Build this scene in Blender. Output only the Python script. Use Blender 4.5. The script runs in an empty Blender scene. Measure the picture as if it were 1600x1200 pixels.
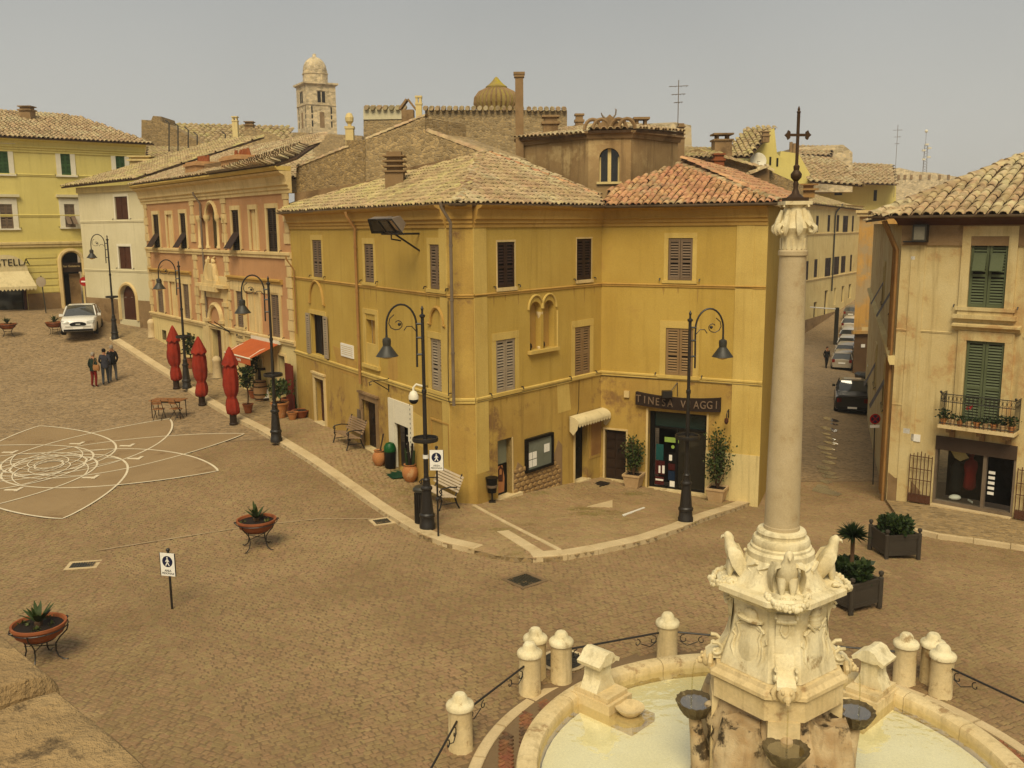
import bpy, bmesh, math, random
import numpy as np
from mathutils import Vector, Matrix, Euler
random.seed(11); rng = np.random.default_rng(5)
R = math.radians
SC = bpy.context.scene
COL = SC.collection
# ------------------------------------------------------------------ camera
FPX = 1450.0; HC = 8.0
PITCH = math.atan(245/FPX); ROLL = R(-0.5)
cam = bpy.data.cameras.new('camera'); cam.sensor_width = 36; cam.lens = 36*FPX/1600
cam.clip_start = .1; cam.clip_end = 6000
camo = bpy.data.objects.new('camera', cam); COL.objects.link(camo)
camo.location = (0, 0, HC)
camo.rotation_euler = (Matrix.Rotation(R(90)-PITCH, 3, 'X') @ Matrix.Rotation(ROLL, 3, 'Z')).to_euler()
SC.camera = camo
# ------------------------------------------------------------------ sky, sun, exposure
SUN_EL, SUN_AZ = R(50), R(187)          # azimuth clockwise from +Y: behind the camera
w = bpy.data.worlds.new('World'); SC.world = w; w.use_nodes = True
nt = w.node_tree; bg = nt.nodes['Background']
sky = nt.nodes.new('ShaderNodeTexSky'); sky.sky_type = 'NISHITA'; sky.sun_disc = False
sky.sun_elevation = SUN_EL; sky.sun_rotation = SUN_AZ; sky.dust_density = 6; sky.air_density = 1.5
mx = nt.nodes.new('ShaderNodeMixRGB'); mx.inputs[0].default_value = .93
mx.inputs[2].default_value = (5.4, 5.25, 4.75, 1)     # the flat grey cloud deck over it
tc_ = nt.nodes.new('ShaderNodeTexCoord'); sxyz = nt.nodes.new('ShaderNodeSeparateXYZ'); nt.links.new(tc_.outputs['Generated'], sxyz.inputs[0])
gr = nt.nodes.new('ShaderNodeMapRange'); gr.inputs[1].default_value = 0; gr.inputs[2].default_value = .22; nt.links.new(sxyz.outputs[2], gr.inputs[0])
hz_ = nt.nodes.new('ShaderNodeMixRGB'); hz_.inputs[1].default_value = (7.4, 7.2, 6.5, 1); hz_.inputs[2].default_value = (5.15, 5.2, 5.0, 1)   # paler, warmer toward the horizon all round
cn = nt.nodes.new('ShaderNodeTexNoise'); cn.inputs['Scale'].default_value = 2.2; cn.inputs['Detail'].default_value = 3; cn.inputs['Roughness'].default_value = .45; nt.links.new(tc_.outputs['Generated'], cn.inputs['Vector'])
cr2 = nt.nodes.new('ShaderNodeMapRange'); cr2.inputs[1].default_value = .3; cr2.inputs[2].default_value = .7; cr2.inputs[3].default_value = .94; cr2.inputs[4].default_value = 1.06; nt.links.new(cn.outputs[0], cr2.inputs[0])
ml = nt.nodes.new('ShaderNodeMixRGB'); ml.blend_type = 'MULTIPLY'; ml.inputs[0].default_value = 1; nt.links.new(gr.outputs[0], hz_.inputs[0]); nt.links.new(hz_.outputs[0], ml.inputs[1]); nt.links.new(cr2.outputs[0], ml.inputs[2]); nt.links.new(ml.outputs[0], mx.inputs[2])
nt.links.new(sky.outputs[0], mx.inputs[1]); nt.links.new(mx.outputs[0], bg.inputs[0])
bg.inputs[1].default_value = .0358
sl = bpy.data.lights.new('sun', 'SUN'); sl.energy = 1.5; sl.angle = R(30); sl.color = (1, .86, .60)
so = bpy.data.objects.new('sun', sl); COL.objects.link(so)
sd = Vector((math.sin(SUN_AZ)*math.cos(SUN_EL), math.cos(SUN_AZ)*math.cos(SUN_EL), math.sin(SUN_EL)))
so.rotation_euler = sd.to_track_quat('Z', 'Y').to_euler(); so.location = (0, -20, 40)
SC.view_settings.view_transform = 'Standard'; SC.view_settings.look = 'None'
SC.view_settings.exposure = 1.28; SC.view_settings.gamma = 1
SC.view_settings.use_curve_mapping = False
SC.cycles.max_bounces = 6; SC.cycles.diffuse_bounces = 3; SC.cycles.glossy_bounces = 3
SC.cycles.transmission_bounces = 4; SC.cycles.transparent_max_bounces = 6
# ------------------------------------------------------------------ survey: where a ray of the photograph meets the place
cp, sp_ = math.cos(PITCH), math.sin(PITCH)
cr, sr = math.cos(ROLL), math.sin(ROLL)
_u = np.array([0, sp_, cp]); _r = np.array([1., 0, 0])
FWD = np.array([0, cp, -sp_]); RGT = _r*cr+_u*sr; UPV = -_r*sr+_u*cr
CAM = np.array([0, 0, HC])
def ray(x, y): return FWD+RGT*((x-800)/FPX)+UPV*((600-y)/FPX)
def at(x, y, Y):
    d = ray(x, y); return Vector(CAM+d*(Y/d[1]))
def onz(x, y, z):
    d = ray(x, y); return Vector(CAM+d*((z-HC)/d[2]))
def proj(p):
    q = np.array(p, float)-CAM; z = q@FWD; return 800+FPX*(q@RGT)/z, 600-FPX*(q@UPV)/z
# ------------------------------------------------------------------ terrain height
CTRL = np.array([(3.9,11.2,0),(-8,11,0),(12,12,-.1),(-2.2,24,-.02),(-1.2,26,.0),(-5,31,.28),(-8.8,37.5,.42),(-14.5,45,.95),(-20.3,52.4,1.85),
 (-24,57,2.35),(-27.5,62,2.75),(-24.5,51,1.45),(-20,43.5,.62),(-33,56.5,2.7),(-15.5,32,.1),(-9,22,0),(-24,30,.15),(-30,40,.7),(4.9,25.2,-.35),(3,31,-.72),(8.2,28.7,-.85),
 (12,28.6,-.95),(17,24,-.8),(14,40,-2.0),(19.6,53,-3.0),(26,75,-3.2),(28.5,93,-3.0),(40,112,-.8),(52,140,.8),(-40,75,3.2),(-60,60,3),(40,20,-1),(10,60,-1.5),(-30,10,0),(30,5,-.4),(0,2,0),(-10,90,2.5)], float)
_c = 6.0
def _phi(d2): return -np.sqrt(d2+_c*_c)
_n = len(CTRL); _A = np.zeros((_n+1, _n+1)); _d = CTRL[:, None, :2]-CTRL[None, :, :2]
_A[:_n, :_n] = _phi((_d**2).sum(-1)); _A[:_n, :_n] += np.eye(_n)*-.15; _A[:_n, _n] = 1; _A[_n, :_n] = 1
_W = np.linalg.solve(_A, np.append(CTRL[:, 2], 0))
def gzs(X, Y):
    X = np.asarray(X, float); Y = np.asarray(Y, float); out = np.zeros(X.shape)+_W[-1]
    for i in range(_n): out += _W[i]*_phi((X-CTRL[i,0])**2+(Y-CTRL[i,1])**2)
    return out
def gz(x, y): return float(gzs(x, y))
def gnd(px, py, up=0.0):
    z = 0.0
    for _ in range(25):
        p = onz(px, py, z+up); z = .5*z+.5*gz(p.x, p.y)
    return Vector((p.x, p.y, gz(p.x, p.y)+up))
# ------------------------------------------------------------------ mesh builder
class MB:
    def __init__(s): s.v = []; s.f = []; s.m = []; s.T = None
    def add(s, vs, fs, mi=0):
        o = len(s.v)
        if s.T is not None: vs = [s.T @ Vector(v) for v in vs]
        s.v.extend([tuple(v) for v in vs]); s.f.extend([tuple(i+o for i in f) for f in fs]); s.m.extend([mi]*len(fs)); return s
    def par(s, o, a, b, c, mi=0):
        o, a, b, c = Vector(o), Vector(a), Vector(b), Vector(c)
        vs = [o, o+a, o+a+b, o+b, o+c, o+a+c, o+a+b+c, o+b+c]
        fs = [(3,2,1,0),(4,5,6,7),(0,1,5,4),(1,2,6,5),(2,3,7,6),(3,0,4,7)]
        if a.cross(b).dot(c) < 0: fs = [f[::-1] for f in fs]
        return s.add(vs, fs, mi)
    def box(s, x0, x1, y0, y1, z0, z1, mi=0): return s.par((x0,y0,z0),(x1-x0,0,0),(0,y1-y0,0),(0,0,z1-z0), mi)
    def quad(s, a, b, c, d, mi=0): return s.add([a,b,c,d], [(0,1,2,3)], mi)
    def rings(s, rs, cap0=True, cap1=True, closed=True, mi=0):
        n = len(rs[0]); vs = [p for r in rs for p in r]; fs = []
        for i in range(len(rs)-1):
            for j in range(n if closed else n-1):
                k = (j+1) % n; fs.append((i*n+j, i*n+k, (i+1)*n+k, (i+1)*n+j))
        if cap0: fs.append(tuple(range(n))[::-1])
        if cap1: fs.append(tuple((len(rs)-1)*n+j for j in range(n)))
        return s.add(vs, fs, mi)
    def lathe(s, prof, n=16, c=(0,0,0), mi=0, cap0=True, cap1=True, sx=1, sy=1):
        rs = [[(c[0]+r*math.cos(2*math.pi*j/n)*sx, c[1]+r*math.sin(2*math.pi*j/n)*sy, c[2]+z) for j in range(n)] for r, z in prof]
        return s.rings(rs, cap0, cap1, True, mi)
    def tube(s, pts, r, n=6, mi=0, cap=True, closed=False):
        pts = [Vector(p) for p in pts]; rs = []; up = None; m = len(pts)
        for i, p in enumerate(pts):
            t = (pts[(i+1) % m]-pts[i-1]) if closed else (pts[min(i+1, m-1)]-pts[max(i-1, 0)])
            if t.length < 1e-9: t = Vector((0,0,1))
            t.normalize()
            if up is None:
                up = Vector((0,0,1)) if abs(t.z) < .9 else Vector((1,0,0))
            x = t.cross(up)
            if x.length < 1e-4: x = t.cross(Vector((.3,.9,.1)))
            x.normalize(); y = x.cross(t).normalized(); up = y
            rr = r[i] if isinstance(r, (list, tuple)) else r
            rs.append([p+x*(rr*math.cos(2*math.pi*j/n))+y*(rr*math.sin(2*math.pi*j/n)) for j in range(n)])
        if closed: rs.append(rs[0]); cap = False
        return s.rings([q[::-1] for q in rs], cap, cap, True, mi)
    def prism(s, poly, a, b, mi=0):          # polygon of 3-D points 'poly' swept by vector b-a
        n = len(poly); a, b = Vector(a), Vector(b); P = [Vector(p) for p in poly]
        vs = [p+a for p in P]+[p+b for p in P]
        nrm = Vector((0,0,0))
        for i in range(n): nrm += P[i].cross(P[(i+1) % n])
        fs = [tuple(range(n))[::-1], tuple(range(n, 2*n))]+[(i, (i+1) % n, n+(i+1) % n, n+i) for i in range(n)]
        if nrm.dot(b-a) < 0: fs = [f[::-1] for f in fs]
        return s.add(vs, fs, mi)
    def ball(s, c, r, n=8, m=6, mi=0, sc=(1,1,1)):
        pr = [(max(1e-4, r*math.sin(math.pi*i/m)), -r*math.cos(math.pi*i/m)) for i in range(m+1)]
        rs = [[(c[0]+q*math.cos(2*math.pi*j/n)*sc[0], c[1]+q*math.sin(2*math.pi*j/n)*sc[1], c[2]+z*sc[2]) for j in range(n)] for q, z in pr]
        return s.rings(rs, True, True, True, mi)
ORI = {}
def obj(name, mb, mats, parent=None, world=True, smooth=False, kind=None):
    off = ORI.get(parent.name, Vector((0,0,0))) if (parent and world) else Vector((0,0,0))
    me = bpy.data.meshes.new(name)
    v = mb.v if off.length == 0 else [(a-off.x, b-off.y, c-off.z) for a, b, c in mb.v]
    me.from_pydata(v, [], mb.f)
    if not isinstance(mats, (list, tuple)): mats = [mats]
    for m in mats: me.materials.append(m)
    if len(mats) > 1: me.polygons.foreach_set('material_index', mb.m)
    if smooth:
        me.polygons.foreach_set('use_smooth', [True]*len(me.polygons))
        if smooth is not True: me.set_sharp_from_angle(angle=R(smooth))
    me.update()
    o = bpy.data.objects.new(name, me); COL.objects.link(o)
    if parent: o.parent = parent; ORI[o.name] = off
    if kind: o['kind'] = kind
    return o
def tag(o, label=None, cat=None, group=None, kind=None):
    if label: o['label'] = label
    if cat: o['category'] = cat
    if group: o['group'] = group
    if kind: o['kind'] = kind
    return o
def thing(name, label, cat, loc=(0,0,0), rz=0, group=None):
    o = bpy.data.objects.new(name, None); COL.objects.link(o); o.empty_display_size = .2
    o.location = loc; o.rotation_euler = (0,0,rz); ORI[o.name] = Vector(loc)
    return tag(o, label, cat, group)
def inst(src, loc, parent=None, rot=(0,0,0), scale=(1,1,1), name=None):
    c = src.copy(); COL.objects.link(c); c.parent = parent; c.location = loc; c.rotation_euler = rot; c.scale = scale
    return c
def dup(root, loc, rz=0, label=None, group=None, scale=None):
    def cp_(o, par):
        c = o.copy(); COL.objects.link(c); c.parent = par
        for ch in list(o.children): cp_(ch, c)
        return c
    kids = list(root.children)
    r = root.copy(); COL.objects.link(r); r.location = loc; r.rotation_euler = (0,0,rz)
    if scale: r.scale = (scale,)*3
    if label: r['label'] = label
    if group: r['group'] = group
    for k in kids: cp_(k, r)
    return r
# ------------------------------------------------------------------ materials
MT = {}; TONE = 1.34
def mat(name, c, c2=None, rough=.85, scale=1.2, bump=.25, bscale=30, spec=.25, metal=0, c3=None, s3=.35, t3=.55, cell=0, streak=0, vein=None):
    """c/c2 mixed by a soft noise, c3 = blotches of another colour (wear, lichen), cell = random tint per piece, streak = vertical run marks"""
    m = bpy.data.materials.new(name); m.use_nodes = True; n = m.node_tree; L = n.links; b = n.nodes['Principled BSDF']
    b.inputs['Roughness'].default_value = rough; b.inputs['Specular IOR Level'].default_value = spec; b.inputs['Metallic'].default_value = metal
    def nd(t, **k):
        q = n.nodes.new(t)
        for a, v in k.items(): setattr(q, a, v)
        return q
    geo = nd('ShaderNodeNewGeometry'); pos = geo.outputs['Position']
    def noise(sc, det=4, vec=pos, r=.6):
        q = nd('ShaderNodeTexNoise'); q.inputs['Scale'].default_value = sc; q.inputs['Detail'].default_value = det; q.inputs['Roughness'].default_value = r
        L.new(vec, q.inputs['Vector']); return q.outputs[0]
    def ramp(src, a, bb):
        q = nd('ShaderNodeMapRange'); q.inputs[1].default_value = a; q.inputs[2].default_value = bb; L.new(src, q.inputs[0]); return q.outputs[0]
    def mix(f, A, B, mode='MIX'):
        q = nd('ShaderNodeMixRGB', blend_type=mode)
        if isinstance(f, (int, float)): q.inputs[0].default_value = f
        else: L.new(f, q.inputs[0])
        for i, X in ((1, A), (2, B)):
            if isinstance(X, tuple): q.inputs[i].default_value = (*X[:3], 1)
            else: L.new(X, q.inputs[i])
        return q.outputs[0]
    if c2 is None: c2 = tuple(x*.78 for x in c)
    tone = lambda k: tuple(.62*(max(x, 1e-4)/.62)**TONE for x in k)      # contrast grade put into the base colours: deeper darks, stronger saturation
    c, c2 = tone(c), tone(c2); c3 = tone(c3) if c3 is not None else None
    out = mix(ramp(noise(scale, 5), .35, .65), c, c2)
    if c3 is not None: out = mix(ramp(noise(s3, 7, r=.7), t3, t3+.09), out, c3)
    if streak:
        mp = nd('ShaderNodeMapping'); mp.inputs['Scale'].default_value = (5, 5, .35); L.new(pos, mp.inputs[0])
        out = mix(ramp(noise(1, 5, mp.outputs[0]), .52, .75), out, tuple(x*(1-streak) for x in c2))
    lo_v, hi_v = (.9, 1.1) if cell < 0 else (.74, 1.22); cell = abs(cell)
    if cell:
        vo = nd('ShaderNodeTexVoronoi'); vo.inputs['Scale'].default_value = cell; L.new(pos, vo.inputs['Vector'])
        sx = nd('ShaderNodeSeparateColor'); L.new(vo.outputs['Color'], sx.inputs[0])
        hs = nd('ShaderNodeHueSaturation'); L.new(ramp(sx.outputs[0], 0, 1), hs.inputs['Value'])
        vr = nd('ShaderNodeMapRange'); vr.inputs[3].default_value = lo_v; vr.inputs[4].default_value = hi_v; L.new(sx.outputs[0], vr.inputs[0]); L.new(vr.outputs[0], hs.inputs['Value'])
        hr = nd('ShaderNodeMapRange'); hr.inputs[3].default_value = .488; hr.inputs[4].default_value = .512; L.new(sx.outputs[1], hr.inputs[0]); L.new(hr.outputs[0], hs.inputs['Hue'])
        L.new(out, hs.inputs['Color']); out = hs.outputs[0]
    fine = noise(bscale, 5, r=.7)
    out = mix(.35, out, mix(ramp(fine, .3, .7), (.55,.55,.55), (1.15,1.15,1.15)), 'MULTIPLY')
    L.new(out, b.inputs['Base Color'])
    if bump:
        bp = nd('ShaderNodeBump'); bp.inputs['Strength'].default_value = bump; bp.inputs['Distance'].default_value = .02
        L.new(fine, bp.inputs['Height']); L.new(bp.outputs[0], b.inputs['Normal'])
    MT[name] = m; return m
def rubble(name, c, c2, mortar, scale=3.0, bump=.8):
    m = mat(name, c, c2, scale=.6, bump=0); n = m.node_tree; L = n.links; b = n.nodes['Principled BSDF']
    src = b.inputs['Base Color'].links[0].from_socket
    g = [q for q in n.nodes if q.type == 'NEW_GEOMETRY'][0]
    mp = n.nodes.new('ShaderNodeMapping'); mp.inputs['Scale'].default_value = (1, 1, 1.7); L.new(g.outputs['Position'], mp.inputs[0])
    wn = n.nodes.new('ShaderNodeTexNoise'); wn.inputs['Scale'].default_value = 2.2; L.new(mp.outputs[0], wn.inputs['Vector'])
    ad = n.nodes.new('ShaderNodeMixRGB'); ad.blend_type = 'ADD'; ad.inputs[0].default_value = .35; L.new(mp.outputs[0], ad.inputs[1]); L.new(wn.outputs['Color'], ad.inputs[2])
    v1 = n.nodes.new('ShaderNodeTexVoronoi'); v1.feature = 'DISTANCE_TO_EDGE'; v1.inputs['Scale'].default_value = scale; L.new(ad.outputs[0], v1.inputs['Vector'])
    v2 = n.nodes.new('ShaderNodeTexVoronoi'); v2.inputs['Scale'].default_value = scale; L.new(ad.outputs[0], v2.inputs['Vector'])
    s = n.nodes.new('ShaderNodeSeparateColor'); L.new(v2.outputs['Color'], s.inputs[0])
    hv = n.nodes.new('ShaderNodeMapRange'); hv.inputs[3].default_value = .6; hv.inputs[4].default_value = 1.3; L.new(s.outputs[0], hv.inputs[0])
    hs = n.nodes.new('ShaderNodeHueSaturation'); L.new(hv.outputs[0], hs.inputs['Value']); L.new(src, hs.inputs['Color'])
    mr = n.nodes.new('ShaderNodeMapRange'); mr.inputs[1].default_value = .02; mr.inputs[2].default_value = .12; L.new(v1.outputs[0], mr.inputs[0])
    mx_ = n.nodes.new('ShaderNodeMixRGB'); L.new(mr.outputs[0], mx_.inputs[0]); mx_.inputs[1].default_value = (*mortar, 1); L.new(hs.outputs[0], mx_.inputs[2])
    L.new(mx_.outputs[0], b.inputs['Base Color'])
    bp = n.nodes.new('ShaderNodeBump'); bp.inputs['Strength'].default_value = bump; bp.inputs['Distance'].default_value = .06
    L.new(mr.outputs[0], bp.inputs['Height']); L.new(bp.outputs[0], b.inputs['Normal'])
    return m
def emis(name, c, s):
    m = mat(name, c, bump=0); b = m.node_tree.nodes['Principled BSDF']; b.inputs['Emission Color'].default_value = (*c, 1); b.inputs['Emission Strength'].default_value = s; return m
ochre = mat('ochre_plaster', (.525,.395,.128), (.48,.35,.105), scale=.5, bump=.15, c3=(.48,.345,.115), s3=.55, t3=.58, streak=.1)
ochre_lt = mat('ochre_trim', (.60,.47,.185), (.54,.41,.15), scale=.8, bump=.15, c3=(.46,.33,.12), s3=.7, t3=.62, streak=.1)
ochre_dk = mat('ochre_cornice', (.51,.355,.125), (.45,.30,.10), scale=.8, bump=.15, streak=.1)
ochre_base = mat('worn_ochre_plaster', (.51,.375,.128), (.43,.30,.10), scale=.6, bump=.4, c3=(.30,.195,.09), s3=.75, t3=.55, streak=.22)
pink = mat('pink_plaster', (.53,.335,.185), (.47,.29,.155), scale=.7, bump=.15, c3=(.58,.36,.2), s3=.6, t3=.6, streak=.07)
cream = mat('cream_trim', (.66,.54,.31), (.58,.46,.25), scale=.9, bump=.2, streak=.25)
cream_wall = mat('cream_plaster', (.66,.56,.31), (.60,.49,.26), scale=.5, bump=.15, streak=.25, c3=(.5,.38,.2), s3=.5, t3=.62)
white_wall = mat('white_plaster', (.64,.59,.43), (.58,.53,.37), scale=.4, bump=.12, streak=.05)
pale_yel = mat('pale_yellow_plaster', (.66,.58,.25), (.61,.53,.22), scale=.4, bump=.12, streak=.06, c3=(.55,.47,.18), s3=.3, t3=.6)
peach = mat('peach_stone', (.61,.52,.31), (.56,.45,.24), scale=.8, bump=.4, c3=(.50,.35,.18), s3=.8, t3=.54, streak=.26)
orange_w = mat('orange_plaster', (.55,.36,.13), (.48,.31,.12), scale=.6, bump=.3, c3=(.42,.33,.2), s3=.45, t3=.5, streak=.3)
bare = mat('bare_render', (.36,.26,.15), (.28,.195,.105), scale=1.0, bump=.5, c3=(.22,.15,.08), s3=.8, t3=.55)
rub = rubble('rubble_stone', (.42,.32,.17), (.34,.25,.13), (.30,.22,.12), scale=6.5, bump=.6)
rub2 = rubble('ashlar_rubble', (.45,.35,.20), (.38,.29,.16), (.33,.25,.14), scale=5.5, bump=.45)
tower_st = rubble('tower_stone', (.60,.51,.34), (.55,.46,.30), (.50,.41,.27), scale=1.6, bump=.15)
tile_old = mat('old_roof_tile', (.50,.40,.255), (.40,.30,.18), scale=.9, bump=.35, c3=(.50,.43,.28), s3=.6, t3=.5, cell=4.2)
tile_lich = mat('lichened_roof_tile', (.50,.41,.25), (.41,.315,.185), scale=.8, bump=.35, c3=(.50,.43,.225), s3=.9, t3=.5, cell=4.2)
tile_red = mat('red_roof_tile', (.53,.345,.205), (.45,.27,.155), scale=1.2, bump=.35, c3=(.46,.36,.225), s3=.9, t3=.54, cell=4.2)
tile_bed = mat('tile_bed', (.14,.09,.05), bump=.2)
sh_dark = mat('dark_brown_shutter_paint', (.075,.042,.026), rough=.6, bump=.1)
sh_grey = mat('weathered_shutter_paint', (.25,.19,.135), (.21,.155,.105), rough=.75, bump=.2)
sh_pale = mat('pale_shutter_paint', (.40,.34,.26), (.35,.29,.21), rough=.75, bump=.2)
sh_tan = mat('tan_shutter_paint', (.33,.235,.13), (.28,.19,.1), rough=.75, bump=.2)
sh_green = mat('green_shutter_paint', (.165,.185,.11), (.14,.16,.09), rough=.65, bump=.15)
sh_bright = mat('bright_green_shutter_paint', (.09,.17,.07), rough=.6, bump=.1)
wood_red = mat('reddish_wood', (.13,.055,.03), (.1,.04,.022), rough=.6, bump=.2)
wood_dk = mat('dark_wood', (.07,.042,.024), (.05,.03,.018), rough=.55, bump=.2)
wood = mat('table_wood', (.34,.18,.08), (.27,.14,.06), rough=.5, bump=.15, scale=6)
slat_m = mat('bench_slat_paint', (.34,.245,.16), (.28,.2,.12), rough=.6, bump=.2)
slat_p = mat('pale_bench_slat', (.62,.53,.4), (.55,.46,.33), rough=.6, bump=.2)
iron = mat('black_iron', (.028,.023,.018), (.04,.032,.024), rough=.45, bump=.1, spec=.5)
iron_g = mat('grey_green_iron', (.075,.07,.05), (.055,.05,.036), rough=.5, bump=.1, spec=.5)
zinc = mat('zinc_gutter', (.30,.25,.19), (.22,.17,.12), rough=.5, bump=.1, spec=.5, metal=.3)
pipe_m = mat('painted_downpipe', (.42,.27,.11), (.34,.2,.085), rough=.6, bump=.1)
trav = mat('travertine', (.66,.56,.36), (.60,.49,.29), scale=1.5, bump=.35, bscale=18, c3=(.40,.29,.16), s3=2.2, t3=.575, rough=.8, streak=.3)
trav_w = mat('white_travertine', (.72,.66,.48), (.64,.56,.37), scale=3.0, bump=.3, bscale=26, c3=(.40,.31,.18), s3=2.6, t3=.60, rough=.8, streak=.38)
rock_m = mat('wet_brown_rock', (.58,.48,.32), (.42,.31,.18), scale=3.5, bump=1.0, bscale=14, c3=(.10,.075,.045), s3=3.2, t3=.53, rough=.5, streak=.45)
shell_m = mat('mossy_shell_stone', (.13,.10,.055), (.20,.16,.09), scale=5, bump=.7, bscale=25, c3=(.42,.36,.22), s3=4, t3=.58, rough=.6)
granite = mat('granite_shaft', (.53,.45,.31), (.48,.40,.26), scale=2.5, bump=.25, bscale=60, c3=(.43,.34,.21), s3=2.5, t3=.6)
terra = mat('terracotta', (.36,.15,.065), (.29,.115,.05), scale=3, bump=.2, c3=(.42,.24,.13), s3=2, t3=.6)
terra_p = mat('pale_terracotta', (.48,.26,.11), (.42,.21,.09), scale=3, bump=.2, c3=(.5,.33,.18), s3=3, t3=.58)
pot_w = mat('pale_stone_pot', (.55,.42,.26), (.48,.35,.2), scale=3, bump=.25)
soil = mat('soil', (.045,.03,.02), bump=.6, bscale=40)
leaf = mat('leaf', (.055,.085,.022), (.085,.11,.035), rough=.55, scale=8, bump=0)
leaf_d = mat('dark_leaf', (.03,.055,.016), (.05,.075,.025), rough=.55, scale=8, bump=0)
leaf_o = mat('olive_leaf', (.10,.12,.035), (.14,.145,.05), rough=.55, scale=8, bump=0)
bark = mat('bark', (.16,.1,.055), bump=.6)
cloth_r = mat('red_canvas', (.36,.062,.03), (.27,.045,.022), rough=.9, scale=2, bump=.3, bscale=60)
cloth_o = mat('orange_canvas', (.50,.17,.06), (.43,.14,.05), rough=.9, bump=.2)
cloth_c = mat('cream_canvas', (.66,.58,.38), (.6,.52,.33), rough=.9, bump=.2, streak=.2)
white_p = mat('white_paint', (.72,.68,.56), (.66,.62,.5), rough=.5, bump=.08)
sign_w = mat('sign_white', (.76,.74,.68), (.74,.72,.66), rough=.4, bump=0)
sign_blue = mat('sign_blue', (.03,.035,.09), (.03,.035,.08), rough=.4, bump=0)
sign_red = mat('sign_red', (.42,.03,.02), (.4,.03,.02), rough=.4, bump=0)
black_p = mat('black_plastic', (.02,.018,.016), rough=.4, bump=.05)
dark_in = mat('dark_interior', (.035,.026,.018), (.02,.016,.012), bump=0, scale=2)
grn_p = mat('green_plastic', (.02,.13,.04), rough=.4, bump=.05)
grn_board = mat('green_board', (.02,.09,.045), rough=.5, bump=.05)
glass = mat('window_glass', (.03,.03,.026), (.04,.038,.03), rough=.08, bump=0, spec=.6)
cobble_m = mat('cobblestone', (.365,.272,.158), (.275,.20,.11), scale=.2, bump=.35, bscale=35, cell=-8, c3=(.385,.285,.165), s3=.6, t3=.6, rough=.75)
joint_m = mat('paving_joint', (.225,.165,.10), (.265,.195,.118), scale=1, bump=.4)
slab_m = mat('pavement_sett', (.31,.225,.115), (.25,.175,.085), scale=.5, bump=.3, cell=-5, c3=(.28,.23,.1), s3=.5, t3=.55)
kerb_m = mat('kerb_stone', (.60,.50,.33), (.53,.43,.27), scale=1.5, bump=.3, c3=(.42,.32,.19), s3=1.5, t3=.6)
ros_line = mat('white_paving_stone', (.68,.61,.47), (.60,.53,.40), scale=2, bump=.2)
ros_fill = mat('smooth_tan_paving', (.36,.27,.158), (.325,.24,.138), scale=.7, bump=.25, c3=(.27,.19,.105), s3=.8, t3=.58)
brick_m = mat('herringbone_brick', (.37,.19,.10), (.29,.15,.085), scale=1.2, bump=.3, cell=9, c3=(.16,.11,.07), s3=.7, t3=.5)
plaster_stone = mat('exposed_stone', (.42,.30,.15), (.34,.23,.11), scale=4, bump=.5)
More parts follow.
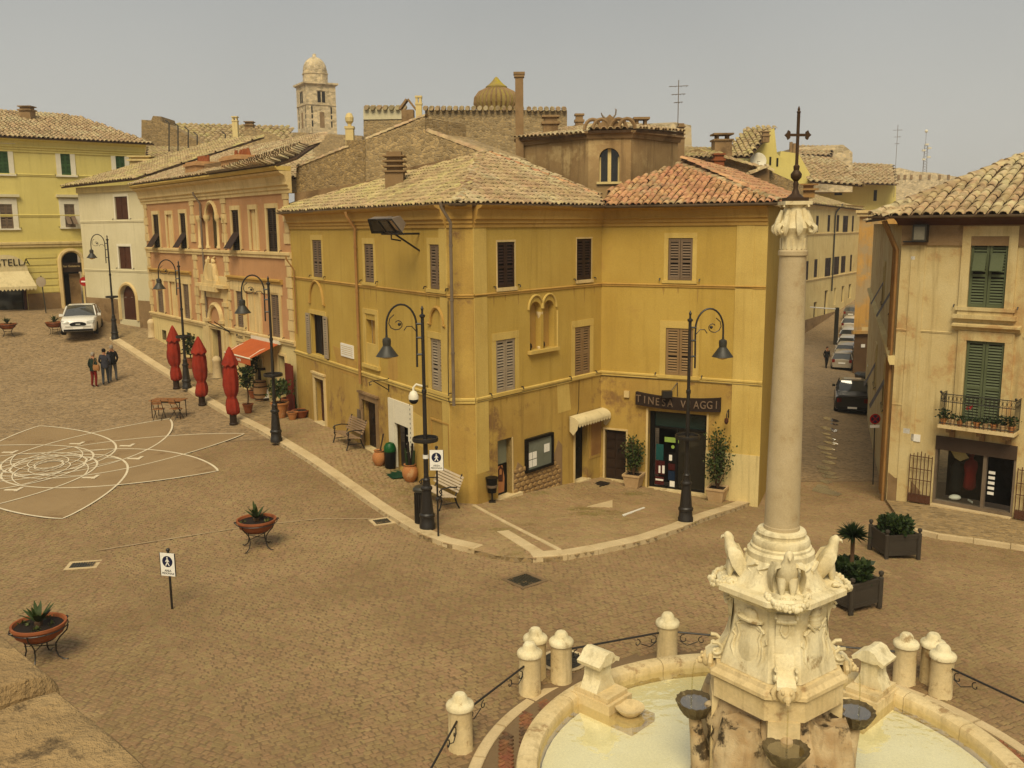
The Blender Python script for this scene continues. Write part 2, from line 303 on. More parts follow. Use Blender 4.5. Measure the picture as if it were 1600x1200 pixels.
# ------------------------------------------------------------------ facades
class Fac:
    def __init__(s, p0, p1):
        s.p0 = np.array(p0[:2], float); s.p1 = np.array(p1[:2], float); s.L = float(np.linalg.norm(s.p1-s.p0)); s.u = (s.p1-s.p0)/s.L
        n = np.array([s.u[1], -s.u[0]])
        if n@(-s.p0) < 0: n = -n
        s.n = n
    def pt(s, u, z, d=0.0):
        q = s.p0+s.u*u+s.n*d; return Vector((q[0], q[1], z))
    def uz(s, x, y, d=0):
        r_ = ray(x, y); o = s.p0+s.n*d
        t = (o@s.n)/(r_[:2]@s.n); p = CAM+r_*t
        return float((p[:2]-s.p0)@s.u), float(p[2])
    def rect(s, x0, x1, y0, y1, d=0):
        xm, ym = (x0+x1)/2, (y0+y1)/2
        a, b = s.uz(x0, ym, d)[0], s.uz(x1, ym, d)[0]; z1 = s.uz(xm, y0, d)[1]; z0 = s.uz(xm, y1, d)[1]
        return min(a, b), max(a, b), z0, z1
    def box(s, mb, u0, u1, z0, z1, d0, d1, mi=0):
        return mb.par(s.pt(u0, z0, d0), s.pt(u1, 0)-s.pt(u0, 0), s.pt(0, 0, d1)-s.pt(0, 0, d0), Vector((0, 0, z1-z0)), mi)
    def poly(s, mb, pts, d0, d1, mi=0):
        return mb.prism([s.pt(u, z) for u, z in pts], s.pt(0,0,d0)-s.pt(0,0,0), s.pt(0,0,d1)-s.pt(0,0,0), mi)
    def wall(s, mb, u0, u1, z0, z1, ops=(), rev=.2, d=0, mi=0, th=.35):
        us = sorted({u0, u1, *[a for o in ops for a in o[:2] if u0 < a < u1]}); zs = sorted({z0, z1, *[a for o in ops for a in o[2:4] if z0 < a < z1]})
        for i in range(len(us)-1):
            for j in range(len(zs)-1):
                cu, cz = (us[i]+us[i+1])/2, (zs[j]+zs[j+1])/2
                if any(o[0] < cu < o[1] and o[2] < cz < o[3] for o in ops): continue
                mb.quad(s.pt(us[i], zs[j], d), s.pt(us[i+1], zs[j], d), s.pt(us[i+1], zs[j+1], d), s.pt(us[i], zs[j+1], d), mi)
        for o in ops:
            a, b, c, e = o[:4]; arch = len(o) > 4 and o[4]
            P = s.pt
            top = e-(b-a)/2 if arch else e
            mb.quad(P(a,c,d), P(a,top,d), P(a,top,d-rev), P(a,c,d-rev), mi); mb.quad(P(b,c,d-rev), P(b,top,d-rev), P(b,top,d), P(b,c,d), mi)
            mb.quad(P(a,c,d-rev), P(b,c,d-rev), P(b,c,d), P(a,c,d), mi)
            if not arch: mb.quad(P(a,e,d), P(b,e,d), P(b,e,d-rev), P(a,e,d-rev), mi)
            else:
                m, r_ = (a+b)/2, (b-a)/2; N = 10
                arc = [(m-r_*math.cos(math.pi*k/N), top+r_*math.sin(math.pi*k/N)) for k in range(N+1)]
                for k in range(N):
                    (ua, za), (ub, zb) = arc[k], arc[k+1]
                    mb.quad(P(ua,za,d), P(ub,zb,d), P(ub,e,d), P(ua,e,d), mi); mb.quad(P(ua,za,d), P(ub,zb,d), P(ub,zb,d-rev), P(ua,za,d-rev), mi)
        return mb
    def band(s, mb, u0, u1, prof, mi=0):     # moulding: prof = [(d, z)...] outline swept along u
        a = [s.pt(u0, z, d) for d, z in prof]; b = [s.pt(u1, z, d) for d, z in prof]
        return mb.rings([a, b], True, True, True, mi)
def shutter_mb(F, u0, u1, z0, z1, d, slat=.085, sash=True):
    mb = MB(); t = .05; w_ = min(.07, (u1-u0)*.16)
    F.box(mb, u0, u0+w_, z0, z1, d, d+t); F.box(mb, u1-w_, u1, z0, z1, d, d+t)
    zm = z0+(z1-z0)*.45
    for a, b in ((z0, z0+.09), (zm-.04, zm+.04), (z1-.08, z1)): F.box(mb, u0+w_, u1-w_, a, b, d+.003, d+t-.003)
    z = z0+.1
    while z < z1-.11:
        if not (zm-.09 < z < zm+.03):
            mb.quad(F.pt(u0+w_, z, d+t*.95), F.pt(u1-w_, z, d+t*.95), F.pt(u1-w_, z+slat*.62, d+.015), F.pt(u0+w_, z+slat*.62, d+.015))
        z += slat
    F.box(mb, u0+w_, u1-w_, z0+.05, z1-.05, d, d+.006, 1)  # dark backing board: shade between the slats put in as colour
    return mb
def window(F, rc, parent, paint, frame=None, fw=.12, d=-.06, sill=True, leaves=2, reveal=-.19, proud=.025, name='window', split=.0):
    """shuttered window: plaster frame + pane behind + two louvred shutters (sub-parts)"""
    u0, u1, z0, z1 = rc
    mb = MB(); F.box(mb, u0, u1, z0, z1, reveal-.03, reveal)
    wn = obj(name, mb, dark_in, parent)
    if frame is not None:
        fb = MB(); F.box(fb, u0-fw, u0, z0, z1, -.02, proud); F.box(fb, u1, u1+fw, z0, z1, -.02, proud); F.box(fb, u0-fw, u1+fw, z1, z1+fw*1.2, -.02, proud+.006)
        if sill: F.box(fb, u0-fw*1.25, u1+fw*1.25, z0-.1, z0, -.02, proud+.05)
        obj('frame', fb, frame, wn)
        for ue in (u0-fw-.12, u1+fw+.12): sb_ = MB(); sb_.tube([F.pt(ue, z0+.05, -.01), F.pt(ue, z0+.05, .07), F.pt(ue, z0-.02, .09)], .018, 5); obj('shutter_stay', sb_, iron, wn)
    if leaves:
        um = (u0+u1)/2
        for a, b in ((u0+.01, um-.008), (um+.008, u1-.01)): obj('shutter', shutter_mb(F, a, b, z0+.01, z1-.01, d), [paint, dark_in], wn)
    return wn
def inpoly(x, y, P):
    c = False; n = len(P); j = n-1
    for i in range(n):
        if (P[i][1] > y) != (P[j][1] > y) and x < (P[j][0]-P[i][0])*(y-P[i][1])/(P[j][1]-P[i][1])+P[i][0]: c = not c
        j = i
    return c
def tile_shape(w_=.2, l=.44, n=4, flip=False):
    mb = MB(); rs = []
    for y, k, zz in ((0, 1, .0), (l, .8, .0)):
        r_ = w_/2*k
        rs.append([(-r_*math.cos(math.pi*i/n), y, r_*.85*math.sin(math.pi*i/n)+zz) for i in range(n+1)])
    fr = [(p[0]*.78, 0, p[2]*.72) for p in rs[0]]
    mb.rings([fr, rs[0], rs[1]], False, False, False); return mb
TS = tile_shape()
TSV = np.array(TS.v); TSF = np.array(TS.f)
def roof(parent, P, m, n_ind=0, col=.23, row=.34, name='roof', bed=.05, sub=True):
    """pitched roof face P (3-D, first edge = eave): bedding slab + rows of barrel tiles; the n_ind largest in view are pieces of their own"""
    P = [Vector(p) for p in P]; e = (P[1]-P[0]).normalized()
    nn = Vector((0,0,0))
    for i in range(1, len(P)-1): nn += (P[i]-P[0]).cross(P[i+1]-P[0])
    nn.normalize()
    if nn.z < 0: nn = -nn
    P = [p-nn*((p-P[0]).dot(nn)) for p in P]; e = (P[1]-P[0]).normalized()
    s = nn.cross(e).normalized()
    if s.z < 0: s = -s
    mb = MB(); mb.prism(P, nn*-.09, nn*-.005)
    rf = obj(name, mb, tile_bed, parent)
    Q = [((p-P[0]).dot(e), (p-P[0]).dot(s)) for p in P]
    a0, a1 = min(q[0] for q in Q), max(q[0] for q in Q); b0, b1 = min(q[1] for q in Q), max(q[1] for q in Q)
    T = []
    x = a0+col*.5
    while x < a1:
        y = b0-.06
        while y < b1:
            if inpoly(x, max(y+.12, b0+.02), Q): T.append((x+random.uniform(-.018,.018), y+random.uniform(-.03,.03)))
            y += row
        x += col
    if not T: return rf
    T = np.array(T); n = len(T)
    O = np.array(P[0]); E_ = np.array(e); S_ = np.array(s); N_ = np.array(nn)
    C = O+T[:, :1]*E_+T[:, 1:]*S_
    ang = rng.normal(0, .035, n); tl = rng.normal(.055, .012, n)       # tilt: lower end rides on the tile below
    dist = ((C-CAM)**2).sum(1); order = np.argsort(dist)
    ind = set(order[:n_ind].tolist())
    rest = [i for i in range(n) if i not in ind]
    kk = col/.23; V = TSV*kk
    if rest:
        r_ = np.array(rest); ca, sa = np.cos(ang[r_])[:, None], np.sin(ang[r_])[:, None]
        lx = V[None, :, 0]*ca-V[None, :, 1]*sa; ly = V[None, :, 0]*sa+V[None, :, 1]*ca
        lz = V[None, :, 2]+.045-V[None, :, 1]*tl[r_][:, None]*1.0
        W_ = C[r_][:, None, :]+lx[..., None]*E_+ly[..., None]*S_+lz[..., None]*N_
        b = MB(); b.v = W_.reshape(-1, 3).tolist(); k = len(V)
        b.f = (TSF[None]+np.arange(len(rest))[:, None, None]*k).reshape(-1, TSF.shape[1]).tolist(); b.m = []
        b.v = [tuple(q) for q in b.v]
        o = obj('tile_field', b, m, rf if sub else parent, smooth=50); o['kind'] = 'stuff'
    if ind:
        key = 'tile_'+m.name
        src = None; M0 = Matrix((e, s, nn)).transposed()
        me = bpy.data.meshes.get(key)
        if me is None:
            me = bpy.data.meshes.new(key); me.from_pydata(TS.v, [], TS.f); me.materials.append(m)
            me.polygons.foreach_set('use_smooth', [True]*len(me.polygons))
        off = ORI.get(parent.name, Vector())
        for i in sorted(ind):
            o = bpy.data.objects.new('roof_tile', me); COL.objects.link(o); o.parent = rf
            o.location = Vector(C[i])+nn*.045-off
            o.rotation_euler = (M0 @ Matrix.Rotation(ang[i], 3, 'Z') @ Matrix.Rotation(-tl[i], 3, 'X')).to_euler(); o.scale = (kk, kk, kk)
    return rf
def ridge(parent, a, b, m, name='ridge_tiles', w_=.26, step=.36):
    a, b = Vector(a), Vector(b); d = (b-a); L = d.length; d.normalize(); sd_ = d.cross(Vector((0,0,1))).normalized(); up = sd_.cross(d).normalized()
    mb = MB(); t = 0
    while t < L:
        rs = []
        for y, k in ((0, 1), (step*1.15, .85)):
            r_ = w_/2*k*random.uniform(.95,1.05)
            rs.append([a+d*min(t+y, L+.1)+sd_*(-r_*math.cos(math.pi*i/5))+up*(r_*.8*math.sin(math.pi*i/5)+.03-y*.06) for i in range(6)])
        fr = [a+d*t+(p-(a+d*t))*.75 for p in rs[0]]
        mb.rings([fr]+rs, False, False, False); t += step
    return obj(name, mb, m, parent, smooth=50, kind='stuff')
def chimney(parent, c, w_, h, m, cap='flat', name='chimney', m2=None):
    mb = MB(); x, y, z = c
    mb.box(x-w_/2, x+w_/2, y-w_/2, y+w_/2, z, z+h)
    if cap == 'flat':
        mb.box(x-w_*.62, x+w_*.62, y-w_*.62, y+w_*.62, z+h, z+h+.09); mb.box(x-w_*.45, x+w_*.45, y-w_*.45, y+w_*.45, z+h+.09, z+h+.25); mb.box(x-w_*.6, x+w_*.6, y-w_*.6, y+w_*.6, z+h+.25, z+h+.32)
    elif cap == 'louvre':
        for k in range(4): mb.box(x-w_*.6, x+w_*.6, y-w_*.6, y+w_*.6, z+h+k*.17, z+h+k*.17+.05); mb.box(x-w_*.4, x+w_*.4, y-w_*.4, y+w_*.4, z+h+k*.17+.05, z+h+k*.17+.17)
    elif cap == 'ball':
        mb.box(x-w_*.58, x+w_*.58, y-w_*.58, y+w_*.58, z+h, z+h+.1); mb.lathe([(w_*.25,0),(w_*.25,.1),(w_*.5,.2),(w_*.55,.36),(w_*.35,.52),(.02,.56)], 10, (x,y,z+h+.1))
    elif cap == 'gable':
        for sx in (-1, 1): mb.par((x+sx*w_*.6, y-w_*.5, z+h), (-sx*w_*.62, 0, w_*.8), (0, w_, 0), (sx*.07, 0, .05))
    elif cap == 'pots':
        mb.box(x-w_*.58, x+w_*.58, y-w_*.58, y+w_*.58, z+h, z+h+.08)
        for sx in (-.3, .3):
            for sy in (-.3, .3): mb.box(x+sx*w_-.05, x+sx*w_+.05, y+sy*w_-.05, y+sy*w_+.05, z+h+.08, z+h+.28)
        mb.box(x-w_*.58, x+w_*.58, y-w_*.58, y+w_*.58, z+h+.28, z+h+.36)
    return obj(name, mb, m, parent)
def text(name, body, size, m, parent, T, ext=.01, align='CENTER', sx=1):
    cu = bpy.data.curves.new(name, 'FONT'); cu.body = body; cu.size = size; cu.extrude = ext; cu.align_x = align; cu.align_y = 'CENTER'
    tmp = bpy.data.objects.new(name, cu); COL.objects.link(tmp)
    dg = bpy.context.evaluated_depsgraph_get(); me = bpy.data.meshes.new_from_object(tmp.evaluated_get(dg)); bpy.data.objects.remove(tmp)
    me.materials.clear(); me.materials.append(m)
    off = ORI.get(parent.name, Vector()) if parent else Vector()
    me.transform(Matrix.Translation(-off) @ T @ Matrix.Diagonal((sx, 1, 1, 1)))
    o = bpy.data.objects.new(name, me); COL.objects.link(o); o.parent = parent
    if parent: ORI[o.name] = off
    return o
def facT(F, u, z, d, flip=False):
    """frame for lettering on a facade: x along the reader's right, y up, z out"""
    n = Vector((F.n[0], F.n[1], 0)); y = Vector((0,0,1)); x = y.cross(n)
    M = Matrix((x, y, n)).transposed().to_4x4(); M.translation = F.pt(u, z, d); return M
def leaves(n, fn, size, m_rand=.4):
    """n leaf-shaped faces; fn() gives (point, outward direction)"""
    mb = MB()
    for _ in range(n):
        p, d = fn(); d = Vector(d)+Vector((random.gauss(0,m_rand), random.gauss(0,m_rand), random.gauss(0,m_rand)))
        if d.length < 1e-3: d = Vector((0,0,1))
        d.normalize(); x = d.cross(Vector((random.gauss(0,1), random.gauss(0,1), random.gauss(0,1)))).normalized()
        l = size*random.uniform(.6,1.3); w_ = l*.34; p = Vector(p)
        mb.add([p, p+d*l*.45+x*w_, p+d*l, p+d*l*.45-x*w_], [(0,1,2,3)])
    return mb
# ================================================================== ground
FC = Vector((3.6, 11.95, 0))            # fountain centre
def gclamp(X, Y): return gzs(np.clip(X, -60, 48), np.clip(Y, -10, 145))
def grid_axis(a, b, st, far):
    m = list(np.arange(a, b+.01, st)); s = st; lo = []; hi = []; v = a
    while v > -far: s *= 1.6; v -= s; lo.append(v)
    s = st; v = b
    while v < far: s *= 1.6; v += s; hi.append(v)
    return np.array(lo[::-1]+m+hi)
gx = grid_axis(-62, 50, 1.0, 3500); gy = grid_axis(-12, 146, 1.0, 3500)
GX, GY = np.meshgrid(gx, gy); GZ = gclamp(GX, GY)
mb = MB(); nx_ = len(gx)
mb.v = list(zip(GX.ravel().tolist(), GY.ravel().tolist(), GZ.ravel().tolist()))
mb.f = [(j*nx_+i, j*nx_+i+1, (j+1)*nx_+i+1, (j+1)*nx_+i) for j in range(len(gy)-1) for i in range(nx_-1)]; mb.m = []
ground_m = rubble('cobbled_paving', (.365,.275,.165), (.31,.228,.13), (.26,.188,.106), scale=7.5, bump=.25)
ground = obj('piazza_ground', mb, ground_m, smooth=True); tag(ground, kind='structure', label='brown cobbled paving of the piazza and street')
# plan of the corner house and its neighbours (metres)
A_ = (-1.80, 26.28); B_ = (-1.06, 26.28)
P1 = (-8.80, 37.54); P2 = (-20.33, 52.43); IN = (3.04, 31.31); E2 = (7.87, 28.74)
RB0 = (12.1, 29.03); RB1 = (18.9, 22.85)
FL = Fac(A_, P1); FRED = Fac(P1, P2); FR1 = Fac(B_, IN); FR2 = Fac(IN, E2); FCH = Fac(A_, B_); FRB = Fac(RB0, RB1)
def drape(poly, h, st=1.2):
    """2-D polygon filled, cut every st metres and laid h above the ground"""
    bm = bmesh.new(); vs = [bm.verts.new((x, y, 0)) for x, y in poly]; bm.faces.new(vs)
    xs = [p[0] for p in poly]; ys = [p[1] for p in poly]
    for ax, lo, hi in ((0, min(xs), max(xs)), (1, min(ys), max(ys))):
        t = math.floor(lo/st)*st+st
        while t < hi:
            co = [0,0,0]; no = [0,0,0]; co[ax] = t; no[ax] = 1
            bmesh.ops.bisect_plane(bm, geom=bm.verts[:]+bm.edges[:]+bm.faces[:], plane_co=co, plane_no=no); t += st
    bmesh.ops.triangulate(bm, faces=bm.faces[:])
    m = MB(); bm.verts.ensure_lookup_table(); X = np.array([[v.co.x, v.co.y] for v in bm.verts])
    Z = gzs(X[:, 0], X[:, 1])+h
    m.v = [(a, b, c) for (a, b), c in zip(X.tolist(), Z.tolist())]
    for f in bm.faces:
        i = [v.index for v in f.verts]
        m.f.append(tuple(i if f.normal.z > 0 else i[::-1])); m.m.append(0)
    bm.free(); return m
def skirt(m, line, h, dep=.25):
    for a, b in zip(line[:-1], line[1:]):
        n = max(1, int((Vector(a)-Vector(b)).length/1.0))
        for k in range(n):
            p = [a[0]+(b[0]-a[0])*k/n, a[1]+(b[1]-a[1])*k/n]; q = [a[0]+(b[0]-a[0])*(k+1)/n, a[1]+(b[1]-a[1])*(k+1)/n]
            zp, zq = gz(*p)+h, gz(*q)+h
            m.quad((*p, zp-dep), (*q, zq-dep), (*q, zq), (*p, zp))
def px2(l): return [tuple(gnd(*p)[:2]) for p in l]
KH = .12
kerbA = px2([(172,531),(265,591),(306,620),(356,651),(400,673),(450,704),(560,778),(665,845),(700,857),(742,866)])
kerbB = px2([(832,879),(870,878),(910,872),(960,862),(1010,850),(1060,833),(1110,812),(1174,789)])
midAB = px2([(770,874),(800,878)])
walls = [tuple(FR2.pt(FR2.L, 0, .0)[:2]), IN, B_, A_, P1, P2, (-21.6,54.6), (-23.9,55.3)]
side_poly = kerbA+midAB+kerbB+walls
pv = drape(side_poly, KH, .9); skirt(pv, kerbA+midAB+kerbB, KH)
pave_m = rubble('worn_pavement', (.38,.29,.165), (.33,.245,.13), (.28,.205,.11), scale=6.5, bump=.2)
pavement = obj('pavement', pv, pave_m); tag(pavement, kind='structure', label='raised pavement round the corner house')
def stone_run(line, wid, ln, h, parent, m, inward, name='kerb_stone', dz=.032):
    pts = [Vector((*p, 0)) for p in line]; seg = []
    tot = sum((b-a).length for a, b in zip(pts[:-1], pts[1:])); n = max(1, round(tot/ln)); cum = 0; res = [pts[0]]; k = 1
    for a, b in zip(pts[:-1], pts[1:]):
        L_ = (b-a).length
        while k <= n and tot*k/n <= cum+L_+1e-6: res.append(a+(b-a)*((tot*k/n-cum)/L_)); k += 1
        cum += L_
    for a, b in zip(res[:-1], res[1:]):
        d = (b-a).normalized(); s = Vector((-d.y, d.x, 0))*inward; g = d*.008
        a2, b2 = a+g, b-g; q = [a2-s*.03, b2-s*.03, b2+s*wid, a2+s*wid]; j = random.uniform(-.004, .006)
        zs = [gz(v.x, v.y)+h+dz+j for v in q]
        mb_ = MB(); top = [Vector((v.x, v.y, z)) for v, z in zip(q, zs)]
        c = sum(top, Vector())/4; ins = [t+(c-t).normalized()*.02-Vector((0,0,0)) for t in top]; low = [t-Vector((0,0,.012)) for t in top]; bot = [t-Vector((0,0,h+.15)) for t in top]
        if inward < 0: ins, low, bot = ins[::-1], low[::-1], bot[::-1]
        mb_.rings([bot, low, ins], False, True)
        obj(name, mb_, m, parent)
stone_run(kerbA, .34, 1.05, KH, pavement, kerb_m, 1)
stone_run(kerbB, .36, .9, KH, pavement, kerb_m, 1)
stone_run(px2([(778,838),(835,875)]), .3, .8, KH, pavement, kerb_m, 1, 'paving_strip')
stone_run(px2([(738,796),(800,830),(872,868)]), .1, 1.0, KH-.02, pavement, kerb_m, 1, 'paving_strip', .05)
# right-hand pavement before the shop with green shutters
kerbC = px2([(1416,832),(1460,842),(1520,850),(1600,862),(1700,878)])
rp = kerbC+[tuple(FRB.pt(FRB.L,0,.02)[:2]), tuple(FRB.pt(.0,0,.02)[:2])]
pv2 = drape(rp, KH, .9); skirt(pv2, kerbC, KH); skirt(pv2, [rp[-1], kerbC[0]], KH)
pavement2 = obj('pavement', pv2, pave_m); tag(pavement2, kind='structure', label='pavement before the house with green shutters')
stone_run(kerbC, .13, .9, KH, pavement2, kerb_m, 1)
# ------------------------------------------------------------------ setts and cobbles
def cob_mesh(name, lx, ly, h, m):
    me = bpy.data.meshes.new(name); a, b = lx/2, ly/2; i, j = a-.014, b-.014
    v = [(-a,-b,0),(a,-b,0),(a,b,0),(-a,b,0),(-a*.97,-b*.97,h*.55),(a*.97,-b*.97,h*.55),(a*.97,b*.97,h*.55),(-a*.97,b*.97,h*.55),(-i,-j,h),(i,-j,h),(i,j,h),(-i,j,h)]
    f = [(0,1,5,4),(1,2,6,5),(2,3,7,6),(3,0,4,7),(4,5,9,8),(5,6,10,9),(6,7,11,10),(7,4,8,11),(8,9,10,11)]
    me.from_pydata(v, [], f); me.materials.append(m); return me, np.array(v), np.array(f)
def field(test, x0, x1, y0, y1, ang, pu, pv_, h, zoff, m, parent, n_ind, name, jit=.2, pname='cobblestone'):
    """rows of setts turned by ang; test(X, Y) says where they lie; n_ind nearest in view become pieces of their own"""
    ca, sa = math.cos(ang), math.sin(ang); R_ = math.hypot(x1-x0, y1-y0)/2+1; cx, cy = (x0+x1)/2, (y0+y1)/2
    nu, nv = int(R_/pu), int(R_/pv_)
    J, I = np.meshgrid(np.arange(-nv, nv), np.arange(-nu, nu), indexing='ij')
    wob = np.cumsum(rng.normal(0, .012, 2*nv))[:, None]
    U = (I+(J % 2)*.5)*pu+rng.normal(0, jit*pu*.6, I.shape); V = J*pv_+rng.normal(0, jit*pv_*.4, I.shape)+.10*np.sin(U*.35)+wob*.3
    X = cx+U*ca-V*sa; Y = cy+U*sa+V*ca
    k = (X > x0) & (X < x1) & (Y > y0) & (Y < y1); X, Y = X[k], Y[k]
    k = test(X, Y); X, Y = X[k], Y[k]; Z = gzs(X, Y)+zoff
    q = np.stack([X, Y, Z], 1)-CAM; zc = q@FWD; sx_ = 800+FPX*(q@RGT)/zc; sy_ = 600-FPX*(q@UPV)/zc
    vis = (sx_ > -40) & (sx_ < 1640) & (sy_ < 1240); X, Y, Z, zc, sx_, sy_ = [w_[vis] for w_ in (X, Y, Z, zc, sx_, sy_)]
    me, TV, TF = cob_mesh(name, pu*.93, pv_*.93, h, m)
    n = len(X); rot = ang+rng.normal(0, .1, n); s1 = rng.normal(1, .09, n).clip(.78, 1.12); s2 = rng.normal(1, .07, n).clip(.82, 1.1); s3 = rng.normal(1, .14, n).clip(.6, 1.4)
    inside = (sx_ > 5) & (sx_ < 1595) & (sy_ < 1195) & ~((sx_ < 330) & (sy_ > 930+sx_*.9)) & ~((sx_ > 640) & (sy_ > 1010))
    o = np.argsort(np.where(inside, zc, 1e9))[:n_ind]; ind = np.zeros(n, bool); ind[o] = True
    r_ = np.where(~ind)[0]
    c_, s_ = np.cos(rot[r_])[:, None], np.sin(rot[r_])[:, None]
    a, b = TV[None, :, 0]*s1[r_][:, None], TV[None, :, 1]*s2[r_][:, None]
    VX = X[r_][:, None]+a*c_-b*s_; VY = Y[r_][:, None]+a*s_+b*c_; VZ = Z[r_][:, None]+TV[None, :, 2]*s3[r_][:, None]
    b_ = MB(); b_.v = np.stack([VX, VY, VZ], -1).reshape(-1, 3).tolist(); b_.f = (TF[None]+np.arange(len(r_))[:, None, None]*len(TV)).reshape(-1, 4).tolist()
    me2 = bpy.data.meshes.new(name+'_field'); me2.from_pydata(b_.v, [], b_.f); me2.materials.append(m)
    ob = bpy.data.objects.new(name, me2); COL.objects.link(ob); ob.parent = parent; ob['kind'] = 'stuff'
    for i in np.where(ind)[0]:
        c = bpy.data.objects.new(pname, me); COL.objects.link(c); c.parent = parent; c.location = (X[i], Y[i], Z[i]); c.rotation_euler = (0,0,rot[i]); c.scale = (s1[i], s2[i], s3[i])
    return n
def in_np(X, Y, P):
    c = np.zeros(X.shape, bool); j = len(P)-1
    for i in range(len(P)):
        xi, yi = P[i]; xj, yj = P[j]
        c ^= ((yi > Y) != (yj > Y)) & (X < (xj-xi)*(Y-yi)/((yj-yi) or 1e-9)+xi); j = i
    return c
# rosette of eight petals let into the paving
RC = Vector((-15.92, 30.97)); RR = 6.64; RA0 = R(-61)
def petal(n=48):
    pts = []
    for k in range(n+1):
        t = k/n; x = RR-(RR+1.2)*t
        s = min(1, (RR-x)/(RR+1.2)); wd = 2.3*(s**.88)*math.sqrt(max(0, 1-s))/.405
        pts.append((x, wd))
    return pts+[(x, -y_) for x, y_ in pts[-2:0:-1]]
PET = petal(); petals = []
for k in range(8):
    a = RA0+k*R(45); petals.append([(RC.x+x*math.cos(a)-y*math.sin(a), RC.y+x*math.sin(a)+y*math.cos(a)) for x, y in PET])
NA = 192; rad = []
for i in range(NA):
    th = 2*math.pi*i/NA; best = 1.0; d = (math.cos(th), math.sin(th))
    for P in petals:
        for (xa, ya), (xb, yb) in zip(P, P[1:]+P[:1]):
            ex, ey = xb-xa, yb-ya; den = d[0]*ey-d[1]*ex
            if abs(den) < 1e-9: continue
            t = ((xa-RC.x)*ey-(ya-RC.y)*ex)/den; q = ((xa-RC.x)*d[1]-(ya-RC.y)*d[0])/den
            if t > 0 and -1e-6 <= q <= 1+1e-6: best = max(best, t)
    rad.append(best)
rad = np.array(rad)
mb = MB(); NRg = 9
mb.v = [(RC.x, RC.y, gz(RC.x, RC.y)+.03)]
for j in range(1, NRg+1):
    for i in range(NA):
        th = 2*math.pi*i/NA; r_ = rad[i]*j/NRg; x, y = RC.x+r_*math.cos(th), RC.y+r_*math.sin(th); mb.v.append((x, y, gz(x, y)+.03))
for i in range(NA):
    k = (i+1) % NA; mb.f.append((0, 1+i, 1+k))
    for j in range(NRg-1): mb.f.append((1+j*NA+i, 1+(j+1)*NA+i, 1+(j+1)*NA+k, 1+j*NA+k))
mb.m = [0]*len(mb.f)
ros = obj('paving_rosette', mb, ros_fill); tag(ros, kind='structure', label='eight-petalled rosette of tan paving outlined in white stone')
def strip(line, hw, h, closed=False):
    m = MB(); n = len(line); L_ = []; Rr = []
    for i in range(n):
        a = Vector(line[i-1] if (i or closed) else line[0]); b = Vector(line[(i+1) % n] if (closed or i < n-1) else line[-1]); d = (b-a).normalized(); s = Vector((-d.y, d.x))
        for q, l in ((1, L_), (-1, Rr)):
            p = Vector(line[i])+s*hw*q; l.append((p.x, p.y, gz(p.x, p.y)+h))
    m.rings([[a, b] for a, b in zip(L_, Rr)]+([[L_[0], Rr[0]]] if closed else []), False, False, False); return m
for k, P in enumerate(petals): obj('petal_outline', strip(P, .036, .036+k*.0012, True), ros_line, ros)
for k in range(8):
    a = RA0+(k+.5)*R(45); mm = MB()
    for dx, dy, lx, ly in ((-.12,0,.18,.06),(.12,.04,.06,.2)):
        x, y = RC.x+2.9*math.cos(a)+dx, RC.y+2.9*math.sin(a)+dy; z = gz(x, y); mm.box(x-lx, x+lx, y-ly, y+ly, z+.034, z+.052+.002*(dx > 0))
    obj('compass_mark', mm, ros_line, ros)
for sc_, hw_, h0 in ((.36, .02, .047),):
    for k in range(8):
        a = RA0+(k+.5)*R(45); ip = [(RC.x+(x*math.cos(a)-y*math.sin(a))*sc_, RC.y+(x*math.sin(a)+y*math.cos(a))*sc_) for x, y in PET]; obj('inner_petal_outline', strip(ip, hw_, h0+k*.0012, True), ros_line, ros)
def in_ros(X, Y):
    th = np.arctan2(Y-RC.y, X-RC.x) % (2*np.pi); r_ = np.hypot(X-RC.x, Y-RC.y); return r_ < np.interp(th, np.linspace(0, 2*np.pi, NA+1), np.append(rad, rad[0]))
sp_arr = side_poly; rp_arr = rp
BASIN_R, KERB_R = 3.58, 4.3
def t_piazza(X, Y):
    return ~in_np(X, Y, sp_arr) & ~in_np(X, Y, rp_arr) & ~in_ros(X, Y) & (np.hypot(X-FC.x, Y-FC.y) > KERB_R+.12) & ~in_np(X, Y, [A_, B_, IN, E2, (8.5,34), (-5,40), P1]) & ~in_np(X, Y, [RB0, RB1, (30,30), (20,45)])
bx_, by_ = np.arange(-22.5, 16.6, .75), np.arange(8.5, 33.3, .75); BX, BY = np.meshgrid(bx_, by_); BZ = gzs(BX, BY)+.004; nb_ = len(bx_); mb = MB()
mb.v = list(zip(BX.ravel().tolist(), BY.ravel().tolist(), BZ.ravel().tolist())); mb.f = [(j*nb_+i, j*nb_+i+1, (j+1)*nb_+i+1, (j+1)*nb_+i) for j in range(len(by_)-1) for i in range(nb_-1)]; mb.m = []
obj('joint_bed', mb, joint_m, ground, smooth=True)
SEAM = [tuple(gnd(x, y)[:2]) for x, y in ((20,735),(120,830),(240,960),(330,1080),(430,1230))]
def side_of(X, Y): return X < np.interp(Y, [p_[1] for p_ in SEAM[::-1]], [p_[0] for p_ in SEAM[::-1]])
def t_left(X, Y): return t_piazza(X, Y) & side_of(X, Y)
def t_right(X, Y): return t_piazza(X, Y) & ~side_of(X+.25, Y)
field(t_left, -22, 8, 9, 33, R(-24), .122, .108, .02, -.003, cobble_m, ground, 120, 'cobblestones')
field(t_right, -22, 16, 9, 33, R(28), .118, .106, .02, -.003, cobble_m, ground, 180, 'cobblestones')
def t_fore(X, Y): return in_np(X, Y, sp_arr) & (Y < 36)
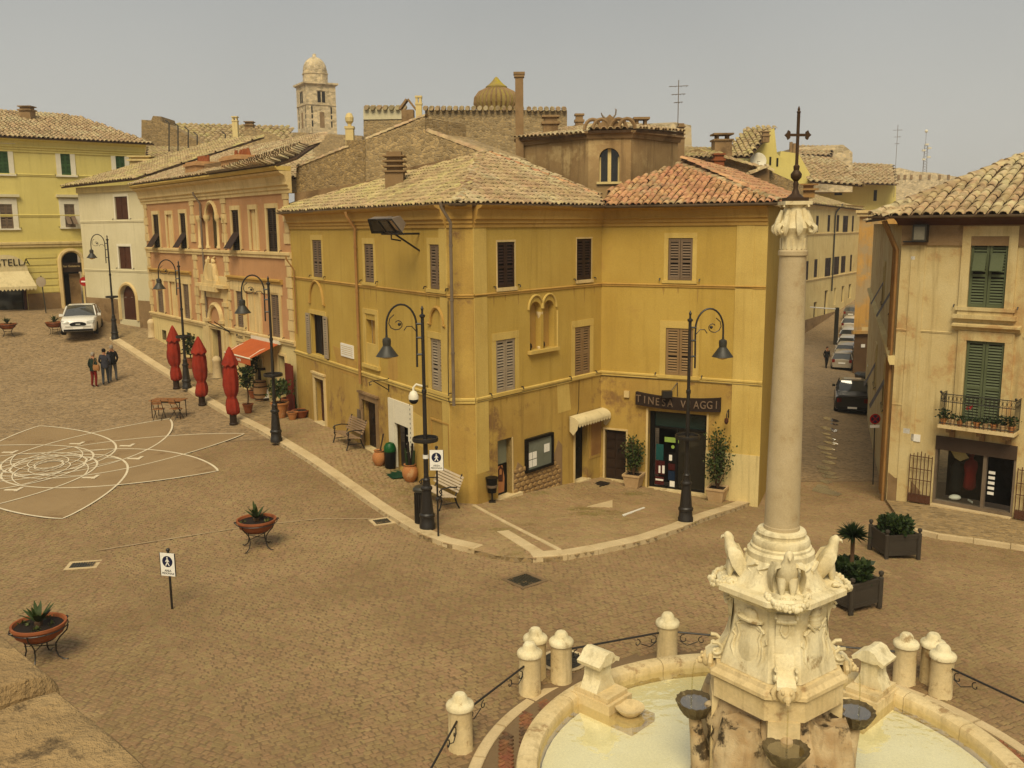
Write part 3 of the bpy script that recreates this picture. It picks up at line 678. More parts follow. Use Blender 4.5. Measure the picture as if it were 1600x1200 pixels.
sett_m = mat('forecourt_sett', (.38,.285,.165), (.32,.235,.13), scale=.4, bump=.3, cell=-5.5, c3=(.25,.2,.085), s3=.45, t3=.55)
field(t_fore, -13, 9, 21, 36, math.atan2(FR2.u[1], FR2.u[0]), .22, .115, .016, KH-.006, sett_m, pavement, 60, 'setts', pname='sett')
# pale course of stones crossing the piazza
line = px2([(150,862),(300,838),(403,822),(500,812),(590,812)])
obj('pale_course', strip(line, .032, .03), mat('worn_course', (.46,.37,.25), (.38,.29,.18), scale=4), ground)
def grate(px, py, w_, l, rz, label, bars=True, m=None):
    p = gnd(px, py); t = thing('drain_grate' if bars else 'manhole_cover', label, 'drain' if bars else 'manhole', (p.x, p.y, p.z+.012), rz)
    f = MB(); b = .09
    f.box(-w_/2, w_/2, -l/2, -l/2+b, 0, .02); f.box(-w_/2, w_/2, l/2-b, l/2, 0, .02); f.box(-w_/2, -w_/2+b, -l/2+b, l/2-b, 0, .019); f.box(w_/2-b, w_/2, -l/2+b, l/2-b, 0, .019)
    obj('frame', f, m or kerb_m, t, world=False)
    g = MB(); k = -w_/2+b+.02; g.box(-w_/2+b, w_/2-b, -l/2+b, l/2-b, 0, .006)
    while k < w_/2-b-.03: g.box(k, k+.03, -l/2+b, l/2-b, .006, .016); k += .06
    obj('bars', g, iron_g, t, world=False); return t
grate(130, 884, .75, .55, R(10), 'pale framed drain grate in cobbles behind the sign on its post')
grate(597, 816, .6, .6, R(25), 'pale framed drain grate by the kerb near the litter bin')
grate(820, 908, .75, .75, R(40), 'square stone drain cover in road beyond the corner kerb', m=joint_m)
p = gnd(880, 1034); t = thing('manhole_cover', 'round iron manhole cover behind the paired stone bollards', 'manhole', (p.x, p.y, p.z+.02))
f = MB(); f.lathe([(.44,0),(.44,.012),(.0,.012)], 28); obj('rim', f, kerb_m, t, world=False)
f = MB(); f.lathe([(.36,.014),(.36,.022),(.32,.024),(.0,.024)], 28)
for k in range(-3, 4):
    for j in range(-3, 4):
        if k*k+j*j < 10: f.box(k*.09-.03, k*.09+.03, j*.09-.03, j*.09+.03, .024, .03)
obj('lid', f, iron_g, t, world=False)
# ================================================================== the ochre corner house
CB = thing('corner_house', 'ochre plastered corner house with brown shutters and tiled hip roof', 'house', (-.5, 28, 0))
ZE = 8.62          # eaves
def downpipe(F, px, y0, y1, parent, r_=.05, m=None, d=.09):
    u, z1 = F.uz(px, y0, d); u2, z0 = F.uz(px, y1, d)
    m_ = MB(); m_.tube([F.pt(u, z1, d+.3), F.pt(u, z1-.12, d+.28), F.pt(u-.02, z1-.55, d), F.pt(u, z1-.8, d), F.pt(u, z0, d)], r_, 8)
    k = z1-1.2
    while k > z0+.3: m_.lathe([(r_*1.3,0),(r_*1.3,.06)], 8, F.pt(u, k, d)); k -= 1.5
    return obj('downpipe', m_, m or pipe_m, parent, smooth=40)
def course(F, u0, u1, z, parent, m, h=.14, pr=.05, name='string_course'):
    mb = MB(); F.band(mb, u0, u1, [(-.02,z-h/2),(pr*.6,z-h/2),(pr*.6,z),(pr,z+.01),(pr,z+h/2-.02),(pr*.5,z+h/2),(-.02,z+h/2)]); return obj(name, mb, m, parent)
def cornice(F, u0, u1, z, parent, m, name='cornice', k=1.0):
    mb = MB(); F.band(mb, u0, u1, [(-.02,z-.62*k),(.05*k,z-.62*k),(.05*k,z-.52*k),(.09*k,z-.50*k),(.09*k,z-.42*k),(.15*k,z-.38*k),(.15*k,z-.30*k),(.2*k,z-.12*k),(.33*k,z-.06*k),(.38*k,z),(-.02,z)]); return obj(name, mb, m, parent)
def gutter(pts, parent, r_=.075):
    m_ = MB(); pts = [Vector(p) for p in pts]; rs = []
    for i, p in enumerate(pts):
        t = (pts[min(i+1, len(pts)-1)]-pts[max(0, i-1)]).normalized(); x = t.cross(Vector((0,0,1))).normalized()
        rs.append([p+x*(r_*math.cos(a))+Vector((0,0,-r_*math.sin(a))) for a in [math.pi*k/6 for k in range(7)]]+[p+x*(-r_*.8*math.cos(a))*-1*-1+Vector((0,0,-r_*.8*math.sin(a))) for a in [math.pi*k/6 for k in range(7)]][::-1])
    m_.rings(rs, True, True, True); return obj('gutter', m_, zinc, parent, smooth=40)
# --- left long facade (FL); openings surveyed from the photograph
L_up = [FL.rect(489,503,375,433), FL.rect(570,584,381,441), FL.rect(672,692,382,452)]
L_mid = [FL.rect(487,509,492,555), FL.rect(674,697,530,611)]
niche = FL.rect(573,588,500,556)
L_d1 = FL.rect(494,508,592,664); L_d2 = FL.rect(568,589,627,704); L_shop = FL.rect(613,644,628,738)
def base_z(F, u, h=0): q = F.pt(u, 0); return gz(q.x, q.y)+h
def floor_rect(F, rc): return (rc[0], rc[1], base_z(F, (rc[0]+rc[1])/2, KH), rc[3])
L_d1, L_d2, L_shop = floor_rect(FL, L_d1), floor_rect(FL, L_d2), floor_rect(FL, L_shop)
ops = L_up+L_mid+[niche, L_d1, L_d2, L_shop]
mb = MB(); FL.wall(mb, 0, FL.L, 3.08, ZE, [o for o in ops if o[2] > 3.0], .2); obj('wall', mb, ochre, CB)
mb = MB(); FL.wall(mb, 0, FL.L, -.6, 3.08, [L_d1, L_d2, L_shop], .3); obj('ground_floor_wall', mb, ochre_base, CB)
def arch_trim(F, u0, u1, z, parent, m, r_=.05, pr=.03, z_up=0):
    """raised half-round moulding over a window, with little feet"""
    mm, rr = (u0+u1)/2, (u1-u0)/2; m_ = MB(); pts = [F.pt(mm-rr-.12, z, pr)]+[F.pt(mm-rr*math.cos(math.pi*k/12), z+z_up+rr*1.2*math.sin(math.pi*k/12), pr) for k in range(13)]+[F.pt(mm+rr+.12, z, pr)]
    m_.tube(pts, r_, 6); return obj('arch_moulding', m_, m, parent, smooth=40)
for rc, p_ in zip(L_up, (sh_grey, sh_grey, sh_grey)): window(FL, rc, CB, p_, ochre_lt, fw=.16, proud=.012)
wn = window(FL, L_mid[0], CB, sh_pale, ochre_lt, fw=.14, leaves=0)      # shutters thrown open
u0, u1, z0, z1 = L_mid[0]
for ua, ub in ((u0-.36, u0+.0), (u1, u1+.36)): obj('shutter', shutter_mb(FL, ua, ub, z0, z1, .05), [sh_pale, dark_in], wn)
mb = MB(); FL.box(mb, u0+.06, u0+.1, z0, z1, -.16, -.12); FL.box(mb, u1-.1, u1-.06, z0, z1, -.16, -.12); FL.box(mb, (u0+u1)/2-.02, (u0+u1)/2+.02, z0, z1, -.16, -.12); obj('casement', mb, wood_dk, wn)
arch_trim(FL, u0+.05, u1-.05, z1+.42, CB, ochre_dk)
wn = window(FL, L_mid[1], CB, sh_pale, ochre_lt, fw=.16); u0, u1, z0, z1 = L_mid[1]; arch_trim(FL, u0+.05, u1-.05, z1+.42, CB, ochre_dk)
mb = MB(); FL.box(mb, *niche, -.3, -.22); nb = obj('niche', mb, ochre_dk, CB)
mb = MB(); a, b, c, d_ = niche; FL.box(mb, a-.22, a, c-.3, d_+.2, -.01, .035); FL.box(mb, b, b+.22, c-.3, d_+.2, -.01, .035); FL.box(mb, a-.22, b+.22, d_+.2, d_+.36, -.01, .04); FL.box(mb, a-.28, b+.28, c-.42, c-.3, -.01, .1); FL.box(mb, a+.0, b-.0, c-.3, c+.42, -.05, .02)
obj('frame', mb, ochre_lt, nb)
def door(F, rc, parent, m, frame, fw=.18, pr=.05, name='door', step=True, panels=(2, 4), d=-.22, lintel=True):
    u0, u1, z0, z1 = rc; mb = MB(); F.box(mb, u0, u1, z0+.02, z1, d-.06, d); dr = obj(name, mb, m, parent)
    pb = MB(); nu, nz = panels
    for i in range(nu):
        for j in range(nz):
            a = u0+(u1-u0)*(i+.1)/nu; b = u0+(u1-u0)*(i+.9)/nu; c = z0+.08+(z1-z0-.12)*(j+.1)/nz; e = z0+.08+(z1-z0-.12)*(j+.9)/nz
            F.box(pb, a, b, c, e, d, d+.025)
            F.box(pb, a+.04, b-.04, c+.04, e-.04, d+.025, d+.035)
    obj('door_panels', pb, m, dr)
    hb = MB(); F.box(hb, (u0+u1)/2+.06, (u0+u1)/2+.10, z0+1.0, z0+1.12, d+.035, d+.08); obj('handle', hb, iron, dr)
    if frame:
        fb = MB(); F.box(fb, u0-fw, u0, z0, z1, -.05, pr); F.box(fb, u1, u1+fw, z0, z1, -.05, pr); F.box(fb, u0-fw, u1+fw, z1, z1+fw, -.05, pr+.01)
        if lintel: F.box(fb, u0-fw*1.2, u1+fw*1.2, z1+fw, z1+fw+.07, -.05, pr+.06)
        obj('door_frame', fb, frame, dr)
    if step: sb = MB(); F.box(sb, u0-.05, u1+.05, z0-.1, z0+.03, d, .12); obj('doorstep', sb, trav, dr)
    return dr
door(FL, L_d1, CB, wood_red, cream, fw=.16, panels=(2, 5)); door(FL, L_d2, CB, wood_dk, bare, fw=.2, panels=(2, 4))
# white-framed ceramics shop doorway
u0, u1, z0, z1 = L_shop; mb = MB(); FL.box(mb, u0, u1, z0, z1, -.5, -.45); sh = obj('shop_door', mb, dark_in, CB)
mb = MB(); FL.box(mb, u0-.12, u0+.16, z0, z1, -.05, .06); FL.box(mb, u1-.3, u1+.14, z0, z1, -.05, .06); FL.box(mb, u0+.16, u1-.3, z1-.75, z1, -.05, .055); obj('door_surround', mb, white_p, sh)
mb = MB()
for k in range(14): FL.box(mb, u0-.03, u0+.0, z0+.5+k*.15, z0+.56+k*.15, .06, .066)
obj('painted_border', mb, black_p, sh, kind='stuff')
mb = MB(); FL.box(mb, u0+.17, u0+.22, z0+.03, z1-.78, -.42, .0); obj('open_leaf', mb, wood_dk, sh)
mb = MB()
for k in range(6): FL.box(mb, u0+.2, u1-.65, z0+.3+k*.28, z0+.33+k*.28, -.44, -.2); [FL.box(mb, u0+.22+j*.08, u0+.27+j*.08, z0+.33+k*.28, z0+.45+k*.28, -.4, -.32) for j in range(max(1, int((u1-.9-u0)/.08)))]
obj('ware_shelf', mb, white_p, sh)
# blind recess, plaque, ledger, bracket on this wall
mb = MB(); rc = FL.rect(676,702,660,722); FL.box(mb, rc[0], rc[1], rc[2], rc[3], -.01, .012); fr = obj('blind_recess', mb, ochre_base, CB)
mb = MB(); FL.box(mb, rc[0]-.05, rc[0], rc[2], rc[3], -.01, .04); FL.box(mb, rc[0]-.05, rc[1]+.05, rc[3], rc[3]+.05, -.01, .045); FL.box(mb, rc[1], rc[1]+.05, rc[2], rc[3], -.01, .04); obj('recess_edge', mb, ochre_dk, fr)
rc = FL.rect(534,553,538,558); mb = MB(); FL.box(mb, *rc, -.01, .04); pl = obj('wall_plaque', mb, sign_w, CB)
mb = MB(); [FL.box(mb, rc[0]+.06, rc[1]-.06-.05*(k % 2), rc[3]-.1-k*.07, rc[3]-.08-k*.07, .04, .043) for k in range(5)]; obj('inscription', mb, cream, pl)
rc = FL.rect(560,566,640,660); mb = MB(); FL.box(mb, *rc, -.01, .05); obj('meter_box', mb, zinc, CB)
br = thing('wall_bracket', 'curled iron sign bracket projecting from ochre wall above the shop', 'bracket', FL.pt(*FL.uz(605, 603), 0))
q = FL.pt(*FL.uz(608,600), .02); nn = Vector((*FL.n, 0)); mb = MB(); mb.tube([q+Vector((0,0,-.25)), q+Vector((0,0,.2))], .02, 6); mb.tube([q+Vector((0,0,-.2)), q+nn*.3+Vector((0,0,.0)), q+nn*.55+Vector((0,0,.16)), q+nn*.68+Vector((0,0,.12)), q+nn*.66+Vector((0,0,.02)), q+nn*.6+Vector((0,0,.05))], .018, 6); mb.tube([q+Vector((0,0,.15)), q+nn*.5+Vector((0,0,.16))], .014, 6); obj('arm', mb, iron, br)
# pilaster strips and corner pier
mb = MB(); FCH.wall(mb, 0, FCH.L, -.5, ZE); obj('corner_pier', mb, ochre_base, CB)
for F, a, b in ((FL, 0, .42), (FR1, 0, .55), (FR2, FR2.L-.95, FR2.L-.4), (FR2, FR2.L-.4, FR2.L)):
    mb = MB(); z_top = ZE-.6; dd = .03 if b-a > .41 else .015
    F.box(mb, a, b, .9 if F is not FR2 else .75, z_top, -.02, dd); obj('pilaster', mb, ochre_lt, CB)
for F, a, b, h0, h, d_ in ((FL, 0, .42, -.5, .9, .035), (FR1, 0, .55, -.5, .9, .035), (FR2, FR2.L-.95, FR2.L, -1.2, .75, .05), (FR2, FR2.L-1.75, FR2.L-.955, -1.2, .75, .03)): mb = MB(); F.box(mb, a, b, h0, h, -.02, d_); obj('pilaster_base', mb, cream_wall if F is FR2 else ochre_base, CB)
for F in (FL, FCH, FR1, FR2):
    for z, h in ((6.09, .1), (3.08, .16)): course(F, -.0, F.L, z, CB, ochre_dk if h < .12 else ochre_lt, h, .05 if h < .12 else .06)
    cornice(F, -.0, F.L, ZE, CB, ochre_dk)
# --- facade R1
R_up = [FR1.rect(777,804,378,449), FR1.rect(901,924,373,437)]; R_mid = [FR1.rect(775,805,530,612), FR1.rect(898,922,510,586)]
bif = FR1.rect(828,866,470,545); R_d1 = FR1.rect(778,800,686,782); R_d2 = FR1.rect(898,918,655,760)
R_d1, R_d2 = floor_rect(FR1, R_d1), floor_rect(FR1, R_d2)
bm_ = (bif[0]+bif[1])/2; b1 = (bif[0], bm_-.06, bif[2], bif[3], True); b2 = (bm_+.06, bif[1], bif[2], bif[3], True)
mb = MB(); FR1.wall(mb, 0, FR1.L, 3.08, ZE, R_up+R_mid+[b1, b2], .22); obj('wall', mb, ochre, CB)
mb = MB(); FR1.wall(mb, 0, FR1.L, -1.2, 3.08, [R_d1, R_d2], .25); obj('ground_floor_wall', mb, ochre_base, CB)
window(FR1, R_up[0], CB, sh_dark, cream, fw=.05, proud=.01); window(FR1, R_up[1], CB, sh_dark, cream, fw=.04, proud=.01)
window(FR1, R_mid[0], CB, sh_pale, ochre_lt, fw=.18, proud=.012); window(FR1, R_mid[1], CB, sh_tan, ochre_lt, fw=.18, proud=.012)
mb = MB(); FR1.box(mb, bif[0]-.05, bif[1]+.05, bif[2], bif[3], -.34, -.225); bf = obj('twin_arched_window', mb, ochre_dk, CB)
mb = MB(); FR1.box(mb, bif[0]-.12, bif[1]+.12, bif[2]-.1, bif[2], -.2, .14); obj('sill', mb, ochre_lt, bf)
mb = MB(); c = FR1.pt(bm_, bif[2], -.1); mb.lathe([(.09,0),(.09,.06),(.055,.09),(.05,bif[3]-bif[2]-.62),(.06,bif[3]-bif[2]-.55),(.11,bif[3]-bif[2]-.4),(.11,bif[3]-bif[2]-.34)], 12, c); obj('colonnette', mb, trav, bf, smooth=40)
mb = MB()
for uc, s in ((b1, -1), (b2, 1)):
    m_, r_ = (uc[0]+uc[1])/2, (uc[1]-uc[0])/2+.09; zt = uc[3]-(uc[1]-uc[0])/2+.02
    mb.tube([FR1.pt(m_-r_*math.cos(math.pi*k/14), zt+.03+r_*1.15*math.sin(math.pi*k/14), .02) for k in range(15)], .035, 6)
u_ = bif[1]+.14; mb.tube([FR1.pt(u_, bif[2], .02), FR1.pt(u_, bif[3]-.35, .02)], .03, 6)
obj('arch_moulding', mb, ochre_lt, bf, smooth=40)
mb = MB(); [mb.lathe([(.05,0),(.09,.1),(.07,.2),(.02,.22)], 8, FR1.pt(bif[0]+f_, bif[2], -.12)) for f_ in (.12, .78)]; obj('pot', mb, soil, bf)
# left doorway on R1: grey panel above a poster
u0, u1, z0, z1 = R_d1; mb = MB(); FR1.box(mb, u0, u1, z0, z1, -.3, -.25); dd = obj('shuttered_doorway', mb, dark_in, CB)
mb = MB(); FR1.box(mb, u0+.02, u1-.02, z0+(z1-z0)*.56, z1-.02, -.25, -.2); obj('grey_panel', mb, mat('grey_green_panel', (.27,.27,.19), (.24,.24,.17)), dd)
ps = MB(); FR1.box(ps, u0+.02, u1-.02, z0+.06, z0+(z1-z0)*.55, -.25, -.19); po = obj('poster', ps, black_p, dd)
def fig(F, pts, d, m, name, par): q = MB(); F.poly(q, pts, d, d+.004); return obj(name, q, m, par)
skin_pr = mat('poster_skin', (.5,.26,.12), bump=0); um = (u0+u1)/2; zc_ = z0+(z1-z0)*.3
fig(FR1, [(um-.2,z0+.12),(um+.17,z0+.12),(um+.2,zc_),(um+.1,zc_+.42),(um-.1,zc_+.42),(um-.22,zc_)], -.19, skin_pr, 'printed_figure', po)
fig(FR1, [(um-.12,zc_-.05),(um+.1,zc_-.1),(um+.13,zc_+.3),(um,zc_+.44),(um-.14,zc_+.28)], -.185, wood_red, 'printed_figure', po)
fig(FR1, [(um-.05,zc_+.14),(um+.05,zc_+.14),(um+.06,zc_+.28),(um,zc_+.33),(um-.06,zc_+.28)], -.18, terra_p, 'printed_figure', po)
mb = MB(); FR1.box(mb, u0-.1, u1+.35, z0-.3, z0+.05, -.2, .15); obj('doorstep', mb, trav, dd)
mb = MB(); FR1.box(mb, u1, u1+.05, z0, z1, -.25, .02); obj('jamb', mb, cream, dd)
door(FR1, R_d2, CB, black_p, None, panels=(1, 2), name='dark_glazed_door'); mb = MB(); a, b, c, d_ = R_d2; FR1.box(mb, a-.07, a, c, d_, -.05, .03); obj('jamb', mb, cream, CB)
# recess beside that door
rc = FR1.rect(921,940,655,714); mb = MB(); FR1.box(mb, *rc, -.01, .02); o_ = obj('wall_cabinet', mb, ochre_dk, CB); mb = MB(); FR1.box(mb, rc[0]+.08, rc[1]-.08, rc[2]+.1, rc[3]-.1, .02, .03); obj('cabinet_door', mb, pipe_m, o_)
# exposed rubble below the notice board: each stone its own
stn = FR1.rect(802,878,712,772); ug0, ug1 = stn[0], stn[1]
mb = MB(); k = 12; pts = [(ug0, -.9), (ug1, -1.1)]+[(ug1-(ug1-ug0)*i/k, .62+.25*math.sin(i*1.9)+.35*(1-i/k)) for i in range(k+1)]; FR1.poly(mb, pts, -.01, .014); patch = obj('exposed_masonry', mb, bare, CB)
smesh = []
for k in range(4):
    b_ = MB(); n = 7; rs = []
    for r_, h in ((1, 0), (.96, .5), (.7, 1)): rs.append([(r_*math.cos(2*math.pi*i/n)*(1+.15*math.sin(i*2.3+k)), r_*math.sin(2*math.pi*i/n)*(1+.12*math.cos(i*1.7+k*2)), h) for i in range(n)])
    b_.rings(rs, False, True); me = bpy.data.meshes.new('stone'); me.from_pydata(b_.v, [], b_.f); me.materials.append(plaster_stone); smesh.append(me)
nM = Matrix((Vector((*FR1.u, 0)), Vector((0,0,1)), Vector((*FR1.n, 0)))).transposed()
row = 0; z = -.95
while z < .75:
    u = ug0+.1+(row % 2)*.1
    while u < ug1-.05:
        top = .5+.2*math.sin(u*4)+.25*(1-(u-ug0)/(ug1-ug0))
        if z < top and z > base_z(FR1, u, KH-.05):
            o = bpy.data.objects.new('stone', random.choice(smesh)); COL.objects.link(o); o.parent = patch
            o.location = FR1.pt(u, z, .01)-ORI[CB.name]; s_ = random.uniform(.75, 1.1); o.scale = (.12*s_, .075*random.uniform(.8, 1.15), .035); o.rotation_euler = (nM @ Matrix.Rotation(random.uniform(-.3,.3), 3, 'Z')).to_euler()
        u += .24
    z += .155; row += 1
# --- facade R2
W_up = FR2.rect(1044,1082,372,438); W_mid = FR2.rect(1040,1083,513,587); D_sq = floor_rect(FR2, FR2.rect(945,978,672,752)); SHP = floor_rect(FR2, FR2.rect(1012,1103,645,775))
mb = MB(); FR2.wall(mb, 0, FR2.L, 3.08, ZE, [W_up, W_mid], .2); obj('wall', mb, ochre, CB)
mb = MB(); FR2.wall(mb, 0, FR2.L, -1.4, 3.08, [D_sq, SHP], .3); obj('ground_floor_wall', mb, ochre_base, CB)
window(FR2, W_up, CB, sh_grey, ochre_lt, fw=.14, proud=.012); window(FR2, W_mid, CB, sh_tan, ochre_lt, fw=.2, proud=.012)
door(FR2, D_sq, CB, wood_dk, cream, fw=.06, pr=.02, lintel=False, panels=(2, 5), d=-.12)
u0, u1, z0, z1 = SHP; mb = MB(); FR2.box(mb, u0, u1, z0, z1, -1.2, -1.15); sf = obj('shopfront', mb, dark_in, CB)
mb = MB(); FR2.box(mb, u0, u0+.16, z0, z1, -.28, -.2); FR2.box(mb, u1-.1, u1, z0, z1, -.28, -.2)
FR2.box(mb, u0+.16, u1-.1, z1-.62, z1-.55, -.28, -.2); FR2.box(mb, u0+.9, u0+.98, z0, z1-.62, -.28, -.2); FR2.box(mb, u0+.16, u1-.1, z0, z0+.12, -.28, -.21); FR2.box(mb, u0+.16, u1-.1, z1-.1, z1, -.28, -.21); obj('frame', mb, black_p, sf)
for a, b in ((u0-.07, u0), (u1, u1+.06)): mb = MB(); FR2.box(mb, a, b, z0, z1+.07, -.1, .02); obj('jamb', mb, cream, sf)
mb = MB(); FR2.box(mb, u0-.08, u1+.1, z0-.4, z0+.05, -.28, .1); obj('doorstep', mb, trav, sf)
teal = mat('teal_print', (.03,.14,.13), bump=0); maroon = mat('maroon_print', (.12,.02,.015), bump=0); lime = mat('lime_print', (.38,.5,.15), bump=0); navy = mat('navy_print', (.02,.05,.1), bump=0)
mb = MB(); FR2.box(mb, u0+.16, u1-.1, z1-.55, z1-.1, -.27, -.26); obj('fanlight_pane', mb, mat('teal_glass', (.025,.06,.055), rough=.12, bump=0, spec=.5), sf)
for (a, b, c, d_, m_) in ((.2,.45,1.0,1.55,teal),(.18,.5,.5,.98,maroon),(.18,.48,.14,.42,maroon),(.62,.86,.95,1.3,black_p),(.62,.9,.7,.92,maroon),(.62,.88,.35,.66,navy),(.68,.86,.1,.32,sign_w),(.48,.95,1.65,1.82,lime),(.64,.74,1.02,1.22,sign_w),(.3,.36,.55,.8,sign_w),(.42,.5,.55,.82,sign_w),(.2,.46,.28,.34,sign_w)):
    k = (u1-u0)/1.9; mb = MB(); FR2.box(mb, u0+a*k, u0+b*k, z0+c, z0+d_, -.24, -.236-(.004 if m_ is sign_w else 0) if False else (-.232 if m_ is sign_w else -.236)); obj('shop_print', mb, m_, sf)
mb = MB(); c = FR2.pt(u0+.8*(u1-u0)/1.9, z0+1.5, -.235); FR2.poly(mb, [(u0+.8+.06*math.cos(k*.5236), z0+1.5+.06*math.sin(k*.5236)) for k in range(12)], -.235, -.23); obj('shop_print', mb, lime, sf)
mb = MB(); FR2.box(mb, u0+.98, u1-.1, z0+.12, z1-.62, -.255, -.25); obj('pane', mb, glass, sf)
# curved fascia board with raised letters
sg = thing('shop_sign', 'curved dark shop sign with raised letters above the glazed shopfront', 'sign', FR2.pt((u0+u1)/2, z1, .1))
sa = FR2.uz(993, 628, .15)[0]; sb_ = FR2.uz(1125, 634, .15)[0]; zt = [FR2.uz(x, y, .15)[1] for x, y in ((993,612),(1058,622),(1125,622))]; zb = [FR2.uz(x, y, .15)[1] for x, y in ((993,632),(1058,641),(1125,644))]
mb = MB(); N = 16; top = []; bot = []
def qi(v, t): return v[0]*(1-t)*(1-2*t)+v[1]*4*t*(1-t)+v[2]*t*(2*t-1)
for k in range(N+1):
    t = k/N; u = sa+(sb_-sa)*t; top.append((u, qi(zt, t))); bot.append((u, qi(zb, t)))
rs = []
for (u, zt_), (_, zb_) in zip(top, bot): rs.append([FR2.pt(u, zb_, .02), FR2.pt(u, zb_, .16), FR2.pt(u, zt_, .16), FR2.pt(u, zt_, .02)])
mb.rings(rs, True, True); obj('board', mb, mat('sign_board_brown', (.06,.038,.026), bump=.1), sg)
letter_m = mat('sign_letter', (.28,.21,.15), (.22,.16,.11), rough=.5)
for i, ch in enumerate('TINESA VIAGGI'):
    if ch == ' ': continue
    t = (i+.5)/13; u = sa+(sb_-sa)*t
    text('letter', ch, .36, letter_m, sg, facT(FR2, u, (qi(zt, t)+qi(zb, t))/2, .175), .012, sx=.8)
mb = MB(); rc = FR2.uz(1042, 620, .3); q = FR2.pt(rc[0], rc[1], .3); mb.box(q.x-.16, q.x+.16, q.y-.12, q.y+.12, q.z-.02, q.z+.2); mb.tube([q, FR2.pt(rc[0]+.25, rc[1]+.45, 0)], .012, 5); mb.tube([FR2.pt(rc[0]+.25, rc[1]+.45, 0), FR2.pt(rc[0]+.3, rc[1], .1)], .012, 5); obj('sign_lamp', mb, iron, sg)
wl = thing('wall_lantern', 'small dark hook lantern on ochre wall right of the shop sign', 'lantern', FR2.pt(*FR2.uz(1138, 650), 0))
mb = MB(); q = FR2.pt(*FR2.uz(1139, 645), .03); nn2 = Vector((*FR2.n, 0)); mb.tube([q+Vector((0,0,-.15)), q+Vector((0,0,.12))], .02, 5); mb.tube([q, q+nn2*.15+Vector((0,0,.1)), q+nn2*.25, q+nn2*.25-Vector((0,0,.12))], .015, 5); obj('hook', mb, iron, wl)
mb = MB(); mb.lathe([(.02,.12),(.06,.1),(.07,0),(.03,-.08)], 8, q+nn2*.25-Vector((0,0,.24))); obj('lamp', mb, wood_red, wl)
for px, py in ((980,616),): mb = MB(); a, b = FR2.uz(px, py); FR2.box(mb, a-.09, a+.09, b-.1, b+.12, -.01, .08); obj('alarm_box', mb, cream, CB)
# small canvas awning over the dark door in the re-entrant corner
aw = thing('door_awning', 'small cream scalloped awning over the dark door in the corner', 'awning', FR1.pt((R_d2[0]+R_d2[1])/2, R_d2[3], 0))
a0 = FR1.uz(888, 665)[0]; a1 = FR1.uz(939, 650)[0]; zt_ = R_d2[3]+.22
mb = MB(); rs = []
for k in range(7):
    t = k/6*math.pi/2; rs.append([FR1.pt(a0, zt_-.22+.22*math.cos(t), .05+.36*math.sin(t)), FR1.pt(a1, zt_-.22+.22*math.cos(t), .05+.36*math.sin(t))])
mb.rings(rs, False, False, False); n = 12
for k in range(n):
    u_, v_ = a0+(a1-a0)*k/n, a0+(a1-a0)*(k+1)/n; zz = zt_-.22
    mb.add([FR1.pt(u_, zz, .412), FR1.pt(v_, zz, .412), FR1.pt(v_-.01, zz-.08, .41), FR1.pt((u_+v_)/2, zz-.13, .41), FR1.pt(u_+.01, zz-.08, .41)], [(0,1,2,3,4)])
obj('canopy', mb, cloth_c, aw, smooth=40)
for u_ in (a0, a1): mb = MB(); mb.add([FR1.pt(u_, zt_, .05)]+[FR1.pt(u_, zt_-.22+.22*math.cos(k/6*math.pi/2), .05+.36*math.sin(k/6*math.pi/2)) for k in range(7)]+[FR1.pt(u_, zt_-.42, .36), FR1.pt(u_, zt_-.62, .2), FR1.pt(u_, zt_-.5, .05)], [tuple(range(11))]); obj('side_flap', mb, cloth_c, aw)
# notice board
nbx = FR1.rect(821,860,683,730); nb = thing('notice_board', 'black framed notice board with pinned sheets on ochre wall', 'notice board', FR1.pt((nbx[0]+nbx[1])/2, nbx[2], 0))
mb = MB(); a, b, c, d_ = nbx; FR1.box(mb, a, b, c, d_, 0, .06); obj('backing', mb, mat('board_felt', (.24,.25,.2), bump=.1), nb)
mb = MB(); FR1.box(mb, a-.05, a+.03, c-.05, d_+.05, 0, .11); FR1.box(mb, b-.03, b+.05, c-.05, d_+.05, 0, .11); FR1.box(mb, a+.03, b-.03, c-.05, c+.03, 0, .11); FR1.box(mb, a+.03, b-.03, d_-.03, d_+.06, 0, .115); obj('frame', mb, black_p, nb)
for i, (x0, x1, y0, y1) in enumerate(((.06,.2,.1,.33),(.22,.38,.1,.33),(.06,.2,.36,.58),(.22,.38,.36,.58),(.68,.9,.45,.72))):
    mb = MB(); FR1.box(mb, a+(b-a)*x0, a+(b-a)*x1, c+(d_-c)*y0, c+(d_-c)*y1, .06, .066); obj('sheet', mb, sign_w, nb)
# downpipes
downpipe(FL, 553, 331, 596, CB); downpipe(FL, 703, 316, 632, CB, m=zinc, r_=.045); downpipe(FL, 458, 400, 520, CB, r_=.03)
# --- roof of the corner house
ov = .42; zE = ZE+.04
def eave(F, u): return F.pt(u, zE, ov)
hipc = Vector((-1.42, 25.72, zE)); apex = Vector((-.95, 32.3, 10.45))
el = FL.pt(FL.L+.15, zE, ov); inn = FR1.pt(FR1.L-.55, zE, ov)
wl_a = Vector((P1[0]+.2, P1[1]+.35, zE+.12))
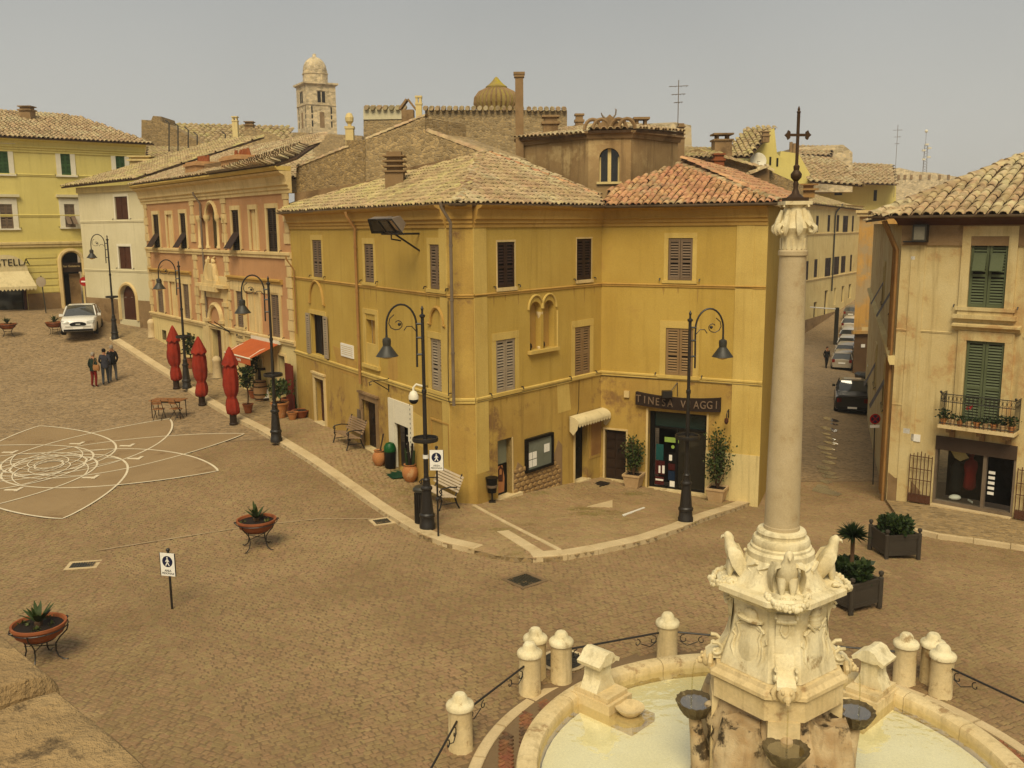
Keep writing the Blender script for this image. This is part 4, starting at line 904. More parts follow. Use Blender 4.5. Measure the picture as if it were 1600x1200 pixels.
# point where the slope of the long side meets the rubble house
nL = (hipc-el).cross(apex-el)
def on_l(x, y): return Vector((x, y, el.z-(nL.x*(x-el.x)+nL.y*(y-el.y))/nL.z))
topL = on_l(-8.9, 38.1)
roof(CB, [el, hipc, apex, topL], tile_lich, 300, col=.2, row=.3)
valb = on_l(0,0)
nR = (inn-hipc).cross(apex-hipc)
def on_r(x, y): return Vector((x, y, hipc.z-(nR.x*(x-hipc.x)+nR.y*(y-hipc.y))/nR.z))
roof(CB, [hipc, inn, on_r(3.0, 31.9), on_r(.2, 33.2), apex], tile_old, 300, col=.2, row=.3)
ee = FR2.pt(FR2.L+.4, zE, ov); apR = Vector((5.9, 33.2, 10.1))
nQ = (ee-inn).cross(apR-inn)
def on_q(x, y): return Vector((x, y, inn.z-(nQ.x*(x-inn.x)+nQ.y*(y-inn.y))/nQ.z))
roof(CB, [inn, ee, apR, on_q(3.3, 32.0)], tile_red, 300, col=.21, row=.32)
roof(CB, [ee, Vector((11.0, 35.5, zE)), Vector((9.0, 38, 10.1)), apR], tile_red, 0)
ridge(CB, hipc, apex, tile_old); ridge(CB, ee+Vector((0,0,.02)), apR, tile_old); ridge(CB, on_r(2.9,31.6), apex+Vector((.3,.3,0)), tile_red)
gutter([el, hipc+Vector((-.05,-.08,0)), inn, ee+Vector((.05,-.05,0))], CB)
mb = MB(); side = Fac(E2, (10.4, 35.6)); side.wall(mb, 0, side.L, -2, ZE); obj('side_wall', mb, ochre, CB)
cpos = on_l(-3.95, 32.6); chimney(CB, (cpos.x, cpos.y, cpos.z-.15), .62, .62, bare, 'louvre')

def cable(F, pts, parent, r_=.012):
    m_ = MB(); m_.tube([F.pt(*F.uz(x, y, .03), .03) for x, y in pts], r_, 5); return obj('cable', m_, iron, parent)
cable(FL, ((459,549),(520,568),(600,594),(706,629)), CB); cable(FR1, ((746,629),(840,607),(930,586)), CB); cable(FR2, ((938,586),(1060,594),(1190,603)), CB); cable(FL, ((700,470),(700,560),(701,628)), CB); cable(FR1, ((905,588),(904,640),(900,655)), CB, .009)
for F, pts, m_k in ((FL, ((607,560),(620,556),(622,590),(612,600),(606,585)), ochre_dk), (FL, ((640,640),(660,652),(662,700),(648,690)), ochre_lt), (FR1, ((870,600),(888,592),(892,640),(872,646)), ochre_lt), (FL, ((520,540),(534,545),(558,566),(556,590),(530,580)), ochre_dk), (FR2, ((1110,690),(1150,700),(1160,745),(1108,742)), ochre_base)):
    m_ = MB(); F.poly(m_, [F.uz(x, y) for x, y in pts], -.01, .006); obj('plaster_patch', m_, m_k, CB)

drip = mat('rain_stain', (.44,.315,.11), (.38,.26,.09), scale=2)
for F, rc in [(FL, r_) for r_ in L_up+L_mid]+[(FR1, r_) for r_ in R_up+R_mid]+[(FR2, r_) for r_ in (W_up, W_mid)]:
    for k_ in range(3):
        u_ = rc[0]-.16+(rc[1]-rc[0]+.32)*(k_*.5)+random.uniform(-.05,.05); l_ = random.uniform(.25,.7); w2 = random.uniform(.02,.05); zt_ = rc[2]-.11
        m_ = MB(); F.poly(m_, [(u_-w2, zt_), (u_+w2, zt_), (u_+w2*.7, zt_-l_*.6), (u_, zt_-l_), (u_-w2*.8, zt_-l_*.5)], -.01, .004); obj('rain_stain', m_, drip, CB)
# ================================================================== pink palazzo
PZ = thing('palazzo', 'pink plastered palazzo with cream quoins beside the ochre house', 'palazzo', (-14, 45, .8))
ZT = 9.75
ups = [FRED.rect(241,250,335,388), FRED.rect(283,292,333,389), FRED.rect(364,375,328,391), FRED.rect(419,434,325,393)]
upb = [FRED.rect(262,270,335,388), FRED.rect(392,402,327,391)]
lows = [FRED.rect(247,256,437,488), FRED.rect(288,297,444,498), FRED.rect(371,381,455,511), FRED.rect(425,438,458,527)]
lowb = [FRED.rect(267,276,440,494), FRED.rect(386,407,456,519)]
lg = [FRED.rect(313,321,341,388), FRED.rect(325,339,319,388)+(True,), FRED.rect(343,351,340,388)]
dr_p = FRED.rect(332,349,480,572); dr_p = (dr_p[0], dr_p[1], base_z(FRED, (dr_p[0]+dr_p[1])/2, KH), dr_p[3], True)
mb = MB(); FRED.wall(mb, 0, FRED.L, 3.4, ZT, ups+upb+lows+lowb+lg, .25); obj('wall', mb, pink, PZ)
shop_p = FRED.rect(437,447,556,612); s2_ = FRED.rect(373,385,538,592)
shop_p = (shop_p[0], shop_p[1], base_z(FRED, shop_p[0], KH), shop_p[3]); s2_ = (s2_[0], s2_[1], base_z(FRED, s2_[0], KH), s2_[3]); s3_ = FRED.rect(400,412,560,610); s3_ = (s3_[0], s3_[1], base_z(FRED, s3_[0], KH), s3_[3])
cell = [FRED.rect(253,260,516,531), FRED.rect(292,299,520,540)]
mb = MB(); FRED.wall(mb, 0, FRED.L, -.5, 3.4, [dr_p, shop_p, s2_, s3_]+cell, .3); obj('ground_floor_wall', mb, cream_wall, PZ)
mb = MB()
for rc in ups: w_ = window(FRED, rc, PZ, wood_dk, cream, fw=.16, proud=.05)
for k_, rc in enumerate(ups[:3]):          # hopper flaps pushed out at the bottom
    u0, u1, z0, z1 = rc; m_ = MB(); m_.quad(FRED.pt(u0, z0+.75, .03), FRED.pt(u1, z0+.75, .03), FRED.pt(u1, z0+.08, .5), FRED.pt(u0, z0+.08, .5)); m_.quad(FRED.pt(u0, z0+.78, .0), FRED.pt(u1, z0+.78, .0), FRED.pt(u1, z0+.1, .46), FRED.pt(u0, z0+.1, .46)); obj('window_flap', m_, sh_dark, PZ)
for rc in lows: window(FRED, rc, PZ, sh_grey, cream, fw=.18, proud=.05)
for rc in upb+lowb:
    u0, u1, z0, z1 = rc; m_ = MB(); FRED.box(m_, u0, u1, z0, z1, -.14, -.06); b_ = obj('blind_window', m_, cream, PZ); m_ = MB(); FRED.box(m_, u0-.16, u0, z0, z1, -.02, .05); FRED.box(m_, u1, u1+.16, z0, z1, -.02, .05); FRED.box(m_, u0-.16, u1+.16, z1, z1+.2, -.02, .056); FRED.box(m_, (u0+u1)/2-.03, (u0+u1)/2+.03, z0, z1, -.06, -.03); obj('frame', m_, cream, b_)
m_ = MB(); a, b = lg[0][0]-.1, lg[2][0] if False else max(lg[2][1], lg[0][1])
lo_, hi_ = min(r_[0] for r_ in lg), max(r_[1] for r_ in lg)
FRED.box(m_, lo_, hi_, lg[1][2], lg[1][3], -.9, -.85); lgo = obj('loggia', m_, mat('loggia_plaster', (.2,.1,.06)), PZ)
m_ = MB()
for r_ in (lg[0], lg[2]): FRED.box(m_, r_[0], r_[1], r_[2], r_[3], -.3, -.25)
obj('loggia_screen', m_, wood_red, lgo, kind='stuff')
c_ = lg[1]; mm_, rr_ = (c_[0]+c_[1])/2, (c_[1]-c_[0])/2; m_ = MB(); m_.tube([FRED.pt(mm_-(rr_+.1)*math.cos(math.pi*k/14), c_[3]-rr_+(rr_+.1)*math.sin(math.pi*k/14), .03) for k in range(15)], .09, 6); obj('arch_moulding', m_, cream, lgo, smooth=40)
for uu in (lo_-.1, c_[0]-.13, c_[1]+.13, hi_+.1):
    m_ = MB(); q = FRED.pt(uu, c_[2], -.02); h_ = lg[0][3]-c_[2]; m_.lathe([(.14,0),(.14,.1),(.1,.15),(.085,h_-.2),(.15,h_-.1),(.17,h_),(.17,h_+.14)], 12, q); obj('column', m_, cream, lgo, smooth=40)
# quoin stones, every one a stone
qz = {}
for uu in (.22, FRED.uz(354,400)[0], FRED.uz(305,400)[0], FRED.L-.25):
    z = 3.46; k = 0; w0 = .62
    while z < ZT-.35:
        wd = w0 if k % 2 else w0*.62; h_ = .44
        if not (6.75 < z < 7.1):
            m_ = MB(); a, b = max(0, uu-wd/2), uu+wd/2; FRED.box(m_, a, b, z, z+h_-.03, -.02, .05); obj('quoin_stone', m_, cream, PZ)
        z += h_; k += 1
for z, h_, pr in ((6.95,.26,.12), (3.4,.22,.14)): course(FRED, -.05, FRED.L+.05, z, PZ, cream, h_, pr)
for ua, ub in ((FRED.uz(358,440)[0], FRED.uz(442,440)[0]), (FRED.uz(236,430)[0], FRED.uz(300,440)[0])):
    ua, ub = min(ua, ub), max(ua, ub); z_ = FRED.uz(400, 437)[1]; course(FRED, ua, ub, z_, PZ, ochre_dk, .2, .16, 'window_cornice'); m_ = MB(); FRED.box(m_, ua+.1, ub-.1, z_-.55, z_-.1, -.02, .03); obj('frieze', m_, cream, PZ)
cornice(FRED, -.3, FRED.L+.35, ZT+.5, PZ, cream, k=1.35)
m_ = MB(); FRED.band(m_, -.3, FRED.L+.35, [(-.02,ZT+.5),(.55,ZT+.53),(.62,ZT+.62),(.62,ZT+.68),(-.02,ZT+.68)]); obj('cornice_crown', m_, ochre_lt, PZ)
# portal
u0, u1, z0, z1, _ = dr_p; um = (u0+u1)/2
m_ = MB(); FRED.box(m_, u0, u1, z0, z1, -.32, -.26); d_ = obj('portal_door', m_, wood_red, PZ)
m_ = MB(); [FRED.box(m_, u0+.1+(u1-u0)/2*i, u0+(u1-u0)/2*(i+1)-.1, z0+.2+j*.9, z0+.95+j*.9, -.26, -.23) for i in range(2) for j in range(2)]; obj('door_panels', m_, wood_red, d_)
m_ = MB(); r_ = (u1-u0)/2
for k in range(5): a = math.pi*(k+.5)/5; m_.tube([FRED.pt(um, z1-r_, -.22), FRED.pt(um-r_*math.cos(a), z1-r_+r_*math.sin(a), -.22)], .025, 5)
m_.tube([FRED.pt(um-r_*.5*math.cos(math.pi*k/8), z1-r_+r_*.5*math.sin(math.pi*k/8), -.22) for k in range(9)], .025, 5); obj('fanlight_grille', m_, iron, d_)
m_ = MB()
for s_ in (-1, 1):
    a = um+s_*(r_+.25); FRED.box(m_, a-.18, a+.18, z0, z1-r_, -.02, .14); FRED.box(m_, a-.25, a+.25, z1-r_, z1-r_+.14, -.02, .2)
    b = um+s_*(r_+.75); FRED.box(m_, b-.22, b+.22, z0, z1+.45, -.02, .1); FRED.box(m_, b-.28, b+.28, z1+.1, z1+.3, -.02, .16)
m_.tube([FRED.pt(um-(r_+.12)*math.cos(math.pi*k/14), z1-r_+(r_+.12)*math.sin(math.pi*k/14), .03) for k in range(15)], .13, 6)
FRED.box(m_, um-r_-1.0, um+r_+1.0, z1+.45, z1+.95, -.02, .08); FRED.box(m_, um-r_-1.15, um+r_+1.15, z1+.95, z1+1.1, -.02, .3); FRED.box(m_, um-r_-.95, um+r_+.95, z1+1.1, z1+1.5, -.02, .06)
obj('portal_surround', m_, cream, d_, smooth=30)
# carved arms over the portal
ca = FRED.rect(322,345,404,446); uc, zc_ = (ca[0]+ca[1])/2, (ca[2]+ca[3])/2; m_ = MB(); FRED.box(m_, uc-1.05, uc+1.05, ca[2]-.25, ca[2], -.02, .35); FRED.box(m_, uc-.9, uc+.9, ca[2], ca[2]+.25, -.02, .25); arms = obj('carved_arms', m_, cream, PZ)
m_ = MB(); FRED.poly(m_, [(uc-.3,zc_-.3),(uc,zc_-.52),(uc+.3,zc_-.3),(uc+.33,zc_+.3),(uc+.12,zc_+.42),(uc,zc_+.36),(uc-.12,zc_+.42),(uc-.33,zc_+.3)], 0, .16)
for s_ in (-1, 1):
    m_.tube([FRED.pt(uc+s_*.42, zc_-.6, .08), FRED.pt(uc+s_*.55, zc_-.1, .12), FRED.pt(uc+s_*.42, zc_+.3, .1), FRED.pt(uc+s_*.28, zc_+.62, .08), FRED.pt(uc+s_*.4, zc_+.72, .05)], [.13,.18,.14,.09,.04], 7); m_.ball(FRED.pt(uc+s_*.42, zc_+.5, .12), .11)
    m_.tube([FRED.pt(uc+s_*.5, zc_+.1, .1), FRED.pt(uc+s_*.75, zc_-.3, .12), FRED.pt(uc+s_*.7, zc_-.65, .12)], [.08,.1,.06], 6)
obj('shield_and_supporters', m_, cream, arms, smooth=50)
# ground-floor openings of the palazzo
for rc in (shop_p, s2_, s3_): m_ = MB(); FRED.box(m_, rc[0], rc[1], rc[2], rc[3], -.6, -.55); o_ = obj('shop_doorway', m_, dark_in, PZ); m_ = MB(); FRED.box(m_, rc[0]-.1, rc[0], rc[2], rc[3]+.1, -.02, .04); FRED.box(m_, rc[1], rc[1]+.1, rc[2], rc[3]+.1, -.02, .04); FRED.box(m_, rc[0], rc[1], rc[3], rc[3]+.1, -.02, .04); obj('frame', m_, cream, o_)
a, b, c, e = s2_; m_ = MB(); FRED.box(m_, a+.02, (a+b)/2, c+.02, e-.02, -.2, -.15); obj('door_leaf', m_, cream, PZ)
m_ = MB(); FRED.box(m_, a-.12, b+.12, e+.12, e+.6, .0, .08); sgn = obj('shop_fascia', m_, cream, PZ); text('lettering', 'Museo', .3, wood_dk, sgn, facT(FRED, (a+b)/2, e+.36, .085), .004)
for rc in cell: m_ = MB(); FRED.box(m_, *rc, -.3, -.25); o_ = obj('cellar_window', m_, dark_in, PZ); m_ = MB(); [FRED.box(m_, rc[0]+(rc[1]-rc[0])*(k+.5)/4-.015, rc[0]+(rc[1]-rc[0])*(k+.5)/4+.015, rc[2], rc[3], -.04, -.01) for k in range(4)]; obj('grille', m_, iron, o_)
# roof, attic piers and lattice panel
ev = ZT+.72
f0, f1 = FRED.pt(-.3, ev, .6), FRED.pt(FRED.L+.35, ev, .6); back = Vector((-FRED.n[0], -FRED.n[1], 0))
bz = lambda u, k: FRED.pt(u, ev, .6)+back*k+Vector((0,0,.35*k))
roof(PZ, [f0, f1, bz(FRED.L+.35, 6), bz(7.5, 6), bz(3.2, 3.6), bz(-.3, .9)], tile_old, 120)
m_ = MB(); s_w = Fac(FRED.pt(FRED.L, 0)[:2], (FRED.pt(FRED.L, 0)+back*8)[:2]); s_w.wall(m_, 0, 8, 0, ev); obj('side_wall', m_, cream_wall, PZ)
gutter([FRED.pt(.3, ev+.1, .72), FRED.pt(6.8, ev+.1, .72)], PZ, .09)
for xa, xb, yt, yb in ((294,311,253,283), (351,376,243,276)):
    ua, ub = FRED.uz(xa, 265, -.1)[0], FRED.uz(xb, 265, -.1)[0]; ua, ub = min(ua, ub), max(ua, ub); zt_ = FRED.uz((xa+xb)/2, yt, -.1)[1]
    m_ = MB(); FRED.box(m_, ua, ub, ev-.1, zt_-.2, -1.2, .05); FRED.box(m_, ua-.08, ub+.08, zt_-.2, zt_-.08, -1.28, .13); FRED.box(m_, ua+.02, ub-.02, zt_-.08, zt_, -1.18, .03); obj('attic_pier', m_, mat('attic_peach', (.55,.36,.19)), PZ)
    m_ = MB(); 
    for k in range(5): q = FRED.pt(ua+(ub-ua)*(k+.5)/5, zt_, -.6); m_.tube([q, q+Vector((random.uniform(-.12,.12), 0, .3))], [.1, .07], 6)
    obj('pier_tiles', m_, terra, PZ, smooth=40, kind='stuff')
ua, ub = FRED.uz(350, 268)[0], FRED.uz(311, 268)[0]; ua, ub = min(ua, ub), max(ua, ub); zt_ = FRED.uz(330, 253)[1]; m_ = MB()
for k in range(9): FRED.box(m_, ua, ub, ev+.02+k*(zt_-ev)/9, ev+.02+(k+.72)*(zt_-ev)/9, -.35, -.28)
FRED.box(m_, ua, ub, ev, zt_, -.5, -.45); obj('brick_lattice', m_, bare, PZ, kind='stuff')
downpipe(FRED, 311, 300, 535, PZ, m=zinc)
# ================================================================== white house
w0 = at(130, 400, 58.9); w1 = at(231, 400, 55.0); FW = Fac(w0[:2], w1[:2])
WH = thing('white_house', 'plain white house with dark brown shutters and arched door', 'house', (w0.x, w0.y, 2.3))
zb_ = FW.uz(190, 501)[1]; zt_ = FW.uz(180, 290)[1]
ww = [FW.rect(180,200,307,343), FW.rect(186,205,385,420)]; wd = FW.rect(189,213,446,500)+(True,)
m_ = MB(); FW.wall(m_, 0, FW.L, FW.uz(180,467)[1], zt_, ww, .2); zpl = FW.uz(180,467)[1]; obj('wall', m_, white_wall, WH) if False else None
m_ = MB(); FW.wall(m_, 0, FW.L, zb_-1.5, zt_, ww+[wd], .2); obj('wall', m_, white_wall, WH)
m_ = MB(); FW.box(m_, 0, wd[0]-.25, zb_-1.5, zpl, -.02, .03); obj('plinth', m_, bare, WH); m_ = MB(); FW.box(m_, wd[1]+.25, FW.L, zb_-1.5, zpl, -.02, .03); obj('plinth', m_, bare, WH)
for rc in ww:
    w_ = window(FW, rc, WH, wood_red, white_p, fw=.13, proud=.02, leaves=0, sill=False); u0, u1, z0, z1 = rc
    for a, b in ((u0+.02, (u0+u1)/2-.01), ((u0+u1)/2+.01, u1-.02)):
        m_ = MB(); FW.box(m_, a, b, z0, z1, -.1, -.05); [FW.box(m_, a+.06, b-.06, z0+(z1-z0)*(j+.12)/3, z0+(z1-z0)*(j+.88)/3, -.05, -.03) for j in range(3)]; obj('shutter', m_, wood_red, w_)
u0, u1, z0, z1, _ = wd; m_ = MB(); FW.box(m_, u0, u1, z0, z1, -.25, -.2); d_ = obj('door', m_, wood_red, WH); m_ = MB(); r_ = (u1-u0)/2; m_.tube([FW.pt(u0-.1, z0, .0)]+[FW.pt((u0+u1)/2-(r_+.1)*math.cos(math.pi*k/14), z1-r_+(r_+.1)*math.sin(math.pi*k/14), 0) for k in range(15)]+[FW.pt(u1+.1, z0, 0)], .11, 6); obj('door_frame', m_, cream, d_, smooth=40)
m_ = MB(); [m_.box(FW.pt((u0+u1)/2+s_*.25, 0)[0]-.06, FW.pt((u0+u1)/2+s_*.25, 0)[0]+.06, FW.pt((u0+u1)/2, 0, -.16)[1]-.05, FW.pt((u0+u1)/2, 0, -.16)[1]+.03, z0+1.35, z0+1.4) for s_ in (-1, 1)]; obj('handle', m_, zinc, d_)
for y_ in (346, 423): course(FW, 0, FW.L, FW.uz(180, y_)[1], WH, white_wall, .12, .05)
m_ = MB(); FW.box(m_, 0, FW.L, zt_-.35, zt_, -.02, .12); obj('eaves_band', m_, cream_wall, WH)
eL, eR = FW.pt(-.9, zt_+.05, .55), FW.pt(FW.L+.2, zt_+.05, .55); bk = Vector((-FW.n[0], -FW.n[1], 0))
roof(WH, [eL, eR, eR+bk*8+Vector((1.2,0,3.1)), eL+bk*8+Vector((3.5,0,3.1))], tile_lich, 60, col=.27, row=.4)
m_ = MB(); sw = Fac(FW.pt(0,0)[:2], (FW.pt(0,0)+bk*9)[:2]); sw.wall(m_, 0, 9, 1, zt_); obj('side_wall', m_, white_wall, WH)
q = at(224, 245, 63); chimney(WH, (q.x, q.y, q.z-1.2), 1.3, .9, cream_wall, 'flat')
q = at(314, 240, 60); chimney(WH, (q.x, q.y, q.z-1.0), .9, .7, cream_wall, 'flat', name='dormer')
# ================================================================== long pale yellow house at the left
y0_ = at(236, 380, 66.6); y1_ = Vector(y0_[:2])-Vector((math.sin(R(48.75)), math.cos(R(48.75))))*18; FY = Fac(y1_, y0_[:2])
LY = thing('yellow_house', 'long pale yellow house with bright green shutters at the left edge', 'house', (y1_[0], y1_[1], 2.7))
zt_ = FY.uz(100, 222)[1]; zg = 2.0
gw = [FY.rect(-4,13,236,272), FY.rect(95,110,239,274), FY.rect(181,195,243,275)]; mw = [FY.rect(0,20,319,357), FY.rect(101,117,319,355)]
ad = FY.rect(98,130,393,480)+(True,); sd_ = FY.rect(-25,41,447,491)
m_ = MB(); FY.wall(m_, 0, FY.L, zg-1, zt_, gw+mw+[ad, sd_], .25); obj('wall', m_, pale_yel, LY)
for rc in gw: window(FY, rc, LY, sh_bright, white_p, fw=.3, proud=.05, d=-.04)
for rc in mw: window(FY, rc, LY, sh_grey, white_p, fw=.3, proud=.05, d=-.04)
for rc in gw+mw: m_ = MB(); FY.box(m_, rc[0]-.45, rc[1]+.45, rc[3]+.45, rc[3]+.62, -.02, .22); obj('window_hood', m_, white_wall, LY)
rc = mw[1]; m_ = MB(); [m_.quad(FY.pt(a, rc[2]+.75, .02), FY.pt(b, rc[2]+.75, .02), FY.pt(b, rc[2]+.2, .6), FY.pt(a, rc[2]+.2, .6)) for a, b in ((rc[0], (rc[0]+rc[1])/2-.05), ((rc[0]+rc[1])/2+.05, rc[1]))]; obj('window_flap', m_, sh_grey, LY, kind='stuff')
for y_, h_, pr in ((275,.14,.06), (337,.14,.06), (381,.34,.16)): course(FY, 0, FY.L, FY.uz(100, y_)[1], LY, cream_wall if h_ > .2 else pale_yel, h_, pr)
for y_ in (402,413,424,434,445,456): 
    z_ = FY.uz(70, y_)[1]; m_ = MB(); FY.box(m_, sd_[1]+.2, ad[0]-.3, z_-.03, z_+.27, -.01, .035); obj('rusticated_course', m_, pale_yel, LY)
m_ = MB(); FY.box(m_, sd_[1]+.1, ad[0]-.25, zg-.5, FY.uz(70, 458)[1], -.01, .04); obj('plinth', m_, bare, LY)
cornice(FY, 0, FY.L, zt_+.05, LY, pale_yel, k=1.3)
u0, u1, z0, z1, _ = ad; r_ = (u1-u0)/2; um = (u0+u1)/2; m_ = MB(); FY.box(m_, u0, u1, z0, z1, -.9, -.85); d_ = obj('arched_shopfront', m_, dark_in, LY)
m_ = MB(); m_.tube([FY.pt(u0-.1, z0, .02)]+[FY.pt(um-(r_+.1)*math.cos(math.pi*k/14), z1-r_+(r_+.1)*math.sin(math.pi*k/14), .02) for k in range(15)]+[FY.pt(u1+.1, z0, .02)], .14, 6); obj('arch_frame', m_, cream, d_, smooth=40)
m_ = MB(); FY.box(m_, u0, u1, z1-r_*2.1, z1-r_*1.15, -.2, -.12); b_ = obj('fascia', m_, wood_dk, d_); text('lettering', 'Bar Gelateria', .2, cream, b_, facT(FY, um, z1-r_*1.5, -.11), .004)
m_ = MB(); FY.box(m_, u0+.55, u1-.06, z0+.05, z1-r_*2.3, -.5, -.45); obj('door_leaf', m_, bare, d_); m_ = MB(); FY.box(m_, u0-.2, u1+.2, z0-.3, z0+.04, -.6, .2); obj('doorstep', m_, trav, d_)
m_ = MB(); FY.box(m_, *sd_[:2], sd_[2]-.2, sd_[3], -.8, -.75); d_ = obj('shop_window', m_, dark_in, LY); m_ = MB(); FY.box(m_, sd_[1]-.1, sd_[1]+.05, sd_[2]-.2, sd_[3], -.3, .03); FY.box(m_, sd_[0], sd_[1], sd_[2]-.1, sd_[2]+.1, -.3, .02); obj('frame', m_, wood_red, d_); m_ = MB(); FY.box(m_, sd_[0], sd_[1]-.1, sd_[2]+.1, sd_[3], -.32, -.3); obj('pane', m_, glass, d_)
aw = thing('shop_awning', 'cream half-dome shop awning lettered in black at left edge', 'awning', FY.pt(sd_[1], sd_[3], 0))
ua, ub = FY.uz(-30, 450, 0)[0], FY.uz(50, 450, 0)[0]; zc_ = FY.uz(10, 447)[1]; zk = FY.uz(10, 424)[1]; za = FY.uz(10, 398)[1]; mid = (ua+ub)/2; hw = (ub-ua)/2; m_ = MB(); rs = []
for k in range(17):
    a = math.pi*k/16; x = mid-hw*.85*math.cos(a); z_ = zk+(za-zk)*math.sin(a); rs.append([FY.pt(x, z_, .05), FY.pt(x, z_, .35)])
m_.add([FY.pt(mid-hw*.85*math.cos(math.pi*k/16), zk+(za-zk)*math.sin(math.pi*k/16), .36) for k in range(17)], [tuple(range(17))]); m_.rings(rs, False, False, False); obj('arched_head', m_, cloth_c, aw)
text('lettering', 'STELLA', .62, black_p, aw, facT(FY, FY.uz(18,412)[0], zk+.55, .4), .006)
m_ = MB(); n = 14; m_.quad(FY.pt(ua+hw*.15, zk, .36), FY.pt(ub-hw*.15, zk, .36), FY.pt(ub, zc_, 1.2), FY.pt(ua, zc_, 1.2)); m_.add([FY.pt(ub-hw*.15, zk, .36), FY.pt(ub, zc_, 1.2), FY.pt(ub, zc_, .03), FY.pt(ub-hw*.15, zk, .03)], [(0,1,2,3)])
for k in range(n): a, b = ua+(ub-ua)*k/n, ua+(ub-ua)*(k+1)/n; m_.add([FY.pt(a, zc_, 1.2), FY.pt(b, zc_, 1.2), FY.pt(b, zc_-.15, 1.21), FY.pt((a+b)/2, zc_-.28, 1.21), FY.pt(a, zc_-.15, 1.21)], [(0,1,2,3,4)])
obj('canopy', m_, cloth_c, aw)
eL, eR = FY.pt(0, zt_+.1, .6), FY.pt(FY.L+.5, zt_+.1, .6); bk = Vector((-FY.n[0], -FY.n[1], 0))
roof(LY, [eL, eR, eR+bk*7+Vector((-2,-2,2.3)), eL+bk*7+Vector((0,0,2.3))], tile_old, 0, col=.28, row=.42)
q = at(44, 190, 66); chimney(LY, (q.x, q.y, q.z-.8), .75, 1.5, bare, 'flat')
# ================================================================== house with green shutters at the right
RH = thing('green_shutter_house', 'weathered peach house with green shutters, balcony and shop', 'house', (14, 27, -.9))
ZR = 8.1
g1 = FRB.rect(1515,1574,369,481); g2 = FRB.rect(1506,1566,533,668); shp = FRB.rect(1459,1586,688,812); shp = (shp[0], shp[1], base_z(FRB, 2.5, KH+.02), shp[3])
m_ = MB(); FRB.wall(m_, 0, FRB.L, -2, ZR, [g1, g2, shp], .25); obj('wall', m_, peach, RH)
for rc in (g1, g2):
    w_ = window(FRB, rc, RH, sh_green, peach, fw=.24, proud=.07, d=-.06, sill=(rc is g1)); 
a, b, c, e = g1; m_ = MB(); um = (a+b)/2
for s_, t_ in ((a+.1, um-.06), (um+.06, b-.1)): z_ = c+(e-c)*.52; m_.par(FRB.pt(s_, z_, .14), FRB.pt(t_, z_, .14)-FRB.pt(s_, z_, .14), FRB.pt(s_, z_+.5, .0)-FRB.pt(s_, z_, .14), Vector((*FRB.n, 0))*.03)
obj('shutter_flap', m_, sh_green, RH, kind='stuff')
m_ = MB(); FRB.box(m_, a-.35, b+.35, c-.34, c-.22, -.02, .16); FRB.box(m_, a-.25, b+.25, c-.22, c-.1, -.02, .08); obj('sill_moulding', m_, peach, RH)
a, b, c, e = g2; m_ = MB(); FRB.band(m_, a-.4, b+.4, [(-.02,e+.3),(.1,e+.3),(.14,e+.36),(.22,e+.42),(.22,e+.48),(-.02,e+.52)]); obj('window_hood', m_, peach, RH)
course(FRB, 0, a-.45, 4.73, RH, peach, .06, .03); course(FRB, b+.45, FRB.L, 4.73, RH, peach, .06, .03); course(FRB, 0, .72, 2.35, RH, peach, .05, .02)
m_ = MB(); FRB.box(m_, .32, .74, -2, ZR-.6, -.02, .03); obj('pilaster', m_, peach, RH)
m_ = MB(); FRB.box(m_, 0, FRB.L, ZR-.75, ZR-.15, -.02, .06); obj('frieze', m_, bare, RH); m_ = MB(); FRB.band(m_, -.1, FRB.L, [(-.02,ZR-.15),(.1,ZR-.15),(.3,ZR-.02),(.5,ZR+.06),(.5,ZR+.12),(-.02,ZR+.12)]); obj('eaves_soffit', m_, wood_red, RH)
m_ = MB(); rc = FRB.rect(1392,1416,745,775); FRB.poly(m_, [(.02,-2),(1.0,-2),(1.05,-.35),(.8,-.1),(.55,.05),(.25,-.05),(.02,.1)], -.01, .012); obj('bare_patch', m_, bare, RH)
# shop: roller box, frame, window, clothes on display
a, b, c, e = shp; m_ = MB(); FRB.box(m_, a, b, c, e, -1.3, -1.25); sh = obj('shopfront', m_, dark_in, RH); m_ = MB(); FRB.box(m_, a, b, e-.42, e, -.2, .06); obj('roller_shutter_box', m_, mat('brown_metal', (.12,.085,.06), rough=.5), sh)
m_ = MB(); FRB.box(m_, a, a+.06, c, e-.42, -.2, .02); FRB.box(m_, b-.06, b, c, e-.42, -.2, .02); FRB.box(m_, a, b, c, c+.14, -.2, .015); uu = a+(b-a)*.62; FRB.box(m_, uu-.04, uu+.05, c+.14, e-.42, -.18, -.02); obj('frame', m_, zinc, sh)
def clear_m(name, tint, gloss, rough=.03):
    m = bpy.data.materials.new(name); m.use_nodes = True; n = m.node_tree; n.nodes.clear(); o_ = n.nodes.new('ShaderNodeOutputMaterial'); t_ = n.nodes.new('ShaderNodeBsdfTransparent'); g_ = n.nodes.new('ShaderNodeBsdfGlossy'); x_ = n.nodes.new('ShaderNodeMixShader'); f_ = n.nodes.new('ShaderNodeLayerWeight')
    t_.inputs[0].default_value = (*tint, 1); g_.inputs['Roughness'].default_value = rough; f_.inputs[0].default_value = gloss
    n.links.new(f_.outputs['Facing'], x_.inputs[0]); n.links.new(t_.outputs[0], x_.inputs[1]); n.links.new(g_.outputs[0], x_.inputs[2]); n.links.new(x_.outputs[0], o_.inputs[0]); return m
PANE = clear_m('clear_pane', (.9,.92,.9), .12); m_ = MB(); FRB.box(m_, a+.06, uu-.04, c+.14, e-.42, -.1, -.095); obj('pane', m_, PANE, sh)
